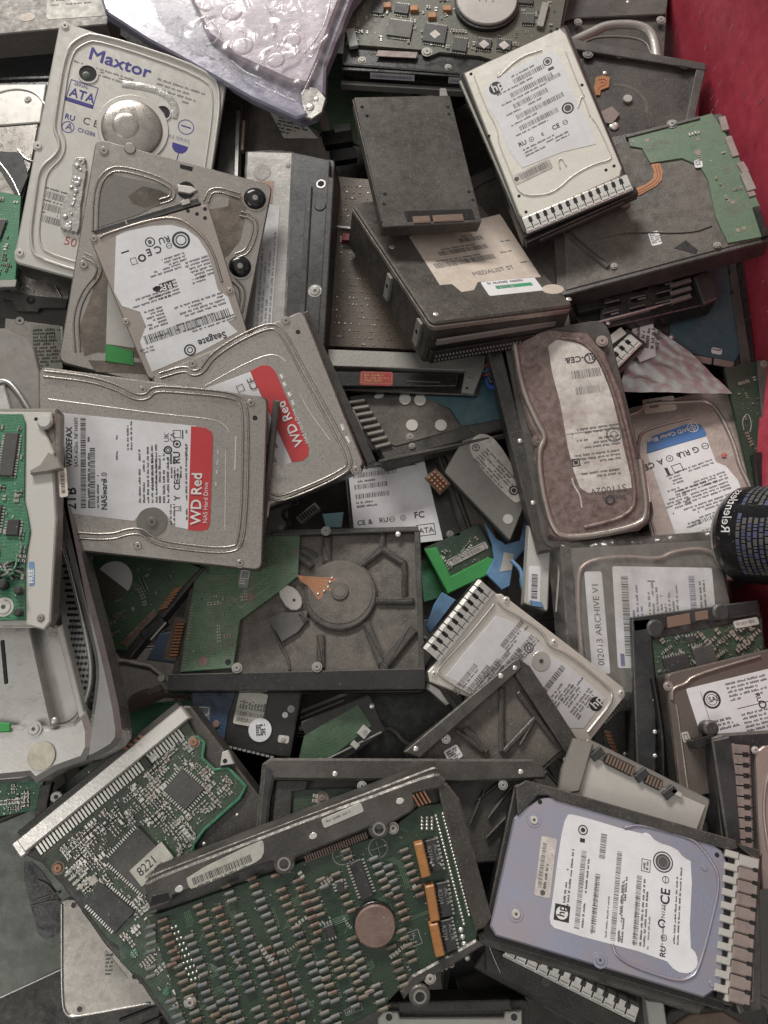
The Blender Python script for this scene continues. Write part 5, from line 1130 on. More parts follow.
for i in range(14): b.tube([(x+R.uniform(-10, 10), y+R.uniform(-9, 9), 0), (x+R.uniform(-8, 8), y+R.uniform(-6, 6), 7), (x+R.uniform(-10, 10), y+R.uniform(-9, 9), 1)], 1.1, R.choice(('pcb_bright', 'chip', 'smd_grey')), 6)
T.fin(b, 'crushed_coil'); T.screw(4, 607, 7, 0, 'bright'); T.disc('capacitor', 17, 590, 4, 0, 6, 'chip', 1, 16); T.disc('capacitor', 17, 612, 4, 0, 5, 'chip', 1, 16); T.disc('capacitor', 0, 584, 5, 0, 8, 'chip', 1, 16)
T.screw(41, 618, 3, -2, 'case_grey'); T.hole(36, 419, 2, -2); T.disc('screw_boss', 44, 421, 8, -2, 2, 'tin', 1.6, 26)
T.poly('bent_latch', [(40, 464), (48, 452), (58, 458), (62, 468), (46, 472), (30, 474), (30, 470)], -2, 3, 'case_grey', 1)
L = T.sticker([(29, 586), (29, 562), (34, 561), (35, 585)], 'blue_tape', base=-2); L.t(2, 4.6, 5, 'FREE', 'ink_white', 0, True); L.done()
L = T.sticker([(60, 498), (58, 470), (66, 466), (68, 496)], 'old_label', base=-4); L.code(4, 2, 22, 4, 'ink', 5); L.done(); L = T.sticker([(54, 462), (54, 414), (60, 414), (61, 462)], 'lid_brown', base=-5); L.rows(4, 2, 40, 1, 3, 2, 'ink_mid'); L.done()

# strap
T = Thing('rubber_strap', 'crumpled brown rubber strap lying in the gap left of the cast drive base', 'strap', [(120, 682), (200, 682), (200, 712), (120, 712)], -24, 12, tilt=(0, 0))
b = MB(); P = [(*T.p(x, y, 0), z) for x, y, z in ((122, 708, -6), (134, 702, -2), (156, 694, 3), (172, 694, 2), (200, 696, 0), (240, 694, -6))]
Q = smooth(P, 2); vs = []
for i, p in enumerate(Q):
    t = i/(len(Q)-1); w = 5+9*math.sin(min(t*1.9, 1)*3.1)*(1-t*.3)
    for u, h in ((-1, -2), (-.7, 1), (0, 3), (.7, 1.5), (1, -2)): vs.append((p[0]+math.sin(i)*.6, p[1]+u*w*.7, p[2]+h+mathutils.noise.noise(Vector((i*.4, u*2, 0)))*2))
b.add(vs, [[i*5+k, i*5+k+1, (i+1)*5+k+1, (i+1)*5+k] for i in range(len(Q)-1) for k in range(4)], 'leather', True); T.fin(b, 'strap')
T.poly('pale_patch', [(142, 692), (160, 684), (164, 690), (150, 696)], 3, 5, 'dull_pink', 1)
# ================================================================== lower right
T = Thing('hard_drive', 'drive sealed in a wrinkled clear bag with two white labels at right', 'bagged drive', [(560, 542), (722, 530), (740, 690), (572, 704)], 24, 40, tilt=(0, 0))
T.body('casing', 'cast'); T.poly('lid', [(570, 548), (716, 540), (730, 600), (734, 690), (590, 694)], 0, 3, 'lid_dim', 1)
T.beads('lid_ridge', [[(584, 690), (576, 580), (584, 562), (620, 556), (660, 560), (672, 552), (704, 548), (722, 560)]], 'lid_pink', 5, 3, 3)
L = T.sticker([(593, 674), (584, 573), (602, 570), (610, 674)], 'white_label', base=3); L.t(8, 12.5, 6.4, '0I2013 ARCHIVE V1', 'ink_soft', 0, False, 1.1); L.done()
L = T.sticker([(619, 672), (612, 570), (712, 564), (720, 666)], 'white_label', base=3.2); L.rect(2, 3, 12, 4, 'ink_navy'); L.code(12, 8, 80, 7, 'ink_soft', 4); L.rows(10, 18, 84, 3, 4, 2, 'ink_navy'); L.rows(30, 34, 60, 8, 4, 2, 'ink_mid'); L.t(84, 42, 8, '1', 'ink_soft'); L.code(58, 76, 36, 6, 'ink_navy', 6); L.rows(60, 86, 34, 2, 4, 2); L.done()
b = MB(); g = []; n = 70
a0, a1, a2, a3 = [Vector(T.p(*q, 8)) for q in ((550, 536), (730, 522), (752, 700), (566, 716))]
for j in range(n+1):
    for i in range(n+1):
        u, v = i/n, j/n; q = (a0*(1-u)+a1*u)*(1-v)+(a3*(1-u)+a2*u)*v; e = (max(abs(u-.5), abs(v-.5))*2)**10
        g.append((q.x, q.y, 8+3*mathutils.noise.noise(Vector((q.x*.05, q.y*.02, 5)))+4*abs(mathutils.noise.noise(Vector((q.x*.12+q.y*.04, q.y*.03, 2))))-16*e))
b.add(g, [[j*(n+1)+i, j*(n+1)+i+1, (j+1)*(n+1)+i+1, (j+1)*(n+1)+i] for j in range(n) for i in range(n)], 'film_thick', True); T.fin(b, 'clear_bag')
T = Thing('plastic_sleeve', 'narrow clear plastic sleeve edge with a barcode slip left of the bagged drive', 'plastic sleeve', [(530, 515), (552, 520), (548, 612), (524, 604)], 6, 20, tilt=(0, 0))
T.body('sleeve', 'tin', rad=3); L = T.sticker([(528, 602), (529, 566), (541, 566), (540, 604)], 'white_label'); L.code(4, 3, 26, 6, 'ink', 3); L.done(); T.poly('blue_tip', [(530, 600), (542, 602), (544, 608), (532, 606)], 0, 2, 'blue_tape', .4)
T.beads('fold', [[(546, 520), (556, 530), (560, 560), (556, 612)], [(560, 524), (566, 545), (566, 580)]], 'bright', 2.2, 2, 3)

T = Thing('drive_carrier', 'dark drive carrier with brown edge connectors over a green board, lower right', 'drive carrier', [(632, 617), (762, 600), (790, 780), (640, 790)], 36, 40, tilt=(0, 0))
T.body('frame', 'cast', h1=-6, rad=3)
T.poly('rear_wall', [(632, 617), (758, 600), (760, 614), (634, 632)], -6, 2, 'slate', 1); T.poly('side_rail', [(632, 620), (650, 618), (656, 690), (656, 790), (638, 790)], -6, 2, 'slate', 1)
T.poly('circuit_board', [(652, 640), (762, 618), (764, 660), (656, 678)], -6, -1, 'pcb', .3)
T.smds([(656, 640), (760, 622), (762, 655), (658, 674)], 130, -1, seed=61); T.chip(676, 664, 26, 16, .12, -1); T.chip(704, 656, 22, 20, .12, -1, m='chip_grey'); T.chip(690, 640, 10, 7, .1, -1)
T.poly('edge_contacts', [(667, 617), (690, 613), (691, 624), (668, 628)], 2, 3.5, 'gold', .4); T.poly('edge_contacts', [(695, 612), (708, 610), (709, 619), (696, 621)], 2, 3.5, 'gold', .4)
for x, y in ((656, 628), (722, 612)): T.disc('connector_post', x, y, 9, -4, 4, 'slate', 2, 16)
L = T.sticker([(734, 621), (758, 617), (759, 624), (735, 629)], 'dirty_label', base=0, h=2); L.code(2, 2, 20, 3, 'ink_mid', 2); L.done(); T.stud(649, 667, 3, 0, 2); T.beads('cable', [[(652, 678), (656, 700), (662, 740), (662, 780)]], 'black', 5, 5, 2)
for y in (700, 732, 756): T.stud(655, y, 2.4, 2, 1.4)

T = Thing('hard_drive', 'brown-rimmed drive with a round seal on its white label at the right edge', 'hard drive', [(666, 674), (790, 644), (830, 770), (682, 800)], 62, 34, tilt=(0, 0))
T.body('casing', 'cast', h1=-4); T.body('lid', 'lid_brown', h0=-4, rad=6, bev=1.2)
T.beads('lid_ridge', [[(672, 700), (672, 688), (686, 684), (692, 676), (760, 656)]], 'lid_tan', 3, 2); T.beads('lid_ridge', [[(676, 704), (688, 790)]], 'lid_tan', 2, 1.4); T.screw(668, 686, 3.6, 0, 'lid_pink')
L = T.sticker([(692, 690), (780, 664), (800, 730), (700, 750)], 'white_label'); L.ring(22, 16, 9, 2); L.ring(22, 16, 5.6, .6); L.t(18.5, 18, 5, 'SAS', 'ink', 0, True); L.rows(40, 4, 46, 5, 4, 2); L.rect(44, 30, 50, .7); L.rows(14, 36, 26, 3, 4, 2.2); L.rows(46, 36, 40, 5, 4, 2); L.rect(13, 6, .5, 50, 'ink_soft'); L.ring(70, 32, 4, 1.4); L.t(66, 20, 5, 'RU', 'ink', 90, True); L.done()
L = T.sticker([(682, 733), (689, 731), (690, 741), (683, 743)], 'tin', rad=1.5); L.frame(1.6, 2, 4, 6, .6); L.done()

T = Thing('hard_drive', 'pink-lidded drive with a brown rib vent inside a dark carrier, right edge', 'hard drive', [(716, 742), (800, 736), (800, 880), (736, 880)], 84, 36, tilt=(0, 0))
T.poly('carrier', [(712, 738), (722, 734), (810, 728), (810, 890), (742, 890), (724, 850), (716, 780)], -34, -4, 'slate', 2); T.poly('lid', [(756, 752), (764, 746), (820, 740), (820, 890), (762, 890)], -4, 0, 'lid_pink', 1)
T.poly('carrier_wall', [(712, 740), (730, 736), (736, 770), (742, 846), (728, 846)], -4, 3, 'slate', 1.4)
T.fins((742, 744), (746, 862), 20, 11, -2, 2, 'dull_pink', .8); T.beads('lid_ridge', [[(790, 750), (768, 770), (762, 806), (768, 850)]], 'lid_pink', 3, 2); T.screw(755, 750, 2.8, 0, 'tin')
T.disc('latch_knob', 712, 728, 8, -20, -6, 'cast', 2); T.bar('latch', (694, 745), (716, 738), 9, -24, -6, 'black')

# the can
T = Thing('drink_can', 'black drink can with white and blue lettering lying on its side at the right edge', 'can', [(700, 500), (800, 500), (800, 600), (700, 600)], 40, 60, tilt=(0, 0))
T.o.matrix_world = Matrix.Translation(Vector(T.M @ Vector((T.w/2, T.l/2, -40)))*S); T.off = (T.w/2, T.l/2, -40)
c0 = Vector((*T.p(735, 535, -16), -16)); ax = Vector((.60, -.20, .76)).normalized(); e1 = Vector((0, 0, 1)); e1 = (e1-ax*e1.dot(ax)).normalized(); e2 = ax.cross(e1)
RC = 46
def cyl_pt(u, a, r): return c0+ax*u+e1*(r*math.cos(a))+e2*(r*math.sin(a))
prof = [(4, 0), (3.5, 26), (1.0, 31), (-3, 33.5), (-4.5, 35), (-3.5, 37), (-1, 38.5), (5, RC-2.5), (10, RC), (120, RC), (126, 40), (126, 0)]
b = MB(); n = 56; vs = []
for u, r in prof:
    for i in range(n): vs.append(cyl_pt(u, 2*math.pi*i/n, max(r, .01)))
for k in range(len(prof)-1):
    m = 'bright' if k < 6 or k > 9 else 'black_gloss'
    b.add(vs, [[k*n+i, k*n+(i+1) % n, (k+1)*n+(i+1) % n, (k+1)*n+i] for i in range(n)], m, True)
ob = T.fin(b, 'can_body')
def can_text(b, st, u0, a0, size, m, bold=False, k=0):
    vs, fs, w = textmesh(st, bold)
    b.add([cyl_pt(u0+v[1]*size*1.38, a0-v[0]*size*1.38/RC, RC+.35) for v in vs], fs, m)
# text runs round the can; u is up the letters
def a_of(px, py): return None
b = MB(); can_text(b, 'Relentless', 12, .35, 9, 'ink_white', True)
r = random.Random(9)
for row in range(16):
    u = 26+row*5.4; a = 1.25
    while a > -1.6:
        wd = r.choice((.03, .05, .08, .12)); 
        if not (-.22 < a-.0 < .02):
            m = 'ink_mid' if r.random() < .6 else 'ink_navy'
            aa = a
            while aa > a-wd: 
                b.add([cyl_pt(u+y*3.4, aa-x*.012, RC+.3) for x, y in ((0, 0), (1, 0), (1, 1), (0, 1))], [[0, 1, 2, 3]], m); aa -= .021
        a -= wd+.03
T.fin(b, 'printing')

# ================================================================== bottom
T = Thing('hard_drive', 'bare dark cast drive shell with angled ribs standing diagonally, lower centre', 'drive shell', [(404, 752), (519, 660), (580, 742), (470, 840)], 74, 30, lam=.3)
T.body('casing', 'cast', h1=-8); T.body('floor', 'dust_dark', h0=-8, h1=-7, rad=2, grow=-3)
T.poly('long_rim', [(404, 752), (514, 660), (520, 658), (522, 668), (420, 758)], -8, 3, 'cast_mid', 1); T.poly('end_rim', [(518, 658), (530, 666), (578, 740), (566, 752), (516, 676)], -8, 2, 'cast', 1)
for a, c, w in (((502, 688), (502, 752), 5), ((464, 728), (488, 752), 6), ((504, 752), (536, 718), 5), ((518, 692), (556, 742), 5), ((536, 718), (520, 746), 3), ((456, 730), (484, 752), 4)): T.bar('cast_rib', a, c, w, -7, -3, 'cast', 1)
for x, y in ((501, 676), (416, 749)): T.stud(x, y, 3, 3, 1.2)
T.screw(446, 739, 3.4, 0, 'steel'); T.stud(515, 668, 2.6, 3, 1); T.stud(566, 760, 3, 0, 2)
L = T.sticker([(443, 752), (456, 744), (464, 756), (450, 764)], 'white_label', base=-6); L.rows(2, 2, 12, 6, 2.3, 1.6, 'ink', ragged=False); L.done()

T = Thing('hard_drive', 'small silver-beige drive with brown serial connector, seen end-on above the lavender drive', 'hard drive', [(588, 738), (712, 800), (692, 880), (560, 800)], 84, 24, tilt=(0, 0))
T.body('casing', 'case_grey', h1=-2, rad=3); T.poly('lid', [(584, 752), (706, 806), (690, 850), (560, 800)], -2, 0, 'tin', .8)
T.poly('corner_block', [(574, 738), (594, 744), (580, 792), (558, 796), (562, 770)], -2, 5, 'case_grey', 1.5)
for a, c in (((606, 758), (634, 772)), ((646, 778), (662, 786))):
    T.bar('connector', a, c, 11, -2, 3, 'slate'); p, q = Vector(T.p(*a, 3)), Vector(T.p(*c, 3)); b = MB(); d = q-p; n = int(d.length/2.6)
    for i in range(n): w = p+d*((i+.5)/n); b.box(w.x, w.y, 1.5, 7, 3, 3.8, 'gold', math.atan2(d.y, d.x))
    T.fin(b, 'connector_pins')
for x, y in ((596, 754), (640, 775), (668, 792)): T.chip(x, y, 8, 14, -.45, -2, 6, m='slate', pins='', name='connector_shroud')
T.bar('clip', (672, 790), (682, 796), 5, 0, 4, 'bright')

T = Thing('hard_drive', 'long dark drive shell with a green board in its corner behind the resistor-covered drive', 'drive shell', [(262, 760), (545, 760), (560, 880), (250, 890)], 84, 36, lam=.5)
T.poly('casing', [(262, 764), (272, 759), (536, 759), (548, 776), (524, 780), (530, 860), (250, 880)], -40, -12, 'cast', 1.5)
T.poly('rear_rim', [(262, 764), (270, 758), (534, 759), (548, 772), (546, 779), (460, 783), (400, 781), (274, 780)], -12, 2, 'cast_mid', 2); T.poly('side_rim', [(264, 762), (276, 770), (270, 800), (266, 850), (256, 850)], -12, 2, 'slate', 2)
T.poly('circuit_board', [(292, 790), (350, 788), (380, 800), (380, 830), (292, 840)], -12, -8, 'pcb', .3); T.disc('solder_ring', 322, 798, 7, -8, -7.4, 'dull_pink', .2, 20); T.screw(322, 798, 3.2, -7.4, 'dull_pink'); T.smds([(298, 796), (350, 794), (360, 812), (298, 816)], 12, -8, seed=4)
T.poly('inner_block', [(276, 780), (308, 780), (306, 790), (292, 792), (290, 830), (272, 832)], -12, -4, 'cast', 1)
for x, y in ((335, 774), (412, 774), (521, 772)): T.stud(x, y, 3, 2, 1)
for x, y in ((362, 786), (503, 785)): T.screw(x, y, 3.6, 0, 'steel')
T.beads('cast_rib', [[(484, 790), (470, 824)], [(512, 786), (488, 818)], [(520, 784), (518, 800)], [(522, 800), (486, 838)], [(500, 782), (478, 800)]], 'cast_mid', 3, 3, -10)

T = Thing('drive_shell', 'round-bottomed black drive shell in shadow left of the diagonal shell', 'drive shell', [(384, 692), (448, 694), (450, 762), (370, 762)], -10, 20, tilt=(0, 0))
b = MB(); x, y = T.p(410, 735, 0); b.cyl(x, y, 52, -14, -2, 'black', 44, 2); b.rimring(x, y, 48, 52, -2, 2, 'cast', 44); T.fin(b, 'casing')

T = Thing('hard_drive', 'dark drive with a long white label strip, round sticker and indigo circuit board', 'hard drive', [(190, 692), (302, 690), (290, 758), (196, 742)], 22, 26, tilt=(0, 0))
T.body('casing', 'black', rad=3); T.poly('circuit_board', [(192, 692), (236, 692), (228, 716), (224, 742), (198, 738)], 0, 1.4, 'pcb_indigo', .3)
L = T.sticker([(232, 724), (240, 692), (268, 692), (262, 728)], 'yellow_label', base=1.4); L.code(3, 3, 4, 28, 'ink_soft', 2, True); L.code(9, 5, 4, 26, 'ink_mid', 3, True); L.rows(16, 3, 8, 9, 3, 2, 'ink_soft'); L.done()
T.disc('round_sticker', 260, 730, 11.5, 1.4, 1.9, 'white_label', .1, 30); L = T.sticker([(254, 724), (264, 723), (266, 734), (256, 735)], plate=False, base=1.9); L.rows(1, 1, 9, 5, 2.2, 1.5, 'ink', ragged=False); L.done()
L = T.sticker([(198, 706), (212, 706), (208, 726), (195, 724)], 'smd_blue', base=1.4); L.frame(1, 1, 11, 8, .8, 'ink_white'); L.frame(1, 11, 11, 7, .8, 'ink_white'); L.done()
T.screw(291, 709, 2.6, 0, 'alu_dark'); T.disc('sticker', 285, 715, 3, 0, .3, 'white_label', .1, 12); L = T.sticker([(278, 735), (290, 736), (288, 744), (278, 742)], 'tin'); L.done(); T.screw(283, 739, 2.4, .4, 'tin')
T.disc('capacitor', 216, 724, 3.6, 1.4, 2.6, 'coin_brown', .4, 16)
b = MB()
for i in range(11): x, y = T.p(226+i*4.6, 746+i*1.1, 0); b.box(x, y, 3.2, 1.8, 0, 1, 'smd_grey', -.1)
T.fin(b, 'edge_contacts')
T = Thing('hard_drive', 'dark drive with a plain green board and two silver clips, right of the round-stickered drive', 'hard drive', [(300, 722), (370, 694), (386, 732), (322, 776)], 26, 26, tilt=(0, 0))
T.body('casing', 'black', rad=3); T.poly('circuit_board', [(304, 736), (358, 704), (372, 726), (330, 758), (298, 762)], 0, 1.4, 'pcb_mid', .3)
T.chip(364, 732, 11, 10, .4, 1.4, 2, 'tin', '', name='silver_clip'); T.chip(355, 745, 6, 8, .4, 1.4, 1.5, 'tin', '', name='silver_clip'); T.screw(365, 732, 2.4, 3.2, 'steel'); T.stud(372, 706, 3, 0, 1.4)
T.bar('chrome_edge', (326, 760), (382, 732), 2, 0, 2, 'steel_dull')
T = Thing('circuit_board', 'blue-green board under the long silver connector, left of the gap', 'circuit board', [(128, 704), (196, 700), (180, 760), (124, 756)], -40, 5, tilt=(0, 0))
T.body('board', 'pcb_bright', rad=1, bev=.3)

# bottom-left PCB drive
T = Thing('hard_drive', 'drive with long silver data connector and square chips on its board, bottom left', 'hard drive', [(17, 850), (184, 704), (318, 896), (160, 1050)], 66, 40, lam=.06)
T.poly('casing', [(16, 850), (176, 706), (190, 706), (262, 800), (300, 860), (300, 960), (240, 1080), (196, 1064), (166, 1022), (142, 986), (120, 962), (104, 944), (82, 912), (62, 886), (42, 864)], -34, -3, 'cast', 1.5)
T.poly('circuit_board', [(36, 852), (186, 718), (196, 736), (204, 740), (202, 758), (214, 770), (228, 768), (246, 786), (240, 798), (204, 830), (196, 842), (190, 870), (260, 920), (220, 1040), (174, 1024), (142, 978), (128, 970), (120, 962), (118, 946), (108, 940), (84, 908), (84, 896), (62, 874), (52, 870)], -3, 0, 'pcb', .4)
b = MB(); 
p, q = Vector(T.p(22, 846, 4)), Vector(T.p(186, 712, 4)); d = (q-p); L_ = d.length; an = math.atan2(d.y, d.x); m_ = (p+q)/2; nn = Vector((-d.y, d.x)).normalized()
b.box(m_.x, m_.y, L_, 13, -8, 7, 'bright', an, 1.2); b.box(*(m_+nn*9), L_*.98, 6, -12, 2, 'cast', an, .6); b.box(*(p-d.normalized()*2), 9, 15, -8, 4, 'bright', an, 1.4, 2); T.fin(b, 'data_connector')
b = MB()
for i in range(46):
    if i in (33, 34): continue
    u = p+d*((i+2.5)/52)-nn*11; b.box(u.x, u.y, 1.9, 8.5, 0, 1.4, 'solder', an)
u = p+d*.70-nn*12; b.box(u.x, u.y, 4, 9, 0, 4, 'black', an); u = p+d*.735-nn*12; b.box(u.x, u.y, 6, 5, 0, 2, 'tin', an)
T.fin(b, 'connector_pins'); b = MB()
for i in range(4): u = p+d*(.66+i*.03)+nn*8; b.box(u.x, u.y, 2.4, 5, 2, 3, 'copper', an+.5)
T.fin(b, 'solder_tabs')
T.chipq([(107, 860), (139, 826), (176, 866), (146, 896)], m='chip_grey', sides=(0, 3)); T.chipq([(86, 902), (102, 882), (136, 911), (116, 932)], sides=(1, 3)); T.chipq([(164, 790), (182, 769), (205, 789), (186, 810)], m='chip_grey')
L = T.sticker([(129, 871), (161, 842), (174, 857), (142, 887)], 'yellow_label', base=2.7, rad=1); L.t(5, 12, 9, '8221', 'ink', 0, False, .9); L.rows(8, 15, 28, 1, 3, 1.8, 'ink_soft'); L.done()
T.smds([(60, 850), (186, 734), (200, 762), (240, 786), (198, 828), (188, 866), (150, 910), (120, 930), (70, 880)], 620, 0, T.ang((20, 850), (186, 712)), seed=71, cols=('smd_grey', 'chip', 'smd_tan', 'chip_grey', 'chip', 'smd_red', 'solder'), avoid=((141, 860, 34), (104, 902, 17), (118, 914, 17), (185, 789, 20)), size=(1.8, 4.2))
T.smds([(120, 930), (150, 915), (200, 960), (200, 1020), (180, 1016), (142, 966)], 90, 0, T.ang((20, 850), (186, 712)), seed=72)
T.traces([(40, 858), (120, 790), (150, 830), (100, 870), (70, 880)], 44, T.ang((20, 850), (186, 712)), seed=4, m='smd_tan')
b = MB()
for j in range(2):
    for i in range(4): x, y = T.p(69+i*4+j*7, 873-j*3+i*4.4-j*4, 0); b.box(x, y, 7, 2.2, 0, 1.8, 'tin', an, .3)
T.fin(b, 'resistor_pack'); T.chip(94, 880, 8, 8, an, m='yellow_label', pins='', name='crystal')
for x, y, r in ((58, 868, 4.5), (194, 742, 4.2)): T.disc('copper_pad', x, y, r*1.5, 0, .4, 'smd_tan', .1, 24); T.screw(x, y, r, .4, 'copper', boss=False)
T.disc('round_pad', 134, 954, 4, 0, .6, 'pcb_bright', .2, 20); T.disc('round_pad', 166, 992, 3.4, 0, .6, 'pcb_bright', .2, 20)
T.beads('board_edge', [[(196, 736), (204, 742), (202, 758), (214, 770), (228, 768), (246, 786), (240, 798), (204, 830), (194, 844), (192, 852)]], 'pcb_bright', 3, 1, it=0)
T.poly('mounting_tab', [(222, 752), (228, 750), (234, 764), (220, 766)], -3, 3, 'tin', .6); T.hole(225, 761, 2.4, 3); T.stud(204, 844, 2, 2, 1); T.stud(237, 815, 1.8, -3, 1)

# main bottom PCB drive
T = Thing('hard_drive', 'big drive whose green board carries striped resistors, orange arrays and a brown round cap', 'hard drive', [(142, 882), (440, 768), (494, 930), (196, 1052)], 122, 40, lam=.06)
T.body('casing', 'cast_mid', h1=-12, rad=5); A = T.ang((148, 915), (440, 800))
T.poly('circuit_board', [(148, 916), (164, 912), (276, 872), (284, 868), (372, 838), (384, 834), (420, 806), (442, 803), (462, 880), (478, 930), (476, 940), (440, 960), (404, 985), (380, 1010), (340, 1030), (200, 1060), (188, 1030)], -12, -6, 'pcb_deep', .4)
T.poly('upper_frame', [(144, 884), (160, 876), (300, 822), (420, 778), (434, 774), (440, 774), (446, 780), (444, 788), (414, 794), (416, 806), (412, 812), (398, 820), (390, 824), (386, 830), (378, 832), (370, 828), (340, 840), (296, 858), (292, 866), (284, 870), (276, 866), (272, 862), (200, 886), (174, 896), (170, 904), (150, 912)], -12, 0, 'cast_mid', 1.6)
T.poly('end_frame', [(438, 786), (446, 782), (460, 800), (492, 918), (486, 928), (476, 932), (462, 880), (442, 806)], -12, -1, 'cast', 1.4)
T.poly('lower_frame', [(476, 940), (484, 946), (452, 966), (420, 984), (404, 1000), (400, 992), (412, 976), (430, 966)], -12, -3, 'cast_mid', 1.4)
for (x, y) in ((379, 829), (284, 864), (420, 997)): b = MB(); X, Y = T.p(x, y, 0); b.cyl(X, Y, 8, -12, -.6, 'cast_mid', 22, 1); b.cyl(X, Y, 3.6, -.8, -.45, 'black', 16); b.rimring(X, Y, 3.6, 5, -.8, .2, 'steel_dull', 18); T.fin(b, 'mounting_ear')
T.poly('socket_hole', [(150, 906), (170, 900), (168, 892), (152, 896)], .0, .3, 'black_gloss', .1)
L = T.sticker([(188, 878), (262, 848), (264, 858), (192, 888)], 'yellow_label', rad=4, outline=smooth([(188, 886), (186, 876), (260, 840), (264, 842), (264, 856), (254, 864), (192, 890)], 1, True)); L.code(3, 1.5, 62, 7, 'ink_soft', 5); L.rows(6, 10, 56, 1, 3, 2.4, 'ink_soft'); L.done()
L = T.sticker([(320, 820), (360, 803), (365, 811), (325, 828)], 'tin', rad=2); L.rows(4, 3, 34, 1, 3, 2, 'ink_mid'); L.done()
for x, y in ((313, 836), (400, 801), (179, 889)): T.disc('frame_hole', x, y, 4.2, 0, .3, 'bright', .1, 16, ry=3)
for x, y in ((393, 828), (190, 1002), (430, 978)): T.screw(x, y, 4.5, -4, 'coin_grey')
b = MB(); r = random.Random(2)
x, y = T.p(375, 924, -6); b.cyl(x, y+1, 21.5*T.k, -6, -3, 'black', 44, .5); b.cyl(x, y, 20.5*T.k, -3, 0, 'coin_brown', 44, 1); T.fin(b, 'round_cap')
for a, c in (((418, 842), (426, 876)), ((429, 884), (435, 920)), ((433, 922), (440, 955))):
    p, q = Vector(T.p(*a, -2)), Vector(T.p(*c, -2)); d = q-p; an = math.atan2(d.y, d.x); m_ = (p+q)/2; b = MB(); b.box(m_.x, m_.y, d.length, 9.5*T.k, -6, 2, 'orange_plastic', an, 1, 1)
    nn = Vector((-d.y, d.x)).normalized()
    for i in range(9): u = p+d*((i+.5)/9)+nn*(6); b.box(u.x, u.y, 2, 3, -6, -3, 'black', an)
    T.fin(b, 'resistor_array')
    b = MB(); m2 = m_+nn*13*T.k; b.box(m2.x, m2.y, d.length*.95, 11*T.k, -6, -1.5, 'chip', an, .6)
    for i in range(9):
        u = p+d*((i+.5)/9)+nn*19*T.k; b.box(u.x, u.y, 1.6, 3, -6, -4, 'solder', an)
    for k_ in range(2):
        vs, fs, w = textmesh(('ACTR', 'R21J4')[k_], True); kk = 4.6; o = m2+d.normalized()*(-8)+nn*(1-5*k_)
        dd = d.normalized(); b.add([(o.x+dd.x*v[0]*kk+nn.x*v[1]*kk, o.y+dd.y*v[0]*kk+nn.y*v[1]*kk, -1.4) for v in vs], fs, 'smd_grey')
    T.fin(b, 'chip')
# double row of solder pins
b = MB()
for i in range(32):
    t = i/31
    for k_ in (0, 1):
        if k_ == 1 and i > 29: continue
        x, y = T.p(436+t*28+k_*7, 816+t*108-k_*2, -6); b.dome(x, y, 1.5, -6, 1.3, 'solder', 8, 2)
for i in range(24):
    x, y = T.p(422+(i % 3)*5+(i//3)*.0, 818+(i//3)*3.6, -6); 
    if i < 12: b.dome(x, y, 1.5, -6, 1.3, 'solder', 8, 2)
for i in range(30): x, y = T.p(168+(i % 3)*4+(i//3)*2.6, 930+(i//3)*5.6-(i % 3)*1.6, -6); b.dome(x, y, 1.3, -6, 1.1, 'solder', 8, 2)
for i in range(5): x, y = T.p(461+i*1.6, 938+i*7-8, -6); b.dome(x, y, 2.2, -6, 1.6, 'bright', 8, 2)
T.fin(b, 'solder_joints', kind='stuff')
b = MB()
for i in range(4): x, y = T.p(416+i*3.6, 800-i*1.2, -2); b.box(x, y, 1.4, 10, -8, 0, 'copper', .2)
x, y = T.p(421, 802, -6); b.box(x, y, 24, 12, -14, -9, 'black', A); T.fin(b, 'power_pins')
b = MB()
for i in range(26): x, y = T.p(306+i*2.4, 859-i*.95, -5); b.box(x, y, 1.1, 5, -6, -4.4, 'coin_brown', A)
T.fin(b, 'flat_cable_pins')
T.chip(361, 878, 13, 38, A+.02, -6, 4, 'chip', 'l'); T.chip(330, 930, 10, 12, A, -6, 3, 'chip'); T.chip(340, 885, 8, 10, A, -6, 3, 'chip', 'l')
# resistors: columns running down the board
cols = [(160, 924, .62, 14), (176, 918, .65, 22), (196, 910, .9, 14), (212, 902, .9, 22), (232, 896, .96, 24), (252, 884, 1.0, 25), (274, 878, .86, 22), (296, 872, .5, 12), (318, 864, .6, 20), (346, 850, .5, 8)]
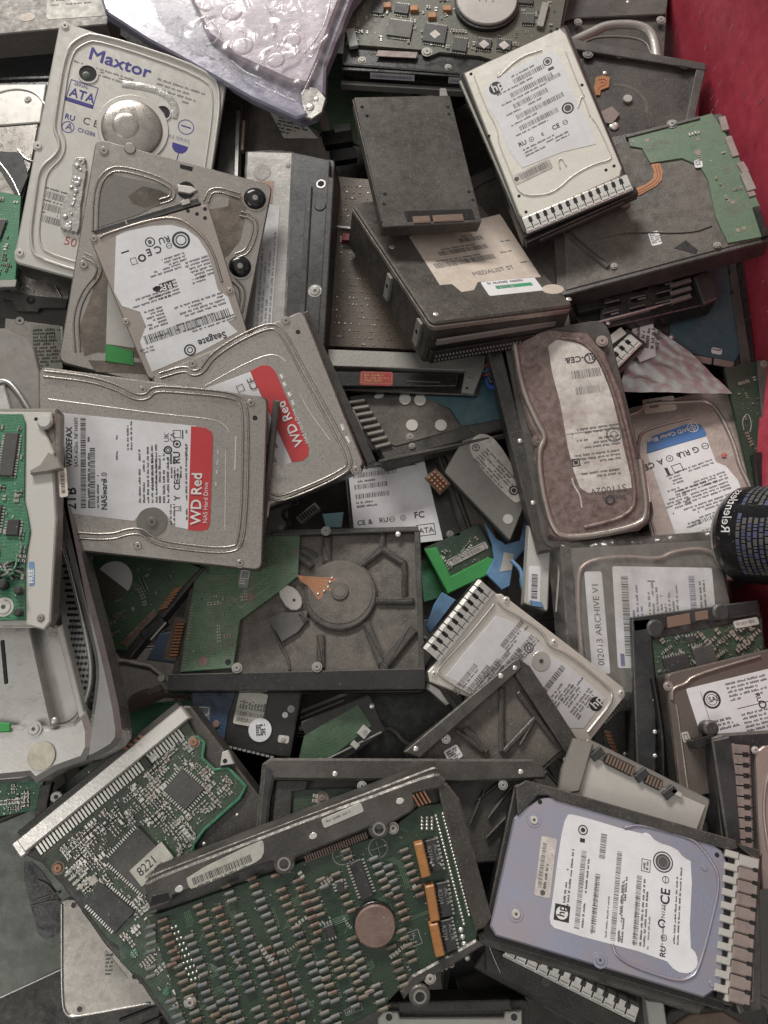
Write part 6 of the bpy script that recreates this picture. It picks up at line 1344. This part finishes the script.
# from the photograph: starting pixel, run of resistors (start, end) along each column
dirx, diry = 46/140., 1.0
runs = [((152, 926), 7, .0), ((163, 920), 19, .33), ((182, 955), 5, .33), ((199, 905), 8, .38), ((218, 908), 12, .38), ((222, 968), 5, .4), ((203, 984), 5, .4), ((240, 915), 20, .37), ((252, 878), 16, .38), ((276, 875), 18, .37), ((284, 960), 8, .4), ((298, 880), 8, .36), ((308, 918), 4, .36), ((301, 952), 13, .37), ((321, 962), 6, .36), ((318, 872), 3, .4), ((336, 874), 6, .4), ((330, 946), 5, .38), ((352, 938), 3, .3), ((346, 850), 2, .3), ((374, 858), 6, .4), ((360, 960), 5, .3), ((392, 946), 6, .3), ((404, 850), 4, .3), ((398, 896), 5, .3), ((234, 1005), 4, .4), ((254, 1000), 6, .4), ((190, 936), 14, .36), ((330, 1000), 4, .3), ((172, 1000), 5, .4), ((227, 885), 3, .35), ((196, 968), 4, .4), ((262, 905), 14, .37), ((288, 915), 10, .37), ((344, 975), 5, .35), ((376, 985), 4, .3), ((170, 956), 6, .36), ((208, 930), 5, .38), ((268, 948), 10, .38), ((312, 892), 4, .36), ((350, 958), 6, .34), ((388, 866), 5, .34), ((412, 872), 4, .34), ((402, 930), 5, .34), ((316, 985), 6, .36), ((292, 1000), 5, .36), ((222, 1000), 5, .36), ((384, 905), 4, .34), ((262, 890), 4, .37)]
meshes = []
def res_mesh(m, seed):
    b = MB(); r = random.Random(seed); n = 8; pr = [(-4.6, .4), (-4.6, 1.5), (-4.0, 1.95), (-1.6, 1.9), (1.6, 1.9), (4.0, 1.95), (4.6, 1.5), (4.6, .4)]
    for k in range(len(pr)-1):
        vs = []
        for u, rr in pr[k:k+2]:
            for i in range(n): a = 2*math.pi*i/n; vs.append((u, rr*.95*math.cos(a), 1.4+rr*.9*math.sin(a)))
        mm = m if k in (1, 3, 5) else ('res_grey' if k in (0, 6) else r.choice((m, m, 'res_tan')))
        b.add(vs, [[i, (i+1) % n, n+(i+1) % n, n+i] for i in range(n)], mm, True)
    b.box(-5.6, 0, 1.6, .7, 0, .6, 'smd_tan'); b.box(5.6, 0, 1.6, .7, 0, .6, 'smd_tan')
    return b
RM = [res_mesh(m, i) for i, m in enumerate(('res_tan', 'res_blue', 'res_grey', 'res_tan', 'res_grey', 'res_tan', 'res_red'))]
RMe = []
for i, rb in enumerate(RM):
    o = rb.build('resistor'); RMe.append(o.data); bpy.data.objects.remove(o)
cnt = 0; bulk = MB(); rr = random.Random(4); pts = []
for (sx, sy), n, sl in runs:
    x0, y0 = T.p(sx, sy, -6); x1, y1 = T.p(sx+sl*100, sy+94, -6); d = Vector((x1-x0, y1-y0)).normalized(); kind = rr.randrange(7)
    for i in range(n):
        x, y = x0+d.x*i*5.7+rr.uniform(-.3, .3), y0+d.y*i*5.7; 
        if rr.random() < .3: kind = rr.randrange(7)
        if rr.random() < .03 or any(math.hypot(x-a, y-c) < 4.6 for a, c, _ in pts): continue
        cx, cy = T.p(375, 924, -6)
        if math.hypot(x-cx, y-cy) < 25*T.k: continue
        pts.append((x, y, kind))
for x, y, kind in pts:
    an = A+rr.uniform(-.03, .03); s_ = rr.uniform(.88, .98)
    if cnt < 95:
        o = bpy.data.objects.new('resistor', RMe[kind]); COL.objects.link(o); o.parent = T.o
        o.location = Vector((x-T.off[0], y-T.off[1], -6-T.off[2]))*S; o.rotation_euler = (0, 0, an); o.scale = (s_*.86, s_, s_); cnt += 1
    else:
        src = RM[kind]; base = len(bulk.v); c, s2 = math.cos(an), math.sin(an)
        bulk.v += [(x+(vx*c*.86-vy*s2)*s_, y+(vx*s2*.86+vy*c)*s_, -6+vz*s_) for vx, vy, vz in src.v]
        for f, m, sm in zip(src.f, src.m, src.sm): bulk.f.append([base+q for q in f]); bulk.m.append(bulk.mi(src.mats[m])); bulk.sm.append(sm)
if bulk.v: T.fin(bulk, 'resistors', kind='stuff')
T.smds([(160, 920), (420, 816), (470, 930), (400, 980), (300, 1030), (200, 1040)], 60, -6, A, seed=91, avoid=((375, 924, 24), (430, 890, 16), (432, 930, 14), (424, 850, 12), (361, 878, 14)), size=(1.4, 3.2), cols=('smd_tan', 'solder', 'chip', 'smd_grey', 'solder'))
T.traces([(160, 920), (420, 816), (470, 930), (400, 980), (300, 1030), (200, 1040)], 60, A, -6, seed=9, m='pcb_lit', w=.5)
L = T.sticker([(330, 850), (420, 816), (450, 930), (360, 965)], plate=False, base=-6, h=.1)
for px, py, rr_ in ((342, 855, 10), (378, 848, 10)): x, y = at_px(L, px, py); L.ring(x, y, rr_, .8, 'smd_grey'); L.rect(x-rr_*.7, y-.3, rr_*1.4, .6, 'smd_grey'); L.rect(x-.3, y-rr_*.7, .6, rr_*1.4, 'smd_grey')
x, y = at_px(L, 404, 934); L.frame(x, y, 15, 15, .8, 'smd_grey'); L.t(x+3, y+8, 6, 'LF', 'smd_grey'); L.rows(x+2, y+10, 10, 1, 3, 2, 'smd_grey')
x, y = at_px(L, 441, 972); L.t(x, y, 9, ':08', 'smd_tan', 0, True); x, y = at_px(L, 344, 1010); L.frame(x, y, 18, 6, .6, 'smd_grey'); L.rows(x+2, y+1.5, 14, 1, 3, 3, 'smd_grey'); L.done()

# lavender drive
T = Thing('hard_drive', 'lavender-lidded drive with a large white label and two-tone vent strip, bottom right', 'hard drive', [(521, 790), (731, 846), (722, 1003), (491, 934)], 110, 30, lam=.05)
T.body('carrier', 'black', h0=-36, h1=-7, rad=4, grow=5)
T.poly('carrier_rim', [(516, 786), (526, 780), (556, 788), (736, 840), (738, 848), (730, 850), (556, 800), (548, 795), (538, 795), (522, 812), (518, 816)], -12, 2.5, 'cast', 1)
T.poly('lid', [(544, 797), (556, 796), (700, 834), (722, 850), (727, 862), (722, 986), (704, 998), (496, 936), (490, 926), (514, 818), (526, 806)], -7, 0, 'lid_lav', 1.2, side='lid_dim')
T.beads('lid_ridge', [[(612, 944), (616, 956), (634, 967), (676, 981), (688, 979), (698, 972), (714, 910), (718, 890), (718, 874), (712, 862), (700, 846), (690, 838), (640, 824), (624, 828)]], 'lid_lav', 2.6, 1.8)
out = smooth([(566, 815), (574, 814), (640, 834), (648, 832), (656, 842), (676, 848), (684, 858), (693, 862), (689, 946), (697, 954), (698, 966), (690, 974), (676, 972), (664, 958), (556, 930), (549, 922), (552, 904), (560, 842)], 1, True)
L = T.sticker([(552, 932), (566, 815), (690, 858), (686, 970)], 'white_label', outline=out)
def U(px, py): return at_px(L, px, py)
x, y = U(562, 913); hp_logo(L, x, y, 6, box=True)
x, y = U(574, 928); L.code(x, y, 72, 5, 'ink_mid', 2); L.rows(x+2, y+7, 76, 1, 3, 1.8, 'ink_soft')
x, y = U(590, 932); L.code(x, y, 54, 5, 'ink_mid', 3); x, y = U(566, 905); L.rows(x-4, y-3, 64, 2, 3.6, 2, 'ink_soft'); x, y = U(599, 858); L.code(x, y, 24, 6, 'ink_mid', 8)
x, y = U(610, 940); L.code(x, y, 82, 5, 'ink_mid', 4); L.rows(x, y+7, 84, 2, 3.4, 1.9, 'ink_soft'); x, y = U(632, 944); L.code(x, y, 64, 5, 'ink_mid', 5); L.rows(x, y+7, 76, 2, 3.4, 1.9, 'ink_soft')
x, y = U(583, 830); L.ring(x, y, 5, 1.2); L.dot(x, y, 2.4); L.rect(x-12, y-2, 4, 5)
x, y = U(663, 862); L.ring(x, y, 10, 1.2); L.ring(x, y, 7.6, 2.4, 'ink_soft'); L.dot(x, y, 5, 'ink_soft')
x, y = U(665, 958); marks(L, x, y, 7, ['RU', 'o'], 0, 'ink', 15); x, y = U(664, 924); L.ring(x, y-2, 4, 1.5, 'ink', 30, 330); x, y = U(664, 914); L.t(x-4, y+1, 4, 'N122', 'ink_soft'); x, y = U(669, 906); L.t(x, y, 9, 'CE', 'ink', 0, True); x, y = U(668, 883); marks(L, x, y, 8, ['-'])
x, y = U(646, 872); L.frame(x, y-5, 12, 9, .7, 'ink_soft'); L.rows(x+2, y-3, 8, 2, 3, 2, 'ink_soft'); x, y = U(674, 944); L.rows(x, y-1, 70, 2, 3.6, 1.7, 'ink_soft')
for i in range(6): x, y = U(594+i*14, 934+i*4); L.rows(x, y-3, 60, 1, 3, 1.5, 'ink_mid')
L.done()
L = T.sticker([(533, 896), (543, 835), (556, 840), (551, 898)], 'dirty_label'); L.code(8, 2, 42, 4, 'ink_mid', 3); L.rows(8, 8, 38, 1, 3, 2.4, 'ink_soft'); L.dot(4, 8, 2.6, 'ink_soft'); L.done()
for x, y in ((534, 820), (516, 914), (600, 960)): T.disc('screw_recess', x, y, 7.5, 0, .5, 'lid_lav', .2, 24); T.screw(x, y, 4.4, .4, 'lid_white' if x < 590 else 'lid_lav', boss=False)
for x, y in ((540, 802), (717, 855)): T.hole(x, y, 2.4)
T.disc('emboss', 705, 868, 3, 0, .8, 'lid_lav', .4); T.disc('emboss', 712, 984, 3, 0, .8, 'lid_lav', .4)
b = MB(); p, q = Vector(T.p(741, 852, 0)), Vector(T.p(730, 1000, 0)); d = q-p; dn = d.normalized(); nn = Vector((-dn.y, dn.x)); an = math.atan2(d.y, d.x); m_ = (p+q)/2
b.box(m_.x+2, m_.y, d.length+8, 34, -36, -6, 'black', an, 2)
for i in range(11):
    u = p+d*((i+.4)/11); w = d.length/11
    b.box(*(u-nn*7), w*.55, 10, -6, 2, 'tin', an, .6); b.box(*(u-nn*7+dn*w*.5), w*.42, 4, -6, -1, 'black', an); b.box(*(u-nn*2.5+dn*w*.5), w*.5, 3, -6, 1, 'tin', an)
    b.box(*(u+nn*6+dn*w*.25), w*.94, 15, -6, 2.6, 'dull_pink' if i else 'bright', an, 1)
    b.box(*(u+nn*11+dn*w*.72), w*.3, 4, 2, 2.8, 'black', an)
T.fin(b, 'vent_grille')
T.poly('fin_mount', [(734, 842), (760, 850), (762, 1010), (740, 1014), (736, 1004), (752, 1000), (754, 858)], -14, 1, 'cast', 1)
T.poly('hinge_block', [(488, 928), (500, 940), (700, 1000), (706, 1006), (700, 1016), (480, 944), (478, 934)], -34, -8, 'cast', 1.4)

T = Thing('hard_drive', 'carrier-mounted drive showing a slanted row of bright vent teeth beneath the lavender drive', 'hard drive', [(500, 934), (668, 1000), (652, 1070), (474, 970)], 58, 34, tilt=(0, 0))
T.body('carrier', 'cast', h1=-6, rad=3); T.fins((506, 948), (638, 1014), 17, 12, -2, 6, 'bright', .6); T.beads('latch_wire', [[(493, 928), (487, 940), (492, 954), (500, 972)]], 'steel', 1.6, 3, 6)
T.poly('carrier_step', [(486, 944), (520, 960), (640, 1026), (630, 1040), (486, 972)], -6, 0, 'cast', 1); T.disc('emboss', 546, 982, 5, 0, 1, 'cast_mid', .4)
T.poly('end_face', [(646, 1000), (664, 1002), (668, 1030), (650, 1030)], -6, 8, 'tin', 1)
T = Thing('hard_drive', 'shadowed drive with a maroon-brown rounded lid at the very bottom right', 'hard drive', [(668, 1010), (768, 1006), (768, 1090), (660, 1090)], 30, 30, tilt=(0, 0))
T.body('casing', 'cast', rad=6); T.poly('lid', [(672, 1016), (740, 1010), (744, 1060), (668, 1060)], 0, 2, 'leather', 1, it=1)
T = Thing('hard_drive', 'silver-edged drive with two screw ears cut off by the bottom edge of the photo', 'hard drive', [(380, 1004), (530, 1002), (532, 1090), (378, 1092)], 64, 34, tilt=(0, 0))
T.body('casing', 'cast', h1=-3); T.poly('lid', [(378, 1018), (384, 1011), (398, 1012), (400, 1018), (504, 1018), (506, 1012), (522, 1011), (524, 1100), (376, 1100)], -3, 2, 'tin', 1)
for x, y in ((389, 1017), (514, 1017)): T.hole(x, y, 3.4, 2, 'tin')
T.poly('top_rim', [(398, 1002), (510, 1000), (512, 1010), (400, 1012)], -3, 4, 'cast', 1)
T = Thing('drive_shell', 'smooth black drive shell in the shadow between the two bottom drives', 'drive shell', [(470, 850), (540, 850), (520, 1010), (440, 1000)], 8, 30, tilt=(0, 0))
T.body('shell', 'black', rad=14, bev=4); T.poly('shell_panel', [(456, 980), (500, 962), (520, 990), (460, 1004)], 0, 4, 'cast', 2)

# silver plate bottom left
T = Thing('metal_plate', 'plain silver drive plate with three screw ears at the bottom left', 'drive plate', [(60, 894), (196, 900), (176, 1016), (62, 1024)], 38, 12, tilt=(0, 0))
T.poly('plate', smooth([(60, 908), (61, 900), (70, 898), (80, 900), (84, 914), (130, 966), (136, 969), (142, 976), (140, 984), (200, 1000), (150, 1006), (76, 1020), (66, 1019), (61, 1010)], 1, True), -10, 0, 'case_grey', 1.2)
T.beads('rolled_edge', [[(62, 904), (62, 1000), (66, 1015), (76, 1017), (150, 1003)]], 'steel', 2.4, 1.6); 
for x, y in ((74, 905), (135, 976), (80, 1009)): T.hole(x, y, 2.8, 0, 'case_grey')
L = T.sticker([(104, 950), (112, 952), (128, 980), (105, 984)], 'yellow_label', outline=[(104, 952), (106, 950), (128, 978), (106, 984)]); L.rows(1, 4, 10, 6, 3.4, 1.8); L.done()
# case sheet
T = Thing('case_panel', 'large dull green-grey sheet metal panel with a cut-out at the bottom left corner', 'case panel', [(-140, 820), (80, 800), (80, 960), (-140, 1030)], 8, 6, tilt=(0, 0))
T.poly('panel', [(-140, 830), (20, 800), (46, 796), (60, 800), (110, 900), (110, 946), (0, 998), (-140, 1060)], -5, 0, 'case_green', 1); T.beads('folded_edge', [[(-140, 1060), (0, 998), (110, 946)]], 'alu_brush', 3, 3); T.beads('folded_edge', [[(-10, 824), (20, 812), (40, 802)]], 'cast_mid', 6, 4)
T.poly('cut_out', smooth([(20, 862), (36, 862), (62, 900), (62, 930), (50, 940), (40, 937), (36, 928)], 1, True), 0, .5, 'black_gloss', .1)
T.beads('inner_part', [[(36, 900), (48, 896), (60, 892)], [(32, 906), (46, 902), (60, 900)], [(38, 880), (48, 884), (56, 894)]], 'plastic_grey', 2.4, 2, .5)
T = Thing('case_panel', 'dark brown-grey lower enclosure panel in the bottom left corner', 'case panel', [(-140, 1010), (160, 950), (160, 1120), (-140, 1120)], -30, 8, tilt=(0, 0))
T.body('panel', 'cast_mid', rad=2); T.beads('rib', [[(120, 1020), (170, 1000)], [(140, 1026), (180, 1008)]], 'cast', 3, 3)
T = Thing('circuit_board', 'bright green circuit board below the aluminium enclosure at the left edge', 'circuit board', [(-80, 782), (44, 780), (36, 810), (-80, 830)], 22, 5, tilt=(0, 0))
T.body('board', 'pcb_bright', rad=1, bev=.3); T.smds([(0, 786), (40, 782), (34, 806), (0, 816)], 50, 0, seed=15)
T = Thing('mounting_bracket', 'flat grey mounting bracket with a screw ear left of the long data connector', 'bracket', [(40, 782), (76, 776), (56, 836), (36, 830)], 26, 6, tilt=(0, 0))
T.poly('arm', [(40, 786), (52, 782), (48, 800), (44, 826), (34, 820)], -6, 0, 'cast_mid', .6); T.poly('ear', smooth([(50, 794), (58, 790), (64, 796), (60, 804), (50, 802)], 1, True), -2, 2, 'tin', .6); T.hole(56, 797, 2.2, 2)
T = Thing('circuit_board', 'dull green board half hidden between the bracket and the long data connector', 'circuit board', [(56, 790), (120, 740), (120, 800), (60, 830)], 6, 5, tilt=(0, 0))
T.body('board', 'pcb', rad=1, bev=.3); T.smds([(62, 792), (110, 756), (110, 790), (64, 820)], 20, 0, seed=12)
T = Thing('drive_carrier', 'black carrier with small copper contacts wedged right of the cream-white drive', 'drive carrier', [(600, 630), (640, 640), (640, 790), (592, 760)], 0, 40, tilt=(0, 0))
T.body('frame', 'cast', rad=3); T.bar('upright', (628, 660), (632, 720), 6, 0, 8, 'black'); T.stud(625, 754, 2.4); T.poly('green_board', [(602, 730), (608, 728), (612, 756), (606, 756)], 0, 1, 'pcb', .2)
b = MB()
for i in range(7): x, y = T.p(607+i*1.4, 732+i*3.6, 1); b.box(x, y, 6, 2.2, 0, 2, 'copper', .2)
T.fin(b, 'copper_contacts')

# ================================================================== hidden depth of the heap
rnd = random.Random(17)
def W(x, y, z): return Vector((x, y, z))
def plainbox(name, label, cat, x, y, z, w, l, t, yaw, tx, ty, m, m2, group):
    o = bpy.data.objects.new(name, None); COL.objects.link(o)
    Mx = Matrix.Translation(Vector((x, y, z))*S) @ Matrix.Rotation(yaw, 4, 'Z') @ Matrix.Rotation(tx, 4, 'X') @ Matrix.Rotation(ty, 4, 'Y'); o.matrix_world = Mx
    o['label'] = label; o['category'] = cat; o['group'] = group
    b = MB(); b.prism(rrect(-w/2, -l/2, w/2, l/2, 5), 0, t-3, m, 1); b.build('casing', parent=o)
    b = MB(); b.prism(rrect(-w/2+3, -l/2+3, w/2-3, l/2-3, 12), t-3, t, m2, 1); b.bead([(-w*.4, -l*.42), (-w*.4, l*.1), (-w*.3, l*.42), (w*.3, l*.42), (w*.4, l*.3), (w*.4, -l*.42)], 5, 2.5, t, m2, True); b.build('lid', parent=o)
    for sx, sy in ((-1, -1), (1, -1), (1, 1), (-1, 1)): b = MB(); b.cyl(sx*w*.44, sy*l*.45, 3.4, t-.5, t+1.2, 'steel_dull', 12, .4); b.build('screw', parent=o)
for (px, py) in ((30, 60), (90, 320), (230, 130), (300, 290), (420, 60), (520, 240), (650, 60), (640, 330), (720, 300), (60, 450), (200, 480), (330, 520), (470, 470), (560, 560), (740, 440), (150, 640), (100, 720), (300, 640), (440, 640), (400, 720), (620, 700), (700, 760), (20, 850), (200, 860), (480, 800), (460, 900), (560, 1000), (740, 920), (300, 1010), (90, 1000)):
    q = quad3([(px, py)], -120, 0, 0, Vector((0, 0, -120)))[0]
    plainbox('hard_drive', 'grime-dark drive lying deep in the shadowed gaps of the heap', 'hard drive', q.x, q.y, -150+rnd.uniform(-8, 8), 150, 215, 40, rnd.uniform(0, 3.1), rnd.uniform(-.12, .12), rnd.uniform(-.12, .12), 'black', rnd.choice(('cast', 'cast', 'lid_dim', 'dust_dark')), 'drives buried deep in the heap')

# small clutter in the gaps
def clutter(name, label, cat, px, py, z, build):
    T = Thing(name, label, cat, [(px-12, py-12), (px+12, py-12), (px+12, py+12), (px-12, py+12)], z, 8, tilt=(0, 0)); build(T, T.w/2, T.l/2)
def c_conn(T, x, y):
    b = MB(); b.box(x, y, 26, 9, -8, 0, 'case_grey', .7, 1); T.fin(b, 'shell'); b = MB()
    for i in range(7): dx, dy = rot2(-9+i*3, 0, .7); b.box(x+dx, y+dy, 1.6, 6, 0, .8, 'black', .7)
    T.fin(b, 'contacts')
def c_cable(m, pts):
    def f(T, x, y):
        b = MB(); b.tube([(x+a, y+c, d) for a, c, d in pts], 2.2, m); T.fin(b, 'sheath'); b = MB(); a, c, d = pts[-1]; b.box(x+a, y+c, 9, 6, d-3, d+3, 'black', .3, 1); T.fin(b, 'plug')
    return f
clutter('connector', 'small grey metal connector tilted in the gap above the cast drive base', 'connector', 308, 513, -40, c_conn)
clutter('connector', 'small grey connector in the dark gap just right of the rubber strap', 'connector', 214, 706, -30, c_conn)
clutter('cable', 'thin black cable curling between the red-banded drive and the cast base', 'cable', 284, 520, -34, c_cable('wire_black', [(-6, -18, 0), (8, -6, 4), (-4, 6, 3), (10, 18, 0)]))
clutter('cable', 'short grey cable lying over the shadow left of the diagonal drive shell', 'cable', 396, 742, 2, c_cable('plastic_grey', [(-20, 8, 0), (-4, 14, 3), (10, -4, 4), (26, 0, 1)]))
clutter('cable', 'thin red cable end beside the blue clip under the pin connector', 'cable', 500, 366, 8, c_cable('wire_red', [(-12, 14, 0), (-4, 4, 4), (2, -6, 4), (-8, -16, 0)]))
clutter('cable', 'pale blue cable stub between the blue scrap and the plastic sleeve', 'cable', 520, 578, -20, c_cable('blue_tape', [(-8, 18, 0), (2, 6, 4), (0, -8, 5), (6, -20, 1)]))
clutter('connector', 'grey metal connector at the foot of the black carrier right of the cream drive', 'connector', 612, 712, 4, c_conn)

# the red bin and floor
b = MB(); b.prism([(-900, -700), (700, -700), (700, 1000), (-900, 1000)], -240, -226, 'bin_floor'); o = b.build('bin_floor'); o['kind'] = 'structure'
b = MB(); g = []; n1, n2 = 60, 30
base = [(352, -340), (356, -100), (362, 60), (384, 200), (384, 330), (362, 440), (345, 560), (330, 720), (320, 1000)]
bs = [Vector(p) for p in smooth(base, 3)]
def along(t):
    f = t*(len(bs)-1); i = min(int(f), len(bs)-2); return bs[i].lerp(bs[i+1], f-i)
th = 12
for side in (0, 1):
    for j in range(n2+1):
        for i in range(n1+1):
            p = along(i/n1); z = -236+j/n2*520; out_ = (z+236)*.10+4*math.sin(i*.35+z*.01)+3*mathutils.noise.noise(Vector((i*.1, z*.01, 0)))+side*th
            g.append((p.x+out_, p.y, z))
q = (n1+1)*(n2+1)
fs = []
for j in range(n2):
    for i in range(n1):
        a = j*(n1+1)+i; fs.append([a, a+1, a+n1+2, a+n1+1][::-1]); fs.append([q+a, q+a+1, q+a+n1+2, q+a+n1+1])
for i in range(n1): a = n2*(n1+1)+i; fs.append([a, a+1, q+a+1, q+a])
b.add(g, fs, 'red_bin', True); o = b.build('bin_wall'); o['label'] = 'scuffed deep red plastic wall of the bin behind the drives at top right'; o['category'] = 'bin wall'
b = MB(); r = random.Random(8)
for i in range(170):
    t = r.uniform(.40, .95); p = along(t); z = r.uniform(-60, 240); x = p.x+(z+236)*.10-4; L_ = r.uniform(2, 10)
    b.tube([(x, p.y, z), (x+.3, p.y+r.uniform(-.4, .4)*L_, z+L_)], r.uniform(.2, .6), r.choice(('old_label', 'dull_pink', 'smd_tan')), 5)
o2 = b.build('scuff_marks', parent=o)

# ================================================================== light, air and camera
w = bpy.data.worlds.new('World'); scn.world = w; w.use_nodes = True
N = w.node_tree.nodes; L = w.node_tree.links; bg = N['Background']
tc = N.new('ShaderNodeTexCoord'); sp = N.new('ShaderNodeSeparateXYZ'); L.new(tc.outputs['Generated'], sp.inputs[0])
cr = N.new('ShaderNodeValToRGB'); L.new(sp.outputs['Z'], cr.inputs[0]); cr.color_ramp.elements[0].color = (.14, .13, .125, 1); cr.color_ramp.elements[0].position = .0
cr.color_ramp.elements[1].color = (.82, .80, .77, 1); cr.color_ramp.elements[1].position = .9
nz = N.new('ShaderNodeTexNoise'); nz.inputs['Scale'].default_value = 3.6; nz.inputs['Detail'].default_value = 2; L.new(tc.outputs['Generated'], nz.inputs['Vector'])
mr = N.new('ShaderNodeMapRange'); mr.inputs[1].default_value = .38; mr.inputs[2].default_value = .62; mr.inputs[3].default_value = .1; mr.inputs[4].default_value = 2.3; L.new(nz.outputs[0], mr.inputs[0])
vm = N.new('ShaderNodeVectorMath'); vm.operation = 'SCALE'; L.new(cr.outputs[0], vm.inputs[0]); L.new(mr.outputs[0], vm.inputs['Scale']); L.new(vm.outputs[0], bg.inputs[0]); bg.inputs[1].default_value = .38
def lamp(name, loc, tgt, size, size_y, power, col):
    ld = bpy.data.lights.new(name, 'AREA'); ld.shape = 'RECTANGLE'; ld.size = size; ld.size_y = size_y; ld.energy = power; ld.color = col
    o = bpy.data.objects.new(name, ld); COL.objects.link(o); o.location = loc
    o.rotation_euler = (Vector(tgt)-Vector(loc)).to_track_quat('-Z', 'Y').to_euler(); return o
lamp('area_lamp', (-.75, 2.3, 1.45), (0, 0, 0), 1.2, .4, 70, (1, .965, .91))  # main light: the room's ceiling lamp, from the upper left
lamp('area_lamp', (-1.0, -.75, 1.5), (0, 0, 0), .7, .4, 5, (1, .97, .93))  # fill lamp added to brighten the lower left, no fixture of the room
cd = bpy.data.cameras.new('camera'); co = bpy.data.objects.new('camera', cd); COL.objects.link(co); scn.camera = co
co.location = CAM*S; co.rotation_euler = (TH, 0, 0); cd.sensor_fit = 'VERTICAL'; cd.sensor_height = 36; cd.lens = 36*FD/1024; cd.clip_start = .01; cd.clip_end = 50
scn.view_settings.view_transform = 'Standard'; scn.view_settings.look = 'None'; scn.view_settings.exposure = 0.18; scn.view_settings.gamma = 1
scn.render.resolution_x = 768; scn.render.resolution_y = 1024
for l in FITLOG: print('FIT', l)
